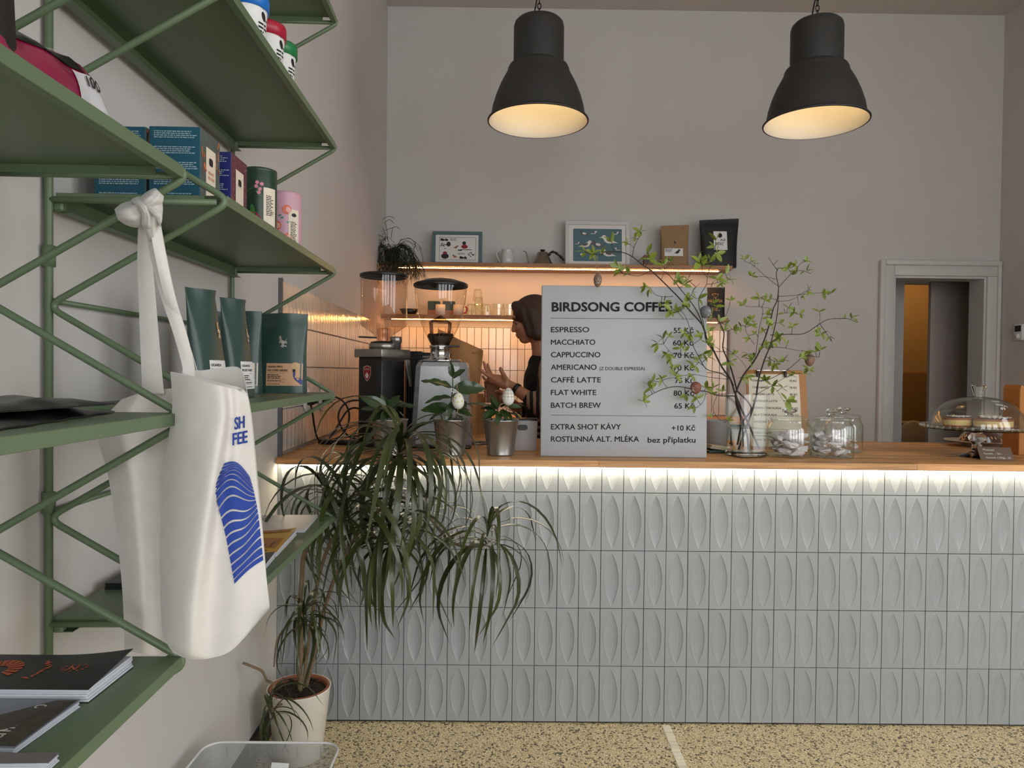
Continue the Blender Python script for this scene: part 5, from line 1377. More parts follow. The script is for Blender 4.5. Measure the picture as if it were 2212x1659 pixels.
branch('budding branch spreading right above the jars with a hanging egg',
  [(.0042, .0034, -.01, .02, [(1596, 972), (1612, 925), (1628, 880), (1634, 850)]), (.0034, .0012, .02, -.03, [(1634, 850), (1639, 819), (1652, 778), (1664, 746), (1675, 697), (1680, 663), (1682, 636)]),
   (.0018, .0008, .0, .05, [(1664, 723), (1700, 723), (1737, 720), (1765, 704), (1788, 691), (1815, 687), (1829, 688), (1852, 696)]), (.001, .0006, .02, .03, [(1765, 704), (1771, 695), (1771, 680)]), (.001, .0006, .03, .05, [(1829, 688), (1838, 690), (1837, 680)]),
   (.001, .0006, -.02, .02, [(1682, 640), (1723, 638), (1751, 634), (1792, 633)]), (.001, .0006, 0, .0, [(1723, 638), (1746, 626), (1744, 613)]), (.001, .0006, -.02, 0, [(1678, 652), (1708, 649), (1723, 640)]), (.001, .0006, 0, .02, [(1723, 640), (1726, 660)]),
   (.0014, .0007, .02, -.05, [(1639, 823), (1664, 817), (1700, 798), (1723, 782), (1739, 768), (1769, 771)]), (.001, .0006, -.02, -.04, [(1700, 798), (1719, 807), (1733, 807)]), (.001, .0006, .02, -.03, [(1634, 851), (1666, 835), (1700, 814), (1712, 810)]),
   (.001, .0006, .0, -.04, [(1666, 750), (1696, 752), (1723, 758), (1740, 758)]), (.0009, .0005, 0, -.03, [(1666, 835), (1680, 845), (1696, 870)]), (.001, .0006, 0, -.02, [(1655, 770), (1672, 780), (1690, 782)]), (.001, .0006, -.01, .02, [(1678, 680), (1700, 676), (1720, 676)])],
  [(1702, 665, 3, 15), (1715, 675, 4, 15), (1728, 678, 3, 14), (1695, 677, 2, 14), (1670, 700, 3, 16), (1682, 698, 2, 18), (1712, 705, 4, 13), (1770, 673, 3, 17), (1762, 712, 3, 14), (1775, 722, 4, 14), (1790, 728, 3, 12), (1838, 686, 3, 15), (1825, 688, 2, 14), (1850, 697, 2, 12), (1745, 630, 4, 14), (1778, 633, 3, 14), (1795, 633, 3, 13), (1735, 640, 3, 13), (1675, 732, 3, 17), (1685, 728, 4, 15), (1700, 745, 3, 13), (1668, 740, 4, 15), (1663, 780, 4, 18), (1672, 787, 4, 16), (1682, 782, 3, 16), (1694, 778, 3, 15), (1735, 762, 3, 16), (1762, 760, 3, 18), (1772, 756, 2, 18), (1733, 775, 2, 14), (1748, 800, 4, 16), (1735, 808, 3, 16), (1710, 812, 4, 14), (1670, 834, 4, 17), (1690, 838, 3, 16), (1652, 822, 4, 15), (1655, 838, 2, 15), (1700, 864, 4, 22), (1706, 866, 2, 18), (1660, 755, 3, 15), (1650, 748, 3, 14)], 4)
branch('low budding branch reaching left across the prices on the board',
  [(.0036, .003, -.03, -.02, [(1606, 965), (1602, 915), (1596, 880), (1588, 855)]), (.0022, .0008, -.02, -.13, [(1588, 855), (1549, 855), (1526, 846), (1510, 844), (1471, 836), (1442, 837), (1414, 849), (1398, 859), (1390, 868)]),
   (.002, .0007, -.02, -.08, [(1586, 832), (1577, 819), (1554, 805), (1526, 796), (1508, 768), (1497, 743), (1490, 709), (1478, 681), (1470, 672)]), (.001, .0006, -.07, -.1, [(1526, 796), (1490, 769), (1455, 764), (1439, 750), (1433, 743)]),
   (.001, .0006, -.03, -.12, [(1577, 819), (1540, 817), (1499, 810), (1471, 810), (1453, 796), (1448, 790)]), (.001, .0006, -.1, -.12, [(1442, 837), (1432, 823), (1440, 818), (1460, 814)]), (.0009, .0006, -.03, -.05, [(1549, 855), (1540, 880), (1549, 900), (1566, 912)]),
   (.0009, .0006, -.05, -.1, [(1526, 848), (1520, 868), (1508, 878)]), (.001, .0006, -.06, -.04, [(1497, 743), (1510, 735), (1518, 728)]), (.001, .0006, -.08, -.1, [(1478, 690), (1462, 672), (1440, 660), (1425, 650)])],
  [(1390, 868, 4, 16), (1395, 862, 2, 14), (1407, 838, 3, 16), (1400, 832, 2, 16), (1410, 822, 4, 16), (1428, 818, 4, 15), (1460, 812, 4, 17), (1452, 795, 4, 15), (1420, 742, 4, 20), (1432, 732, 2, 24), (1444, 727, 3, 15), (1440, 765, 4, 20), (1448, 772, 3, 18), (1470, 752, 3, 17), (1480, 760, 2, 15), (1478, 720, 4, 15), (1490, 722, 3, 15), (1450, 670, 4, 18), (1462, 675, 3, 17), (1475, 668, 2, 18), (1435, 652, 3, 16), (1480, 652, 2, 18), (1510, 775, 4, 16), (1500, 790, 3, 18), (1505, 860, 4, 16), (1480, 852, 3, 15), (1500, 878, 3, 18), (1570, 908, 4, 15), (1538, 895, 2, 12), (1525, 838, 4, 16), (1538, 852, 3, 14), (1560, 845, 3, 14), (1540, 838, 2, 18), (1518, 765, 3, 17), (1530, 772, 2, 16), (1495, 812, 3, 14)], 5)
# eggs hung in the branches
def speck(nm, c1): return mat(nm, c1, .6, var=.28, scale=160)
eg, fe = egg('hanging_egg', 'speckled brown egg hanging at the far left twig tip', 'egg', at(1291, 606, BY-.12), .030, .050, speck('egg_brown', (120, 98, 82)), None, at(1289, 553, BY-.12), True)
mb = MB(); rnd = random.Random(9)
for k in range(40):
    a = rnd.uniform(0, 6.28); mb.tube([(0, 0, .020), (.006*math.cos(a), .006*math.sin(a), .028+rnd.uniform(0, .006)), (.013*math.cos(a), .013*math.sin(a), .024+rnd.uniform(0, .014))], [.0009, .0007, .0002], 3)
mb.build('feather_tuft', mat('feather', (170, 140, 108), .9), eg)['kind'] = 'stuff'
mb = MB()
for k in range(26): ell2(mb, fe, rnd.uniform(-.6, .6), rnd.uniform(-.014, .012), .05, .0010, 6)
mb.build('dots', m_print_w, eg)['kind'] = 'stuff'
eg, fe = egg('hanging_egg', 'grey egg with pale dots hanging before the small black bag', 'egg', at(1524, 674, BY-.12), .040, .047, speck('egg_grey', (104, 106, 110)), None, at(1527, 612, BY-.12), True)
mb = MB()
for k in range(30): ell2(mb, fe, rnd.uniform(.3, 1.2), rnd.uniform(-.018, .012), .05, .0011, 6)
mb.build('dots', m_print_w, eg)['kind'] = 'stuff'
eg, fe = egg('hanging_egg', 'reddish brown egg with white dots hanging over the prices', 'egg', at(1503, 838, BY-.13), .039, .046, speck('egg_red', (128, 78, 62)), None, at(1500, 790, BY-.13), True)
mb = MB()
for k in range(30): ell2(mb, fe, rnd.uniform(-1.2, -.3), rnd.uniform(-.016, .014), .05, .0012, 6)
mb.build('dots', m_print_w, eg)['kind'] = 'stuff'
eg, fe = egg('hanging_egg', 'plain brown egg hanging at the right twig above the clipboard', 'egg', at(1749, 778, BY+.0), .037, .047, speck('egg_tan', (126, 98, 78)), None, at(1746, 722, BY+.02), True)

# ------------------------------------------------------------------ glass jars with paper bundles
m_bund = mat('crumpled_paper', (206, 200, 200), .8, var=.05, scale=30)
def crumple(seed):
    rnd = random.Random(seed); mb = MB(); bm = bmesh.new(); bmesh.ops.create_icosphere(bm, subdivisions=2, radius=1)
    off = [Vector((rnd.uniform(-1, 1), rnd.uniform(-1, 1), rnd.uniform(-1, 1))).normalized() for _ in range(14)]
    for v in bm.verts:
        d = v.co.normalized(); k = 1.0
        for o_ in off[:7]: k += .16*math.sin(4*d.dot(o_)+seed)
        k += rnd.uniform(-.12, .12); v.co = Vector((d.x*k*1.15, d.y*k*.8, d.z*k*.55))
        if abs(d.x) > .85: v.co.x *= 1.35; v.co.z += rnd.uniform(-.15, .2)
    bm.verts.index_update(); mb.add([v.co.copy() for v in bm.verts], [[q.index for q in f.verts] for f in bm.faces], False); bm.free()
    return mb.mesh('paper_bundle', m_bund)
CR = [crumple(i) for i in range(5)]
JN = ('left jar', 'middle jar', 'rear right jar')
def jar(label, px, py, R_, h, seed, which, n):
    p = atz(px, py, ZT); c = Vector((p.x, p.y+R_, ZT+.0005)); c.x = at(px, py-20, c.y).x
    t_ = thing('glass_jar', label, 'jar', c, 0, 'lidded glass jars on the bar')
    hs = h*.70
    out = [(0, 0), (R_*.90, 0), (R_*.97, .004), (R_, .012), (R_, hs*.86), (R_*.975, hs*.94), (R_*.87, hs*1.03), (R_*.82, hs*1.08), (R_*.82, hs*1.14), (R_*.845, hs*1.16)]
    inn = [(r-.0028 if r > .01 else 0, max(z, .007)) for r, z in out]
    mb = MB(); mb.lathe(out, 48); mb.lathe(inn[::-1], 48); smooth_obj(mb.build('jar_body', m_gl, t_), 50)
    z = hs*1.165
    mb = MB(); mb.lathe([(R_*.80, z-.002), (R_*.87, z), (R_*.875, z+.004), (R_*.80, z+.008), (R_*.45, z+.014), (R_*.17, z+.017), (0, z+.017)], 44); smooth_obj(mb.build('lid', m_gl, t_), 50)
    mb = MB(); mb.lathe([(0, z+.0175), (R_*.16, z+.018), (R_*.13, z+.022), (R_*.26, z+.027), (R_*.34, z+.032), (R_*.33, z+.037), (R_*.2, z+.040), (0, z+.040)], 24); mb.build('knob', m_base, t_)
    mb = MB(); mb.lathe([(0, .0072), (R_*.93, .0072), (R_*.93, .0075), (0, .0075)], 30)
    rnd = random.Random(seed)
    for k in range(n):
        lay = k//5; a = k*1.26+lay*.6+rnd.uniform(-.25, .25); rr = R_*.58 if k % 5 < 4 or lay == 0 else R_*.1
        s_ = rnd.uniform(.019, .023)*R_/.083
        o = inst('paper_bundle', CR[rnd.randrange(5)], None, c+Vector((rr*math.cos(a), rr*math.sin(a), .021+.027*lay+rnd.uniform(0, .006))), (rnd.uniform(-.3, .3), rnd.uniform(-.3, .3), a+1.57+rnd.uniform(-.4, .4)), (s_, s_, s_))
        tag(o, 'crumpled white paper bundle inside the '+JN[which]+' beside the vase', 'paper bundle', 'paper bundles in the '+JN[which])
    return t_
jar('left glass jar of paper bundles beside the square vase', 1704, 991, .083, .176, 1, 0, 15)
jar('middle glass jar of paper bundles right of the left one', 1796, 992, .081, .178, 2, 1, 15)
jar('rear glass jar of paper bundles half hidden behind the middle jar', 1822, 980, .074, .176, 3, 2, 10)

# ------------------------------------------------------------------ clipboard menu
cbY = 3.02; tilt = math.radians(13)
pb = at(1683, 985, cbY); cb2 = Vector((pb.x, cbY, ZT+.0005))
clip = thing('clipboard_menu', 'leaning wooden clipboard with printed price list behind the vase', 'clipboard', cb2, 0, None, (-tilt, 0, math.radians(-6)))
bw2, bh2 = .252, .345
mb = MB(); mb.rbox((0, .003, bh2/2), (bw2, .006, bh2), .002, 2); mb.build('board', mat('hardboard', (166, 116, 66), .55, var=.1, scale=40), clip)
mb = MB(); mb.box((-.010, -.0006, bh2/2-.004), (.212, .001, .315)); mb.build('sheet', mat('menu_paper', (214, 206, 188), .7, var=.02), clip)
mb = MB(); mb.rbox((-.02, -.008, bh2-.004), (.128, .012, .010), .003, 2); mb.build('clip_bar', m_chrome, clip)
for sx in (-1, 1):
    mb = MB(); mb.rbox((-.02+sx*.058, -.006, bh2-.018), (.012, .010, .03), .003, 2); mb.build('clip_arm', m_blk, clip)
fc = lambda x, z: Vector((x, -.0017, z))
rowsC = [('CHAI LATTE', '70 Kč'), ('CHAI LATTE', '70 Kč'), ('MATCHA LATTE', '80 Kč'), ('BEETROOT LATTE', '80 Kč'), ('HORKÁ ČOKOLÁDA', '80 Kč'), ('BÍLÁ ČOKOLÁDA', '80 Kč'), ('OVOCNÝ ČAJ', '60 Kč')]
for k, (a, b_) in enumerate(rowsC):
    mb = MB(); text_to(mb, a, fc, -.100, bh2-.052-.030*k, .0085, bold=.012); text_to(mb, b_, fc, .085, bh2-.052-.030*k, .0085, right=True, bold=.012); mb.build('menu_line', ink, clip)['kind'] = 'stuff'
mb = MB(); rect2(mb, fc, -.10, .085, .085, .0858); text_to(mb, 'DÁLE V NABÍDCE', fc, -.1, .066, .008, bold=.01); smear(mb, fc, -.1, .055, .09, .003, 1, 4); text_to(mb, 'KÁVA SE ZVLÁŠTNÍ', fc, -.1, .036, .0085, bold=.01); mb.build('menu_footer', ink, clip)['kind'] = 'stuff'

# ------------------------------------------------------------------ cake stand, cakes, card
cs = atz(2110, 991, ZT); csY = cs.y+.065; csx = at(2110, 985, csY).x
stand = thing('cake_stand', 'footed glass cake stand with scalloped rim', 'cake stand', (csx, csY, ZT+.0005))
zP = .112
mb = MB(); mb.lathe([(0, .004), (.050, .0), (.062, .002), (.058, .006), (.036, .013), (.020, .026), (.017, .045), (.021, .056), (.029, .066), (.031, .078), (.026, .088), (.018, .094), (.02, .100), (.04, .106), (.10, zP-.002), (.183, zP-.003)], 48); smooth_obj(mb.build('stem', m_base, stand), 60)
mb = MB(); n = 96; rows = []
for r, z, am in ((.0, zP, 0), (.12, zP, 0), (.178, zP+.001, .0), (.193, zP+.004, .003), (.200, zP+.014, .005), (.196, zP+.013, .005), (.180, zP+.003, 0)):
    rows.append([Vector(((r+am*.5*math.cos(48*2*math.pi*k/n))*math.cos(2*math.pi*k/n), (r+am*.5*math.cos(48*2*math.pi*k/n))*math.sin(2*math.pi*k/n), z+am*.5*math.cos(48*2*math.pi*k/n))) for k in range(n)])
mb.grid(rows, True, close_u=True); mb.build('plate', m_gl, stand)
mb = MB()
for k in range(48):
    a = 2*math.pi*k/48; mb.ell((.197*math.cos(a), .197*math.sin(a), zP+.009), (.006, .006, .008), None, 8, 6)
mb.build('scalloped_rim', m_gl, stand)
C0 = Vector((csx, csY, ZT+zP+.0025))
dome = thing('glass_dome', 'clear glass dome with white handwriting over the cakes', 'dome', C0+Vector((0, 0, .0025)))
dp_ = [(.163, .0), (.1635, .004), (.161, .025), (.150, .056), (.130, .083), (.100, .104), (.060, .117), (.02, .122)]
mb = MB(); mb.lathe(dp_, 56); mb.lathe([(r-.003, z-.002 if z > .01 else z) for r, z in dp_][::-1], 56); smooth_obj(mb.build('bell', glass('dome_glass', (240, 242, 240), 1.0), dome), 60)
mb = MB(); mb.lathe([(.012, .120), (.014, .126), (.018, .136), (.026, .163), (.027, .166), (.02, .165), (0, .163)], 10, smooth=False); mb.build('knob', m_base, dome)
def fdome(x, z):
    for (r0, z0), (r1, z1) in zip(dp_[:-1], dp_[1:]):
        if z0 <= z <= z1: r = r0+(r1-r0)*(z-z0)/(z1-z0); break
    else: r = .03
    a = x/.12-math.pi/2; return Vector(((r+.0008)*math.cos(a), (r+.0008)*math.sin(a), z))
mb = MB(); text_to(mb, 'tvarohové', fdome, -.012, .104, .007, width=.040); text_to(mb, 'koláčky', lambda x, z: fdome(x, z-.2*x), -.006, .092, .008, width=.040); text_to(mb, '49', fdome, -.002, .076, .010, width=.018); mb.build('handwriting', m_print_w, dome)['kind'] = 'stuff'
m_cust = mat('custard', (216, 184, 118), .6, var=.12, scale=50); m_crust = mat('cake_crust', (142, 82, 42), .6, var=.15, scale=50); m_sug = mat('icing_sugar', (226, 218, 206), .8, var=.06, scale=200); m_jam = mat('berry_jam', (52, 26, 34), .4)
def cake(label, dx, dy, rz, r):
    t_ = thing('cake', label, 'cake', C0+Vector((dx, dy, .0003)), rz, 'cakes under the glass dome')
    def lob(mb, k0, k1, z0, z1, m_, nm, bul=0):
        rows = []
        for z, k in ((z0, k0), ((z0+z1)/2, max(k0, k1)+bul), (z1, k1)): rows.append([Vector((r*k*1.25*math.cos(a)*(1 if math.cos(a) < 0 else .85), r*k*math.sin(a)*.9, z)) for a in [2*math.pi*i/28 for i in range(28)]])
        mb.grid(rows, True, close_u=True); mb.add(rows[0], [tuple(range(27, -1, -1))]); mb.add(rows[-1], [tuple(range(28))]); return mb.build(nm, m_, t_)
    lob(MB(), .9, .98, 0, .011, m_crust, 'crust'); lob(MB(), .98, .99, .011, .032, m_cust, 'filling', .01); lob(MB(), 1.0, .93, .032, .040, m_crust, 'top_crust', .02)
    lob(MB(), .8, .72, .040, .043, m_jam, 'jam', 0)
    mb = MB(); rnd = random.Random(int(dx*999))
    for k in range(60):
        a = rnd.uniform(0, 6.28); q = r*.8*math.sqrt(rnd.random()); mb.ell((q*1.1*math.cos(a), q*.85*math.sin(a), .0435+rnd.uniform(0, .003)), (rnd.uniform(.003, .008), rnd.uniform(.003, .006), .002), None, 6, 4)
    mb.build('sugar_crumble', m_sug, t_)['kind'] = 'stuff'
cake('left cream cake slice dusted with sugar under the dome', -.068, .012, .2, .050)
cake('front cream cake slice dusted with sugar under the dome', .030, -.055, -.1, .060)
cake('right rear cream cake slice dusted with sugar under the dome', .080, .045, .3, .050)
pl = at(2117, 970, 3.26); plx = pl.x
plate = thing('plate', 'wide cream plate carrying the glazed loaf', 'plate', (plx, 3.26, ZT+.0005))
mb = MB(); mb.lathe([(0, .003), (.065, .003), (.07, 0), (.074, .003), (.09, .014), (.125, .022), (.145, .024), (.1455, .027), (.12, .026), (.085, .019), (.07, .0075), (0, .0075)], 48); mb.build('dish', mat('plate_cream', (206, 192, 172), .3, var=.03), plate)
loaf = thing('glazed_loaf', 'dark glazed sweet loaf sprinkled with almonds on the plate', 'loaf', (plx+.0, 3.26, ZT+.0088))
mb = MB(); rows = []
for i in range(13):
    th = math.pi/2*i/12; k = math.cos(th)**.6 if i < 12 else 0; rows.append([Vector((.088*k*math.cos(a)*(1+.03*math.sin(5*a+th*4)), .070*k*math.sin(a), .064*math.sin(th)**.8*(1+.05*math.sin(3*a)*math.cos(th)))) for a in [2*math.pi*j/36 for j in range(36)]])
mb.grid(rows, True, close_u=True); mb.add(rows[0], [tuple(range(35, -1, -1))]); mb.build('crust', mat('glaze', (74, 34, 18), .18, var=.3, scale=25, coat=.8, bump=.2, bscale=30), loaf)
am = MB(); am.ell((0, 0, 0), (.008, .005, .0012), seg=10, rings=6); ame = am.mesh('almond_flake', mat('almond', (206, 166, 112), .5))
rnd = random.Random(4)
for k in range(22):
    a = rnd.uniform(0, 6.28); th = rnd.uniform(.25, 1.3); kk = math.cos(th)**.6
    P = Vector((.089*kk*math.cos(a), .071*kk*math.sin(a), .065*math.sin(th)**.8)); nn = Vector((P.x, P.y*1.3, P.z+.02)).normalized()
    inst('almond_flake', ame, loaf, P, nn.to_track_quat('Z', 'X').to_euler(), (1, 1, 1))
ca, cb3 = atz(2150, 993, ZT), atz(2198, 998, ZT)
card = thing('tent_card', 'folded brown card with white handwriting before the cake stand', 'card', (ca.x, ca.y+.012, ZT+.0005), math.radians(-10))
m_card = mat('card_brown', (112, 92, 76), .8, var=.05)
mb = MB(); cw, chh, sp = .118, .046, .034
for sgn in (-1, 1):
    mb.prism([(-cw/2-.012*0, sgn*sp, 0), (cw/2, sgn*sp, 0), (cw/2, 0, chh), (-cw/2, 0, chh)], (0, -.0008*sgn*-1, .0004))
mb.build('card', m_card, card)
fcd = lambda x, z: Vector((-cw/2+x, -sp*(1-z/chh)-.0018, z+.0004))
mb = MB(); text_to(mb, 'Mazanec', fcd, .018, .033, .007, width=.04); text_to(mb, 'houska ... 50,-', fcd, .018, .020, .006, width=.062); text_to(mb, 'kousek (100g)...35', fcd, .022, .006, .006, width=.085); mb.build('handwriting', m_print_w, card)['kind'] = 'stuff'
kb = atz(2207, 984, ZT)
o = thing('kraft_box', 'tall orange brown cardboard stand cut off by the right edge', 'box', (kb.x+.06, kb.y+.06, ZT+.0005))
mb = MB(); mb.rbox((0, 0, .135), (.13, .10, .27), .002, 1); mb.prism([(-.064, -.05, .27), (-.03, -.05, .27), (-.06, -.05, .285)], (0, .1, 0)); mb.build('carton', mat('kraft_orange', (172, 112, 50), .7, var=.06), o)
sk = atz(2192, 968, ZT)
o = thing('coaster_stack', 'stack of cream coasters behind the kraft stand', 'coasters', (at(2192, 960, 3.3).x, 3.3, ZT+.0005))
for k in range(4):
    mb = MB(); mb.rbox((0, 0, .006+.0115*k), (.095, .09, .0105), .002, 1, rz=.03*k); mb.build('coaster', mat('coaster_cream', (176, 158, 132), .6), o)
mb = MB(); mb.lathe([(0, .05), (.04, .05), (.046, .055), (.046, .066), (.042, .068), (0, .066)], 28, (.03, 0, -.003)); tag(mb.build('jar_lid', mat('lid_cream', (190, 176, 152), .5), None, o.location), 'round cream lid resting on the coaster stack', 'lid')

# small things between board and vase
gy = at(1548, 970, 3.02)
t_ = thing('enamel_bucket', 'small grey enamel bucket right of the menu board', 'bucket', (gy.x-.002, 3.02, ZT+.0005))
mb = MB(); mb.lathe([(0, .002), (.038, .002), (.042, .004), (.056, .118), (.058, .121), (.056, .122), (.054, .118), (.041, .008), (0, .006)], 36); mb.build('pail', mat('enamel_grey', (166, 164, 164), .4, var=.03), t_)
mb = MB(); mb.tube([(.055, -.02, .085), (.056, -.022, .03)], .0025, 6); mb.ell((.056, -.022, .024), (.007, .007, .009)); mb.build('side_latch', m_blk, t_)
tr = atz(1545, 986, ZT)
t_ = thing('card_tray', 'dark green tray holding cream cards beside the menu board', 'tray', (at(1543, 980, 2.9).x, 2.9, ZT+.0005), .1)
mb = MB(); mb.rbox((0, 0, .006), (.085, .10, .012), .002, 1); mb.build('tray', mat('tray_green', (16, 46, 36), .4), t_)
mb = MB()
for k in range(4): mb.M = Matrix.Translation((.002*k, .0, .016+.0035*k)) @ Matrix.Rotation(.12, 4, 'Y'); mb.rbox((0, 0, 0), (.07, .09, .003), .0005, 1)
mb.build('cards', mat('card_stack', (190, 176, 150), .7), t_)
# ------------------------------------------------------------------ things on the wall shelves
ZU = SU_Z0+.0285; ZL = SL_Z0+.0285
YU = 5.13; YL = 5.16
def frame(name, label, x0, x1, y0, y1, Y, fcol, fw, mcol, art):
    """picture leaning on the wall; corners given as seen"""
    A = at(x0, y1, Y); B = at(x1, y1, Y); T = at(x0, y0, Y); wd = B.x-A.x; h = T.z-A.z
    t_ = thing(name, label, 'picture', ((A.x+B.x)/2, Y, ZU+.0005), 0, None, (-math.radians(6), 0, 0))
    h = T.z-ZU
    mb = MB()
    for cx_, cz, sx, sz in ((0, fw/2, wd, fw), (0, h-fw/2, wd, fw), (-wd/2+fw/2, h/2, fw, h-2*fw), (wd/2-fw/2, h/2, fw, h-2*fw)): mb.rbox((cx_, 0, cz), (sx, .018, sz), .002, 1)
    mb.build('frame', fcol, t_)
    mb = MB(); mb.box((0, .002, h/2), (wd-2*fw, .004, h-2*fw)); mb.build('mount', mcol, t_)
    fn = lambda u, v: Vector((-wd/2+fw+u*(wd-2*fw), -.0008, fw+v*(h-2*fw)))
    art(t_, fn); return t_
def birdpoly(cx_, cy_, s, fl=1, tail=.9):
    P = [(-1.0, .25), (-.72, .34), (-.58, .52), (-.36, .5), (-.2, .28), (.2, .1), (.6, -.2), (1.0, -.42*tail), (.55, -.36), (.2, -.42), (-.15, -.4), (-.42, -.2), (-.55, .08), (-.7, .2)]
    return [(cx_+fl*x*s, cy_+y*s*1.35) for x, y in P]
m_frT = mat('frame_teal', (78, 106, 108), .45, var=.04); m_frW = mat('frame_white', (206, 202, 200), .45, var=.03); m_mnt = mat('mount_white', (222, 218, 214), .8, var=.02)
m_art_k = mat('art_dark', (42, 36, 36), .7); m_art_r = mat('art_red', (140, 32, 40), .7); m_art_o = mat('art_rust', (176, 100, 66), .7); m_art_t = mat('art_teal', (82, 112, 120), .7, var=.06); m_art_w = mat('art_white', (222, 218, 210), .7); m_art_g = mat('art_grey', (96, 90, 90), .7)
def art1(t_, fn):
    f2 = lambda u, v: fn(u, v)+Vector((0, -.0006, 0))
    mb = MB()
    for x0, y0, x1, y1 in ((.08, .08, .93, .092), (.08, .905, .93, .917), (.08, .08, .087, .917), (.923, .08, .93, .917)): rect2(mb, fn, x0, y0, x1, y1)
    mb.build('border', m_art_g, t_)
    mb = MB(); text_to(mb, 'Birds', fn, .11, .78, .085, width=.18, bold=.06); text_to(mb, 'Birds', fn, .56, .13, .085, width=.17, bold=.06); text_to(mb, 'birdies', fn, .52, .42, .05, width=.09, bold=.05); mb.build('lettering', m_art_k, t_)['kind'] = 'stuff'
    mb = MB(); rnd = random.Random(3)
    for k in range(10): ell2(mb, fn, .13+.012*k+rnd.uniform(-.02, .02), .55+rnd.uniform(-.06, .14), .015, .022, 7, rot=rnd.uniform(0, 3))
    for k in range(10): ell2(mb, fn, .76+.014*k, .28+rnd.uniform(-.08, .08), .014, .022, 7, rot=rnd.uniform(0, 3))
    ell2(mb, fn, .30, .66, .05, .09, 12); ell2(mb, fn, .66, .70, .045, .07, 12); mb.build('foliage', m_art_k, t_)['kind'] = 'stuff'
    mb = MB(); ell2(mb, f2, .67, .57, .075, .075, 14); ell2(mb, f2, .22, .34, .05, .05, 10); mb.build('red_dress', m_art_r, t_)
    mb = MB(); ell2(mb, fn, .22, .22, .09, .10, 14); mb.build('dark_coat', m_art_k, t_)
    for cx_, cy_, fl in ((.47, .56, -1), (.45, .22, 1)):
        mb = MB(); poly2(mb, f2, birdpoly(cx_, cy_, .075, fl)); mb.build('bird', m_art_g, t_)
        mb = MB(); ell2(mb, lambda u, v: f2(u, v)+Vector((0, -.0006, 0)), cx_, cy_-.02, .03, .04); mb.build('bird_breast', m_art_o, t_)
    mb = MB(); rect2(mb, fn, .58, .45, .84, .475); smear(mb, fn, .33, .86, .16, .012, 4, 2); smear(mb, fn, .52, .33, .18, .012, 3, 5); mb.build('scribble', m_art_g, t_)['kind'] = 'stuff'
frame('framed_print', 'teal framed print of birds and figures on the upper shelf', 933, 1041, 498, 565, 5.14, m_frT, .024, m_mnt, art1)
def art2(t_, fn):
    mb = MB(); poly2(mb, fn, rrect2(.075, .06, .93, .90, .02)); mb.build('print_ground', m_art_t, t_)
    f2 = lambda u, v: fn(u, v)+Vector((0, -.0006, 0)); f3 = lambda u, v: fn(u, v)+Vector((0, -.0012, 0))
    B = [(.26, .78, .10, 1, 0), (.44, .80, .07, -1, 1), (.83, .79, .06, -1, 1), (.15, .52, .05, -1, 1), (.30, .50, .14, -1, 1), (.50, .50, .13, 1, 0), (.70, .62, .17, 1, 1), (.68, .28, .16, 1, 1), (.24, .24, .10, -1, 0), (.85, .38, .06, 1, 1)]
    for x, y, s, fl, c in B:
        mb = MB(); poly2(mb, f2, birdpoly(x, y, s, fl)); mb.build('bird', m_art_w if c else m_art_g, t_)
        mb = MB(); ell2(mb, f3, x+fl*s*.1, y-.05*s, s*.38, s*.26, 10, rot=-fl*.5); mb.build('bird_wing', m_art_g if c else m_art_w, t_)
frame('framed_print', 'white framed teal print of many birds on the upper shelf', 1221, 1360, 475, 567, 5.14, m_frW, .026, m_mnt, art2)
# jug
p = at(1096, 566, YU)
t_ = thing('milk_jug', 'white porcelain jug beside the kettle on the upper shelf', 'jug', (p.x, YU, ZU+.0005))
m_pc = mat('porcelain_grey', (206, 204, 200), .18, var=.02)
mb = MB(); mb.lathe([(0, .002), (.036, .0), (.043, .004), (.049, .03), (.048, .06), (.042, .09), (.041, .108), (.044, .114), (.041, .114), (.038, .108), (.04, .06)], 36); mb.prism([(.036, -.012, .098), (.062, 0, .115), (.036, .012, .098), (.036, 0, .085)], (0, 0, .0015)); mb.build('body', m_pc, t_)
mb = MB(); mb.tube(spline([(-.038, 0, .105), (-.062, 0, .108), (-.078, 0, .092), (-.072, 0, .06), (-.058, 0, .035), (-.046, 0, .024)], 6), .005, 8); mb.build('handle', m_pc, t_)
# kettle
p = at(1172, 566, YU)
t_ = thing('gooseneck_kettle', 'steel gooseneck kettle with black handle on the upper shelf', 'kettle', (p.x, YU, ZU+.0005))
m_ket = mat('kettle_steel', (150, 138, 124), .25, metal=.9, var=.05)
mb = MB(); pr = [(0, 0), (.070, 0), (.074, .004)]
for k in range(5): pr += [(.073-.007*k, .012+.016*k), (.071-.007*k, .016+.016*k)]
mb.lathe(pr+[(.040, .092), (.038, .096)], 40); mb.build('body', m_ket, t_)
mb = MB(); mb.lathe([(.038, .095), (.036, .099), (.01, .103), (.0, .103)], 28); mb.build('lid', m_ket, t_)
mb = MB(); mb.lathe([(.0, .102), (.010, .103), (.018, .112), (.018, .118), (0, .12)], 20); mb.build('knob', m_blk, t_)
mb = MB(); mb.tube(spline([(-.062, 0, .012), (-.088, 0, .016), (-.104, 0, .045), (-.112, 0, .082), (-.124, 0, .104), (-.140, 0, .108)], 6), [.007-.004*i/30 for i in range(31)], 10); mb.build('spout', m_ket, t_)
mb = MB(); mb.tube(spline([(.045, 0, .078), (.06, 0, .1), (.082, 0, .102), (.11, 0, .085), (.142, 0, .058), (.150, 0, .042)], 6), [.006+.004*abs(math.sin(i*.5)) for i in range(31)], 10); mb.build('handle', m_blk, t_)
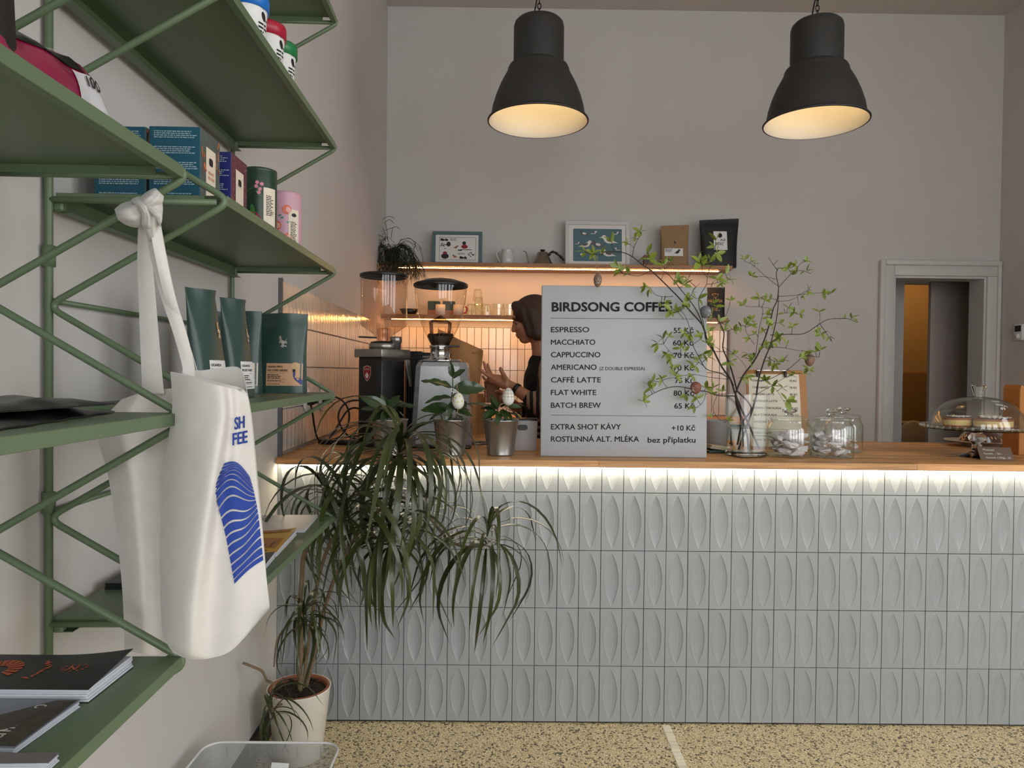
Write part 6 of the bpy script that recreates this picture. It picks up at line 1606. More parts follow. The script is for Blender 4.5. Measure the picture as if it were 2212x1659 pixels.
# little wooden house
p = at(1400, 566, YU)
t_ = thing('wooden_house', 'tiny wooden house shaped grinder half hidden by leaves on the upper shelf', 'ornament', (p.x, YU, ZU+.0005))
m_hw = mat('house_wood', (122, 80, 48), .6, var=.1)
mb = MB(); mb.rbox((0, 0, .035), (.066, .05, .07), .002, 1); mb.build('cabin', m_hw, t_)
mb = MB(); mb.prism([(-.045, -.032, .068), (.045, -.032, .068), (.034, -.03, .084), (-.034, -.03, .084)], (0, .062, 0)); mb.build('roof', m_hw, t_)
mb = MB(); mb.box((.0, -.026, .046), (.046, .003, .03)); mb.build('panel', m_blk, t_)
mb = MB(); mb.ell((0, -.028, .016), (.005, .005, .005)); mb.build('knob', m_ket, t_)
def spouch(label, x0, x1, ytop, Y, Z, m, d, seed, name='coffee_pouch', jag=0.0, taper=0.0, rz=0.0):
    A, B = at(x0, 560, Y), at(x1, 560, Y); T = at((x0+x1)/2, ytop, Y)
    return pouch(name, label, 'coffee bag', ((A.x+B.x)/2, Y, Z+.0005), rz, B.x-A.x, T.z-Z, d, m, seed=seed, jag=jag, taper=taper)
t_, fn = spouch('brown kraft coffee bag with bird sticker on the upper shelf', 1426, 1487, 487, YU, ZU, mat('kraft_bag_paper', (150, 118, 84), .75, var=.06, bump=.2, bscale=20), .07, 3, jag=.03)
mb = MB(); sheet(mb, fn, -.075, .08, .055, .135, 6, 3); mb.build('label_card', m_paper, t_)
f_ = lambda x, z: fn(x, z, .0016)
mb = MB(); poly2(mb, f_, birdpoly(.015, .112, .026, -1)); bird_emblem(mb, f_, .0, .178, .012); mb.build('bird_print', m_print_k, t_)
mb = MB(); smear(mb, f_, -.07, .125, .05, .004, 3, 2); mb.build('printing', m_print_k, t_)['kind'] = 'stuff'
t_, fn = spouch('large black coffee bag with white label at the end of the upper shelf', 1514, 1590, 474, 5.10, ZU, mat('pouch_black', (14, 14, 15), .5, var=.2, bump=.2, bscale=12), .10, 5, jag=.04, taper=-.12)
mb = MB(); sheet(mb, fn, -.045, .12, .05, .255, 6, 4); mb.build('label_card', m_paper, t_)
f_ = lambda x, z: fn(x, z, .0018)
mb = MB(); ell2(mb, f_, .0, .225, .016, .018, 10); text_to(mb, 'AZ', f_, .0, .185, .014, width=.04, bold=.03); smear(mb, f_, -.035, .17, .07, .004, 3, 6); mb.build('printing', m_print_k, t_)['kind'] = 'stuff'
# trailing plant at the left end
p = at(846, 560, 5.1)
rp = thing('trailing_cactus', 'thin stemmed trailing cactus in a dark pot at the left shelf end', 'potted plant', (p.x+.01, 5.11, ZU+.0005))
mb = MB(); mb.lathe([(0, 0), (.045, 0), (.058, .085), (.06, .09), (.055, .09), (.05, .08)], 28); mb.build('pot', mat('dark_pot', (40, 34, 30), .6), rp)
m_rh = mat('cactus_stem', (38, 44, 24), .7, var=.3, rand=.2)
rnd = random.Random(21); rp.location.y = 5.06
def spray(P, v, n, mb, depth=0):
    pts = [P]
    for k in range(n):
        v = (v+Vector((rnd.uniform(-.3, .3), rnd.uniform(-.15, .15), -.26)) ).normalized(); P = P+v*rnd.uniform(.016, .026); P.y = min(P.y, 5.25-rp.location.y); pts.append(P)
        if depth < 2 and rnd.random() < .36: spray(P, (v+Vector((rnd.uniform(-.9, .9), rnd.uniform(-.3, .2), rnd.uniform(-.1, .5)))).normalized(), n-k, mb, depth+1)
    mb.tube(pts, [.0014]*(len(pts)-1)+[.0008], 4)
for k in range(30):
    mb = MB(); a = rnd.uniform(-2.9, -.2) if k % 3 else rnd.uniform(0, 6.28); s0 = Vector((.035*math.cos(a), .03*math.sin(a), .09))
    spray(s0, Vector((math.cos(a)*.8, -abs(math.sin(a))*1.1, rnd.uniform(.5, 1.2))), rnd.randint(9, 17), mb); mb.build('stem', m_rh, rp)
mb = MB()
for pts in ([(846, 545), (838, 520), (828, 495), (820, 478), (815, 470), (814, 457)], [(820, 480), (835, 469), (845, 468), (852, 472)], [(838, 520), (836, 500), (832, 480)], [(832, 498), (848, 492), (856, 490), (864, 495)], [(822, 480), (810, 484), (808, 492)], [(848, 492), (846, 505), (845, 514)], [(832, 480), (842, 474), (850, 482)], [(830, 505), (816, 510), (812, 520)], [(835, 515), (822, 522), (816, 535)]):
    S = spline([at(x, y, 5.1)-Vector(rp.location) for x, y in pts], 4); mb.tube(S, .0018, 5)
mb.build('tall_stem', m_rh, rp)
# lower shelf
def lathe_thing(name, label, cat, px, Y, Z, prof, m, group=None, seg=28, part='body', dx=0, dz=0):
    p = at(px, 640, Y); t_ = thing(name, label, cat, (p.x+dx, Y, Z+.0005+dz), 0, group)
    mb = MB(); mb.lathe(prof, seg); mb.build(part, m, t_); return t_
lathe_thing('bowl', 'black shallow bowl at the left of the lower shelf', 'bowl', 884, YL, ZL, [(0, 0), (.04, 0), (.045, .004), (.07, .042), (.066, .042), (.04, .008), (0, .008)], m_blk)
m_mugT = mat('mug_teal', (42, 66, 62), .5, var=.2, scale=50)
for i, (x, lab) in enumerate(((938, 'dark teal box of tea seen through the clear hopper, left'), (970, 'dark teal box of tea seen through the clear hopper, right'))):
    p = at(x, 660, YL); t_ = thing('tea_carton', lab, 'box', (p.x, YL, ZL+.0005)); mb = MB(); mb.rbox((0, 0, .05), (.085, .07, .10), .003, 1); mb.build('carton', m_mugT, t_); mb = MB(); mb.box((0, -.036, .018), (.086, .002, .034)); mb.build('band', mat('carton_clay', (150, 96, 70), .6), t_)
m_red = mat('mug_red', (168, 36, 44), .35)
for i, (x, lab) in enumerate(((952, 'white mug with red handle left of the stacked tumblers'), (990, 'white mug with red handle touching the stacked tumblers'))):
    t_ = lathe_thing('mug', lab, 'mug', x, YL-.02, ZL, [(0, 0), (.034, 0), (.038, .003), (.038, .075), (.035, .075), (.034, .006), (0, .006)], m_pc, 'mugs on the lower shelf')
    mb = MB(); mb.tube(spline([(.036, 0, .062), (.058, 0, .060), (.062, 0, .038), (.052, 0, .02), (.036, 0, .018)], 5), .005, 8); mb.build('handle', m_red, t_)
m_tum = glass('tumbler_glass', (250, 246, 236), 1.6)
def tumbler(lab, px, dz, group, up=False, wd=.037, h=.085, dy=0):
    pr = [(wd*.98, .0), (wd, .004), (wd*.97, h*.35), (wd*.86, h*.42), (wd*.78, h*.96), (wd*.7, h), (0, h), (0, h-.006), (wd*.66, h-.007), (wd*.74, h*.9), (wd*.92, h*.05), (wd*.98, 0)]
    if up: pr = [(r, h-z) for r, z in pr][::-1]
    p = at(px, 660, YL+dy); t_ = thing('tumbler', lab, 'glass', (p.x, YL+dy, ZL+.0005+dz), 0, group)
    mb = MB(); mb.lathe(pr, 12, smooth=False); mb.build('glass', m_tum, t_); return t_
tumbler('clear faceted tumbler at the left of the stack, lower row', 1017, 0, 'tumblers on the lower shelf'); tumbler('clear faceted tumbler in the middle of the stack, lower row', 1034, 0, 'tumblers on the lower shelf', dy=-.03); tumbler('clear faceted tumbler at the right of the stack, lower row', 1051, 0, 'tumblers on the lower shelf')
tumbler('clear faceted tumbler in the second tier of the stack', 1034, .044, 'tumblers on the lower shelf', dy=-.03); tumbler('clear faceted tumbler crowning the stack', 1032, .102, 'tumblers on the lower shelf', dy=-.03)
tumbler('cut crystal tumbler right of the stack', 1075, 0, 'crystal tumblers on the lower shelf', True, .042, .088); tumbler('cut crystal tumbler closest to the head of the person', 1099, 0, 'crystal tumblers on the lower shelf', True, .042, .088)
t_ = lathe_thing('paper_cup', 'upturned white paper cup with green band above the menu board', 'cup', 1222, YL, ZL, [(0, .13), (.042, .13), (.044, .128), (.052, .0), (.05, 0), (.04, .126)], m_paper)
mb = MB(); mb.lathe([(.0438, .1315), (.0452, .128), (.0462, .108), (.0458, .108)], 28); mb.build('green_band', mat('band_green', (32, 74, 46), .5), t_)
for k in range(6):
    t2 = None
p = at(1222, 640, YL); base_n = 2
o = MB(); o.lathe([(.0525, 0), (.0535, .03), (.0520, .06), (.0505, .06), (.0515, 0)], 28)
for i, (x, lab, hh) in enumerate(((1365, 'low cream bowl just above the menu board top edge', .07), (1395, 'second low bowl just above the menu board top edge', .068))):
    lathe_thing('bowl', lab, 'bowl', x, YL, ZL, [(0, 0), (.035, 0), (.04, .004), (.075, hh), (.071, hh), (.036, .008), (0, .008)], mat('bowl_clay', (150, 116, 84), .5))
t_, fn = tin('tea_tin', 'pale orange patterned tin under the upper shelf behind the branches', (at(1489, 640, YL).x, YL, ZL+.0005), .042, .185, mat('tin_apricot', (222, 160, 132), .5, var=.25, scale=30), mat('tin_lid_apricot', (206, 150, 120), .4))
mb = MB(); sheet(mb, fn, -.01, .02, .03, .16, 6, 2); mb.build('label_card', m_cream, t_)
t_, fn = spouch('small black coffee bag with gold lettering at the lower shelf end', 1524, 1567, 621, YL-.01, ZL, mat('pouch_black', (14, 14, 15), .5), .07, 7, jag=.02)
mb = MB(); text_to(mb, 'HERUFEK', fn, 0, .115, .018, width=.105, center=True, bold=.02)
for k in range(14):
    a = math.pi*2*k/14; hx_, hz_ = .018*math.sin(a)**3*1.2, .016*(math.cos(a)-.35*math.cos(2*a)); ell2(mb, fn, hx_, .165+hz_, .0035, .0035, 8)
mb.build('gold_emblem', mat('gold_ink', (196, 148, 84), .4, metal=.3), t_)['kind'] = 'stuff'
mb = MB(); smear(mb, fn, -.03, .07, .07, .004, 3, 8); mb.build('printing', MATS['gold_ink'], t_)['kind'] = 'stuff'

# ------------------------------------------------------------------ dracaena in white pot
m_dr = mat('dracaena_leaf', (50, 60, 24), .36, var=.25, scale=25, rand=.35, coat=.2)
m_cane = mat('dracaena_cane', (122, 102, 76), .85, var=.25, scale=60, bump=.6, bscale=120)
pp = at(646, 1483, 2.36)
dr = thing('dracaena', 'large dracaena with drooping strap leaves in a white pot on the floor', 'potted plant', (pp.x, 2.36, .0005), 0)
R0 = Vector(dr.location)
hp = pp.z
mb = MB(); mb.lathe([(0, 0), (.070, 0), (.076, .006), (.101, hp-.004), (.103, hp), (.100, hp+.001), (.097, hp-.004), (.09, hp-.06)], 44); mb.build('cover_pot', mat('pot_white', (228, 222, 210), .35, var=.03), dr)
mb = MB(); mb.lathe([(.089, hp-.04), (.0955, hp-.003), (.0965, hp+.0015), (.091, hp+.002), (.087, hp-.008), (.085, hp-.03)], 44); mb.build('inner_pot', mat('pot_terracotta', (140, 82, 54), .6, var=.08), dr)
mb = MB(); mb.lathe([(.088, hp-.014), (.05, hp-.009), (0, hp-.008)], 30)
for k in range(70):
    a = rnd.uniform(0, 6.28); r_ = .082*math.sqrt(rnd.random()); mb.ell((r_*math.cos(a), r_*math.sin(a), hp-.009+rnd.uniform(0, .004)), (rnd.uniform(.003, .008), .004, .003), None, 6, 4)
mb.build('soil', m_soil, dr)
# strap leaf: several droops, unit length
def strapleaf(kind):
    mb = MB(); n = 12; rows = []
    a = {0: .9, 1: .8, 2: .5, 3: 1.1}[kind]; bend = {0: -3.2, 1: -3.8, 2: -3.0, 3: -3.0}[kind]
    P = Vector((0, 0, 0)); st = 1/n
    for i in range(n+1):
        t = i/n; w_ = .0172*(min(1, .4+t*3.0))*(1-t**3.2)+.0004
        ang = a+bend*(t**.9); ang = max(ang, -1.46-.05*t)
        rows.append([P+Vector((0, -w_, .25*w_)), P+Vector((0, 0, 0)), P+Vector((0, w_, .25*w_))])
        P = P+Vector((math.cos(ang), 0, math.sin(ang)))*st
    mb.grid(rows, True); mb.grid([[p_-Vector((0, 0, .0016)) for p_ in r_][::-1] for r_ in rows], True)
    return mb.mesh('leaf', m_dr)
DL = [strapleaf(k) for k in range(4)]
heads = [ # px, py of crown, Y, leaves, length, lean
    (862, 978, 2.28, 60, .50, (.15, -.1)), (700, 1058, 2.30, 32, .36, (-.35, -.1)), (752, 1105, 2.20, 34, .47, (-.1, -.25)), (842, 1160, 2.24, 44, .42, (.0, -.2)), (925, 1110, 2.42, 26, .42, (.15, .05)),
    (1052, 1165, 2.36, 38, .45, (.1, -.1)), (656, 1335, 2.26, 40, .27, (.05, -.15)), (588, 1528, 2.18, 22, .22, (-.25, -.2))]
rd = random.Random(8)
for hx_, hy_, Y, n, L_, tl_ in heads:
    C = at(hx_, hy_, Y)
    for k in range(n):
        q = k/n; az = k*2.399+rd.uniform(-.3, .3)
        s_ = L_*rd.uniform(.72, 1.1)
        if Y > 2.38 and math.sin(az) > .1: az = -az
        el = 1.15-1.5*q+rd.uniform(-.25, .25)      # upper leaves stand, lower ones hang
        kind = rd.randrange(4)
        down = Vector((tl_[0], tl_[1], 1)).normalized()
        M_ = down.to_track_quat('Z', 'X').to_matrix() @ Matrix.Rotation(az, 3, 'Z') @ Matrix.Rotation(-(el-.75)*.75, 3, 'Y')
        off = down*(-.035+.07*(1-q))
        end = (M_ @ Vector((.8, 0, 0)))*s_+C
        if end.y > 2.54 or end.x < -.79 or C.x+(end.x-C.x)*1.15 < -.80: continue
        inst('leaf', DL[kind], dr, C+off-R0, M_.to_euler(), (s_, s_*rd.uniform(.8, 1.35), s_))
canes = [([(648, 1498, 2.35), (650, 1400, 2.33), (648, 1320, 2.30), (652, 1250, 2.30), (658, 1195, 2.30), (690, 1140, 2.30), (720, 1100, 2.29), (790, 1055, 2.28), (862, 990, 2.28)], .0085),
         ([(652, 1495, 2.37), (664, 1400, 2.36), (676, 1320, 2.36), (690, 1240, 2.34), (715, 1170, 2.28), (752, 1120, 2.21)], .007),
         ([(658, 1495, 2.38), (682, 1400, 2.38), (705, 1300, 2.38), (745, 1200, 2.36), (800, 1120, 2.38), (870, 1075, 2.40), (922, 1112, 2.42), (968, 1165, 2.40), (1010, 1182, 2.38), (1050, 1176, 2.36)], .0065),
         ([(745, 1110, 2.30), (790, 1150, 2.27), (842, 1172, 2.24)], .006), ([(690, 1140, 2.30), (700, 1095, 2.30), (700, 1064, 2.30)], .0055),
         ([(648, 1380, 2.33), (640, 1360, 2.30), (650, 1345, 2.27)], .005), ([(645, 1500, 2.33), (610, 1520, 2.27), (588, 1534, 2.19)], .005), ([(628, 1345, 2.30), (600, 1380, 2.26), (592, 1440, 2.22)], .0035)]
for pts, r_ in canes:
    S = spline([at(*p)-R0 for p in pts], 6)
    mb = MB(); mb.tube(S, [r_*(1.05-.35*i/len(S)) for i in range(len(S))], 8); mb.build('cane', m_cane, dr)
S = spline([at(*p) for p in [(576, 1470, 2.2), (566, 1450, 2.19), (545, 1440, 2.18), (525, 1432, 2.17)]], 5)
mb = MB(); mb.tube([q-R0 for q in S], .004, 7); mb.build('bare_twig', m_cane, dr)
S = spline([at(*p) for p in [(588, 1534, 2.19), (585, 1500, 2.19), (592, 1480, 2.19), (576, 1470, 2.2)]], 5)
mb = MB(); mb.tube([q-R0 for q in S], .004, 7); mb.build('cane', m_cane, dr)
# flat metal egg ornament hung in the leaves
ec = at(862, 1040, 2.16)
t_ = thing('egg_ornament', 'flat grey metal egg ornament hanging in the dracaena leaves', 'ornament', ec)
pts = [Vector((.5*math.sin(a)*.030*(1-.12*math.cos(a)), 0, .5*math.cos(a)*.046)) for a in [2*math.pi*k/28 for k in range(28)]]
outer = [p_*1.0 for p_ in pts]; mb = MB()
inner = [Vector((p_.x*.62, 0, p_.z*.42+.008)) for p_ in pts]
mb.grid([outer+[outer[0]], inner+[inner[0]]], False); mb.grid([[p_+Vector((0, .0015, 0)) for p_ in inner+[inner[0]]], [p_+Vector((0, .0015, 0)) for p_ in outer+[outer[0]]]], False); mb.grid([[p_+Vector((0, .0015, 0)) for p_ in outer+[outer[0]]], outer+[outer[0]]], False); mb.grid([inner+[inner[0]], [p_+Vector((0, .0015, 0)) for p_ in inner+[inner[0]]]], False)
poly2(mb, lambda x, z: Vector((x, -.0004, z)), birdpoly(0, .008, .012)); mb.build('plate', mat('pewter', (110, 108, 106), .4, metal=.6), t_)
mb = MB(); mb.tube([(0, 0, .023), (.001, .01, .055)], .0006, 5); mb.build('string', MATS['twine'], t_)
# small white knob-like pick
ec = at(816, 972, 2.2)
# ------------------------------------------------------------------ plastic storage box with sacking on the floor
zb = .315
c1, c2 = atz(448, 1603, zb), atz(738, 1603, zb)
bxc = Vector(((c1.x+c2.x)/2+.0, c1.y-.14, .0005))
pb_ = thing('storage_box', 'translucent plastic storage box on the floor at the bottom edge', 'box', bxc)
W2, D2 = (c2.x-c1.x)/2, .14
def rr(k, z, e=0): return [Vector((x, y, z)) for x, y in rrect2(-W2*k-e, -D2*k-e, W2*k+e, D2*k+e, .045, 6)]
m_pp = bpy.data.materials.new('frosted_plastic'); m_pp.use_nodes = True
N_ = m_pp.node_tree.nodes; L_n = m_pp.node_tree.links; b0 = N_['Principled BSDF']; b0.inputs['Base Color'].default_value = lin((206, 206, 204)); b0.inputs['Roughness'].default_value = .3
tr_ = N_.new('ShaderNodeBsdfTransparent'); tr_.inputs[0].default_value = lin((236, 238, 238)); mx_ = N_.new('ShaderNodeMixShader'); nz_ = N_.new('ShaderNodeTexNoise'); nz_.inputs['Scale'].default_value = 14
mr_ = N_.new('ShaderNodeMapRange'); mr_.inputs[3].default_value = .74; mr_.inputs[4].default_value = .86; L_n.new(nz_.outputs['Fac'], mr_.inputs[0]); L_n.new(mr_.outputs[0], mx_.inputs[0])
L_n.new(b0.outputs[0], mx_.inputs[1]); L_n.new(tr_.outputs[0], mx_.inputs[2]); L_n.new(mx_.outputs[0], N_['Material Output'].inputs['Surface'])
mb = MB(); rows = [rr(.86, 0), rr(.88, .004), rr(.965, zb-.012), rr(.965, zb-.012, .006), rr(.965, zb, .008), rr(.965, zb, .004), rr(.955, zb-.014), rr(.86, .008)]
mb.grid(rows, True, close_u=True); mb.add(rows[0], [tuple(range(len(rows[0])-1, -1, -1))]); smooth_obj(mb.build('tub', m_pp, pb_), 40)
mb = MB(); mb.tube(rr(.965, zb-.001, .006), .0035, 8, closed=True); mb.build('rim', mat('rim_plastic', (214, 214, 212), .25, var=.03), pb_)
for k in range(5):
    mb = MB(); x = -W2*.7+W2*1.4*k/4; mb.rbox((x, D2*.955+.003, zb-.022), (.003, .004, .03), .001, 1); mb.build('rib', m_pp, pb_)
m_sack = mat('sackcloth', (150, 118, 82), .95, var=.35, scale=14, bump=.8, bscale=220)
mb = MB(); rows = []
for i in range(19):
    u = -1+2*i/18; rows.append([Vector((u*W2*.80, (-1+2*j/12)*D2*.78, .232+.020*math.sin(u*4+1)+.012*math.sin(j*1.3+u*9)-(.03 if j in (0, 12) else 0)+(.03 if i > 14 and j > 7 else 0))) for j in range(13)])
mb.grid(rows); mb.grid([[Vector((p_.x, p_.y, .012)) for p_ in r_][::-1] for r_ in rows])
tag(mb.build('sackcloth', m_sack, None, bxc), 'crumpled brown sackcloth inside the plastic storage box', 'cloth')
lb = MB(); lb.rbox((0, 0, 0), (.045, .002, .028), .0005, 1); tag(lb.build('paper_tag', m_paper, None, bxc+Vector((.03, D2*.62, .275)), (-.5, .0, -.1)), 'small white printed tag on the sackcloth in the box', 'tag')
# ------------------------------------------------------------------ person behind the bar
PY = 3.72
m_skin = mat('skin', (176, 120, 92), .5, var=.05, scale=30, sss=.15)
m_hair = mat('hair_brown', (52, 30, 18), .6, var=.35, scale=18, stretch=(6, 6, .6), bump=.5, bscale=60)
m_apron = mat('black_cotton', (14, 14, 15), .9, var=.15)
def stripes(name, axis, freq, c1, c2):
    m = bpy.data.materials.new(name); m.use_nodes = True; N = m.node_tree.nodes; L = m.node_tree.links; b = N['Principled BSDF']
    tc = N.new('ShaderNodeTexCoord'); wv = N.new('ShaderNodeTexWave'); wv.wave_type = 'BANDS'; wv.bands_direction = axis; wv.inputs['Scale'].default_value = freq; wv.inputs['Distortion'].default_value = 1.2; wv.inputs['Detail Scale'].default_value = 1.5
    L.new(tc.outputs['Object'], wv.inputs['Vector']); cr = N.new('ShaderNodeValToRGB'); cr.color_ramp.interpolation = 'CONSTANT'; cr.color_ramp.elements[0].color = lin(c1); cr.color_ramp.elements[1].color = lin(c2); cr.color_ramp.elements[1].position = .58
    L.new(wv.outputs['Color'], cr.inputs[0]); L.new(cr.outputs[0], b.inputs['Base Color']); b.inputs['Roughness'].default_value = .9; return m
m_strT = stripes('striped_knit', 'Z', 9.5, (20, 18, 18), (150, 122, 100)); m_strS = stripes('striped_sleeve', 'X', 10.5, (20, 18, 18), (150, 122, 100))
px_ = at(1150, 700, PY)
person = thing('person', 'person with brown bob, striped cardigan and black apron behind the bar', 'person', (px_.x+.05, PY, 0))
RP = Vector(person.location)
def L_(x, y, Y): return at(x, y, Y)-RP
def remesh(o, vox, it=6):
    m1 = o.modifiers.new('remesh', 'REMESH'); m1.mode = 'VOXEL'; m1.voxel_size = vox; m1.use_smooth_shade = True
    m2 = o.modifiers.new('smooth', 'SMOOTH'); m2.factor = .5; m2.iterations = it
    return o
b = MB()
hc = L_(1147, 690, PY)                                  # middle of the skull
RX = Matrix.Rotation(math.radians(-14), 3, 'Y')         # head bowed toward the hands (faces -x)
def H(x, y, z): return hc+RX @ Vector((x, y, z))
b.ell(H(.008, 0, .022), (.094, .074, .092), RX, 24, 16)           # cranium
b.ell(H(-.035, 0, -.035), (.058, .060, .078), RX, 20, 14)         # face
b.ell(H(-.050, 0, -.088), (.034, .036, .028), RX, 16, 10)         # chin
b.cap(H(-.06, 0, -.085), .018, H(.03, .0, -.06), .05)             # jaw
b.cap(H(-.082, 0, .012), .010, H(-.100, 0, -.030), .0125)         # nose
b.ell(H(-.101, 0, -.036), (.013, .014, .009), RX, 12, 8)
b.ell(H(-.087, 0, -.060), (.011, .022, .0065), RX, 12, 8); b.ell(H(-.084, 0, -.072), (.011, .020, .007), RX, 12, 8)   # lips
b.ell(H(-.084, 0, .030), (.014, .046, .012), RX, 14, 8)           # brow
for s_ in (-1, 1):
    b.ell(H(.012, s_*.072, -.012), (.018, .008, .03), RX, 12, 8)  # ears
    b.ell(H(-.066, s_*.034, -.028), (.022, .02, .022), RX, 12, 8)   # cheeks
neck0 = H(.025, 0, -.08); neck1 = L_(1172, 775, PY+.0)
b.cap(neck0, .048, neck1, .052)
chest = L_(1186, 830, PY); waist = Vector((chest.x+.01, 0, 1.02)); hip = Vector((chest.x+.02, 0, .90))
b.ell(chest+Vector((.01, 0, .02)), (.10, .135, .13)); b.cap(chest+Vector((.01, 0, 0)), .10, waist, .095); b.ell(hip, (.11, .15, .11))
for s_ in (-1, 1):
    k0 = hip+Vector((0, s_*.085, -.05)); k1 = Vector((hip.x-.02, s_*.09, .47)); k2 = Vector((hip.x+.02, s_*.09, .08))
    b.cap(k0, .082, k1, .055); b.cap(k1, .055, k2, .036); b.cap(k2+Vector((.02, 0, -.03)), .035, k2+Vector((-.14, 0, -.048)), .030)
# near arm (her left): shoulder, elbow, wrist
shN = chest+Vector((.01, -.165, .085)); elN = L_(1180, 885, PY-.26); wrN = L_(1106, 835, PY-.20)
b.cap(shN, .048, elN, .040); b.cap(elN, .040, wrN, .026)
shF = chest+Vector((.0, .165, .085)); elF = L_(1150, 905, PY+.16); wrF = L_(1092, 862, PY-.02)
b.cap(shF, .052, elF, .042); b.cap(elF, .038, wrF, .025)
def finger(mb, pts, r0, r1):
    for i in range(len(pts)-1):
        a, c_ = i/(len(pts)-1), (i+1)/(len(pts)-1); mb.cap(pts[i], r0+(r1-r0)*a, pts[i+1], r0+(r1-r0)*c_, 10)
# near hand, palm up, fingers spread to the left
YH = PY-.20
pal = L_(1076, 823, YH)
b.cap(wrN, .025, L_(1083, 826, YH), .029); b.cap(L_(1088, 822, YH), .027, L_(1062, 818, YH), .024); b.ell(pal, (.036, .034, .024))
finger(b, [L_(1062, 816, YH-.022), L_(1049, 808, YH-.032), L_(1042, 803, YH-.034), L_(1036, 796, YH-.034)], .0105, .0075)
finger(b, [L_(1060, 814, YH-.004), L_(1052, 803, YH-.008), L_(1048, 792, YH-.01), L_(1045, 782, YH-.01)], .0105, .0075)
finger(b, [L_(1063, 812, YH+.014), L_(1057, 801, YH+.014), L_(1055, 793, YH+.013), L_(1053, 787, YH+.012)], .010, .0075)
finger(b, [L_(1062, 820, YH+.024), L_(1052, 822, YH+.03), L_(1046, 818, YH+.028), L_(1043, 813, YH+.022)], .009, .007)
finger(b, [L_(1090, 822, YH-.02), L_(1089, 811, YH-.032), L_(1084, 803, YH-.036), L_(1081, 796, YH-.036)], .013, .0095)
# far hand wrapped round the cup
YK = PY-.05; cupc = L_(1063, 846, YK-.045)
b.cap(wrF, .024, L_(1082, 858, YK-.02), .027); b.cap(L_(1084, 852, YK-.012), .02, L_(1078, 866, YK-.012), .02)
for k, yy in enumerate((843, 851, 859, 866)):
    finger(b, [L_(1080, yy+2, YK-.005), L_(1066, yy+1, YK+.006), L_(1052, yy, YK-.012), L_(1048, yy+1, YK-.045), L_(1050, yy+1, YK-.07)], .0105, .008)
finger(b, [L_(1082, 850, YK-.03), L_(1078, 846, YK-.075), L_(1070, 845, YK-.095)], .012, .009)
body = remesh(b.build('body', m_skin, person), .0048, 5)
# eyes, brow
for s_ in (-1, 1):
    e = MB(); e.ell(H(-.0745, s_*.031, -.001), (.010, .012, .009), RX, 14, 10); eo = e.build('eye', mat('eye_white', (150, 120, 104), .35), person)
    e = MB(); e.ell(H(-.0835, s_*.031, -.003), (.003, .0055, .0055), RX, 12, 8); e.build('iris', mat('eye_dark', (38, 26, 20), .15), eo)
    e = MB(); e.tube([H(-.090, s_*.018, .019), H(-.088, s_*.034, .023), H(-.076, s_*.048, .017)], .0028, 6); e.build('eyebrow', m_hair, person)
    e = MB(); e.tube([H(-.0945, s_*.021, .004), H(-.0955, s_*.031, .0065), H(-.088, s_*.041, .003)], .0016, 6); e.build('eyelash', m_hair, person)
h = MB()   # bob of hair with fringe swept aside, open over the face
h.ell(H(.020, 0, .032), (.108, .092, .094), RX, 28, 18)
for s_ in (-1, 1):
    h.cap(H(-.030, s_*.064, .045), .028, H(-.024, s_*.070, -.075), .022); h.cap(H(.012, s_*.068, .03), .04, H(.010, s_*.070, -.085), .034); h.cap(H(.06, s_*.05, .0), .05, H(.055, s_*.052, -.092), .04)
    h.cap(H(-.062, s_*.030, .085), .024, H(-.062, s_*.056, .040), .016)
h.cap(H(.085, 0, .0), .055, H(.075, 0, -.09), .045); h.cap(H(-.060, .01, .088), .026, H(-.045, -.045, .07), .026)
remesh(h.build('hair', m_hair, person), .006, 7)
# clothing: black apron over striped cardigan
a = MB(); a.ell(chest+Vector((-.012, 0, .005)), (.124, .150, .155)); a.cap(chest+Vector((-.012, 0, 0)), .118, waist+Vector((-.015, 0, 0)), .112); a.cap(waist+Vector((-.015, 0, 0)), .112, hip+Vector((-.015, 0, -.2)), .13); a.cap(neck1+Vector((-.012, -.0, -.03)), .066, chest+Vector((-.01, 0, .05)), .10)
remesh(a.build('apron', m_apron, person), .010, 8)
c_ = MB(); c_.ell(chest+Vector((.022, 0, .02)), (.125, .185, .152)); c_.cap(chest+Vector((.03, 0, 0)), .13, hip+Vector((.03, 0, -.04)), .135); c_.ell(hip+Vector((.03, 0, .03)), (.125, .18, .13))
c_.cap(chest+Vector((-.02, -.13, .08)), .04, hip+Vector((-.055, -.12, .02)), .045); c_.cap(chest+Vector((-.02, .13, .08)), .04, hip+Vector((-.055, .12, .02)), .045)
c_.cap(neck1+Vector((.03, -.05, -.03)), .045, shN, .06); c_.cap(neck1+Vector((.03, .05, -.03)), .045, shF, .06)
remesh(c_.build('cardigan', m_strT, person), .010, 8)
s_ = MB(); fo = (wrN-elN); s_.cap(shN+Vector((.0, .03, .01)), .070, elN, .058); s_.cap(elN, .056, elN+fo*.42, .046)
so = remesh(s_.build('sleeve', m_strS, person), .008, 6)
s_ = MB(); fo2 = (wrF-elF); s_.cap(shF, .064, elF, .054); s_.cap(elF, .054, elF+fo2*.45, .045)
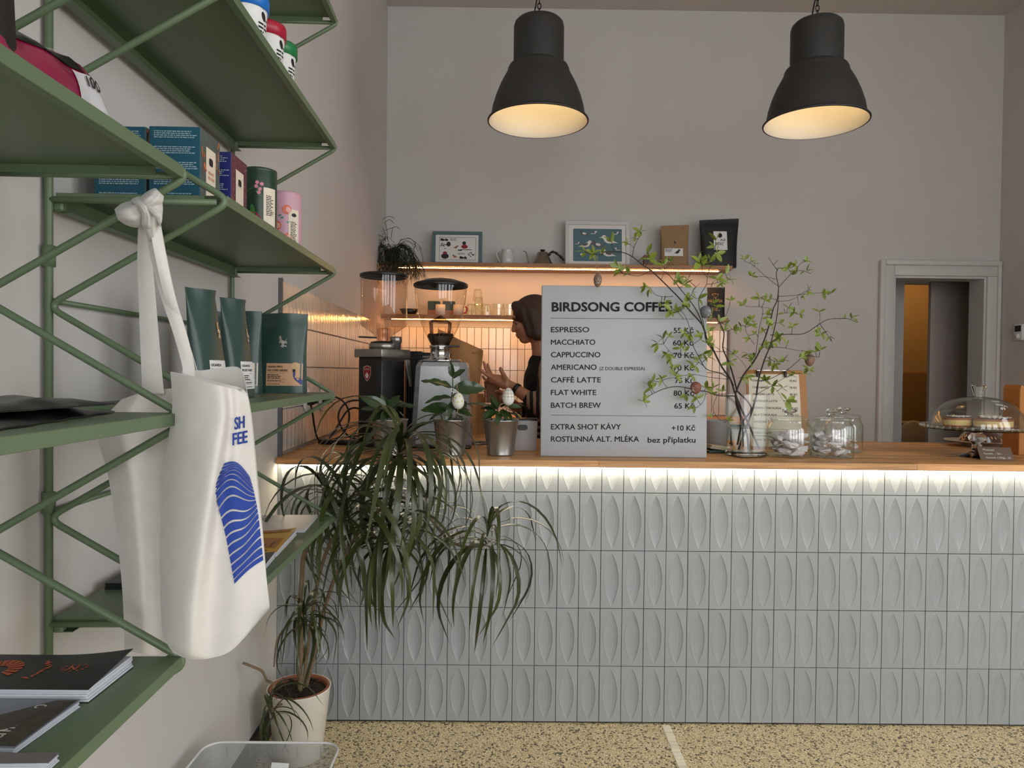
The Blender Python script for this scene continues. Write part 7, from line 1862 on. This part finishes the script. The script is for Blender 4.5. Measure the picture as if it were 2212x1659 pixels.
remesh(s_.build('sleeve', m_strS, person), .008, 6)
t_ = MB(); ax = fo.normalized(); t_.tube([wrN-ax*.036, wrN-ax*.016], .0315, 20); wt = t_.build('watch_strap', m_blk, person)
l_ = MB()
for s2 in (-1, 1):
    k0 = hip+Vector((0, s2*.085, -.05)); k1 = Vector((hip.x-.02, s2*.09, .47)); k2 = Vector((hip.x+.02, s2*.09, .10)); l_.cap(k0, .094, k1, .072); l_.cap(k1, .072, k2, .058)
remesh(l_.build('trousers', m_apron, person), .012, 6)
for s2 in (-1, 1):
    f_ = MB(); f_.cap(Vector((hip.x+.045, s2*.09, .042)), .040, Vector((hip.x-.13, s2*.09, .034)), .033); remesh(f_.build('shoe', m_blk, person), .008, 4)
# kraft cup in the hands
cw_ = RP+cupc
cup = thing('kraft_cup', 'brown kraft paper cup held in the person\'s hands', 'cup', cw_+Vector((0, 0, -.055)))
mb = MB(); mb.lathe([(0, 0), (.031, 0), (.032, .002), (.041, .104), (.0425, .106), (.041, .107), (.038, .100), (.030, .006)], 32); mb.build('cup', mat('kraft_cup_paper', (150, 112, 82), .8, var=.05), cup)
mb = MB(); fk = lambda x, z: Vector(((.0375+.001)*math.cos(x/.0375-math.pi/2), (.0375+.001)*math.sin(x/.0375-math.pi/2), z)); 
for k in range(16):
    a0, a1 = 2*math.pi*k/16, 2*math.pi*(k+1)/16; mb.add([fk(-.005+.008*math.cos(a0), .07+.008*math.sin(a0)), fk(-.005+.008*math.cos(a1), .07+.008*math.sin(a1)), fk(-.005+.007*math.cos(a1), .07+.007*math.sin(a1)), fk(-.005+.007*math.cos(a0), .07+.007*math.sin(a0))], [(0, 1, 2, 3)])
mb.build('stamp', MATS['kraft_dark'], cup)
COL.objects.unlink(_fo)
for o in bpy.data.objects:
    if o.parent and o.name.split('.')[0] in ('printing', 'peach_leaf', 'peach', 'peach_core', 'berry', 'green_leaf', 'red_leaf', 'lettering', 'star_pattern', 'cracked_pattern', 'emblem_lettering', 'crest', 'dots'): o['kind'] = 'stuff'
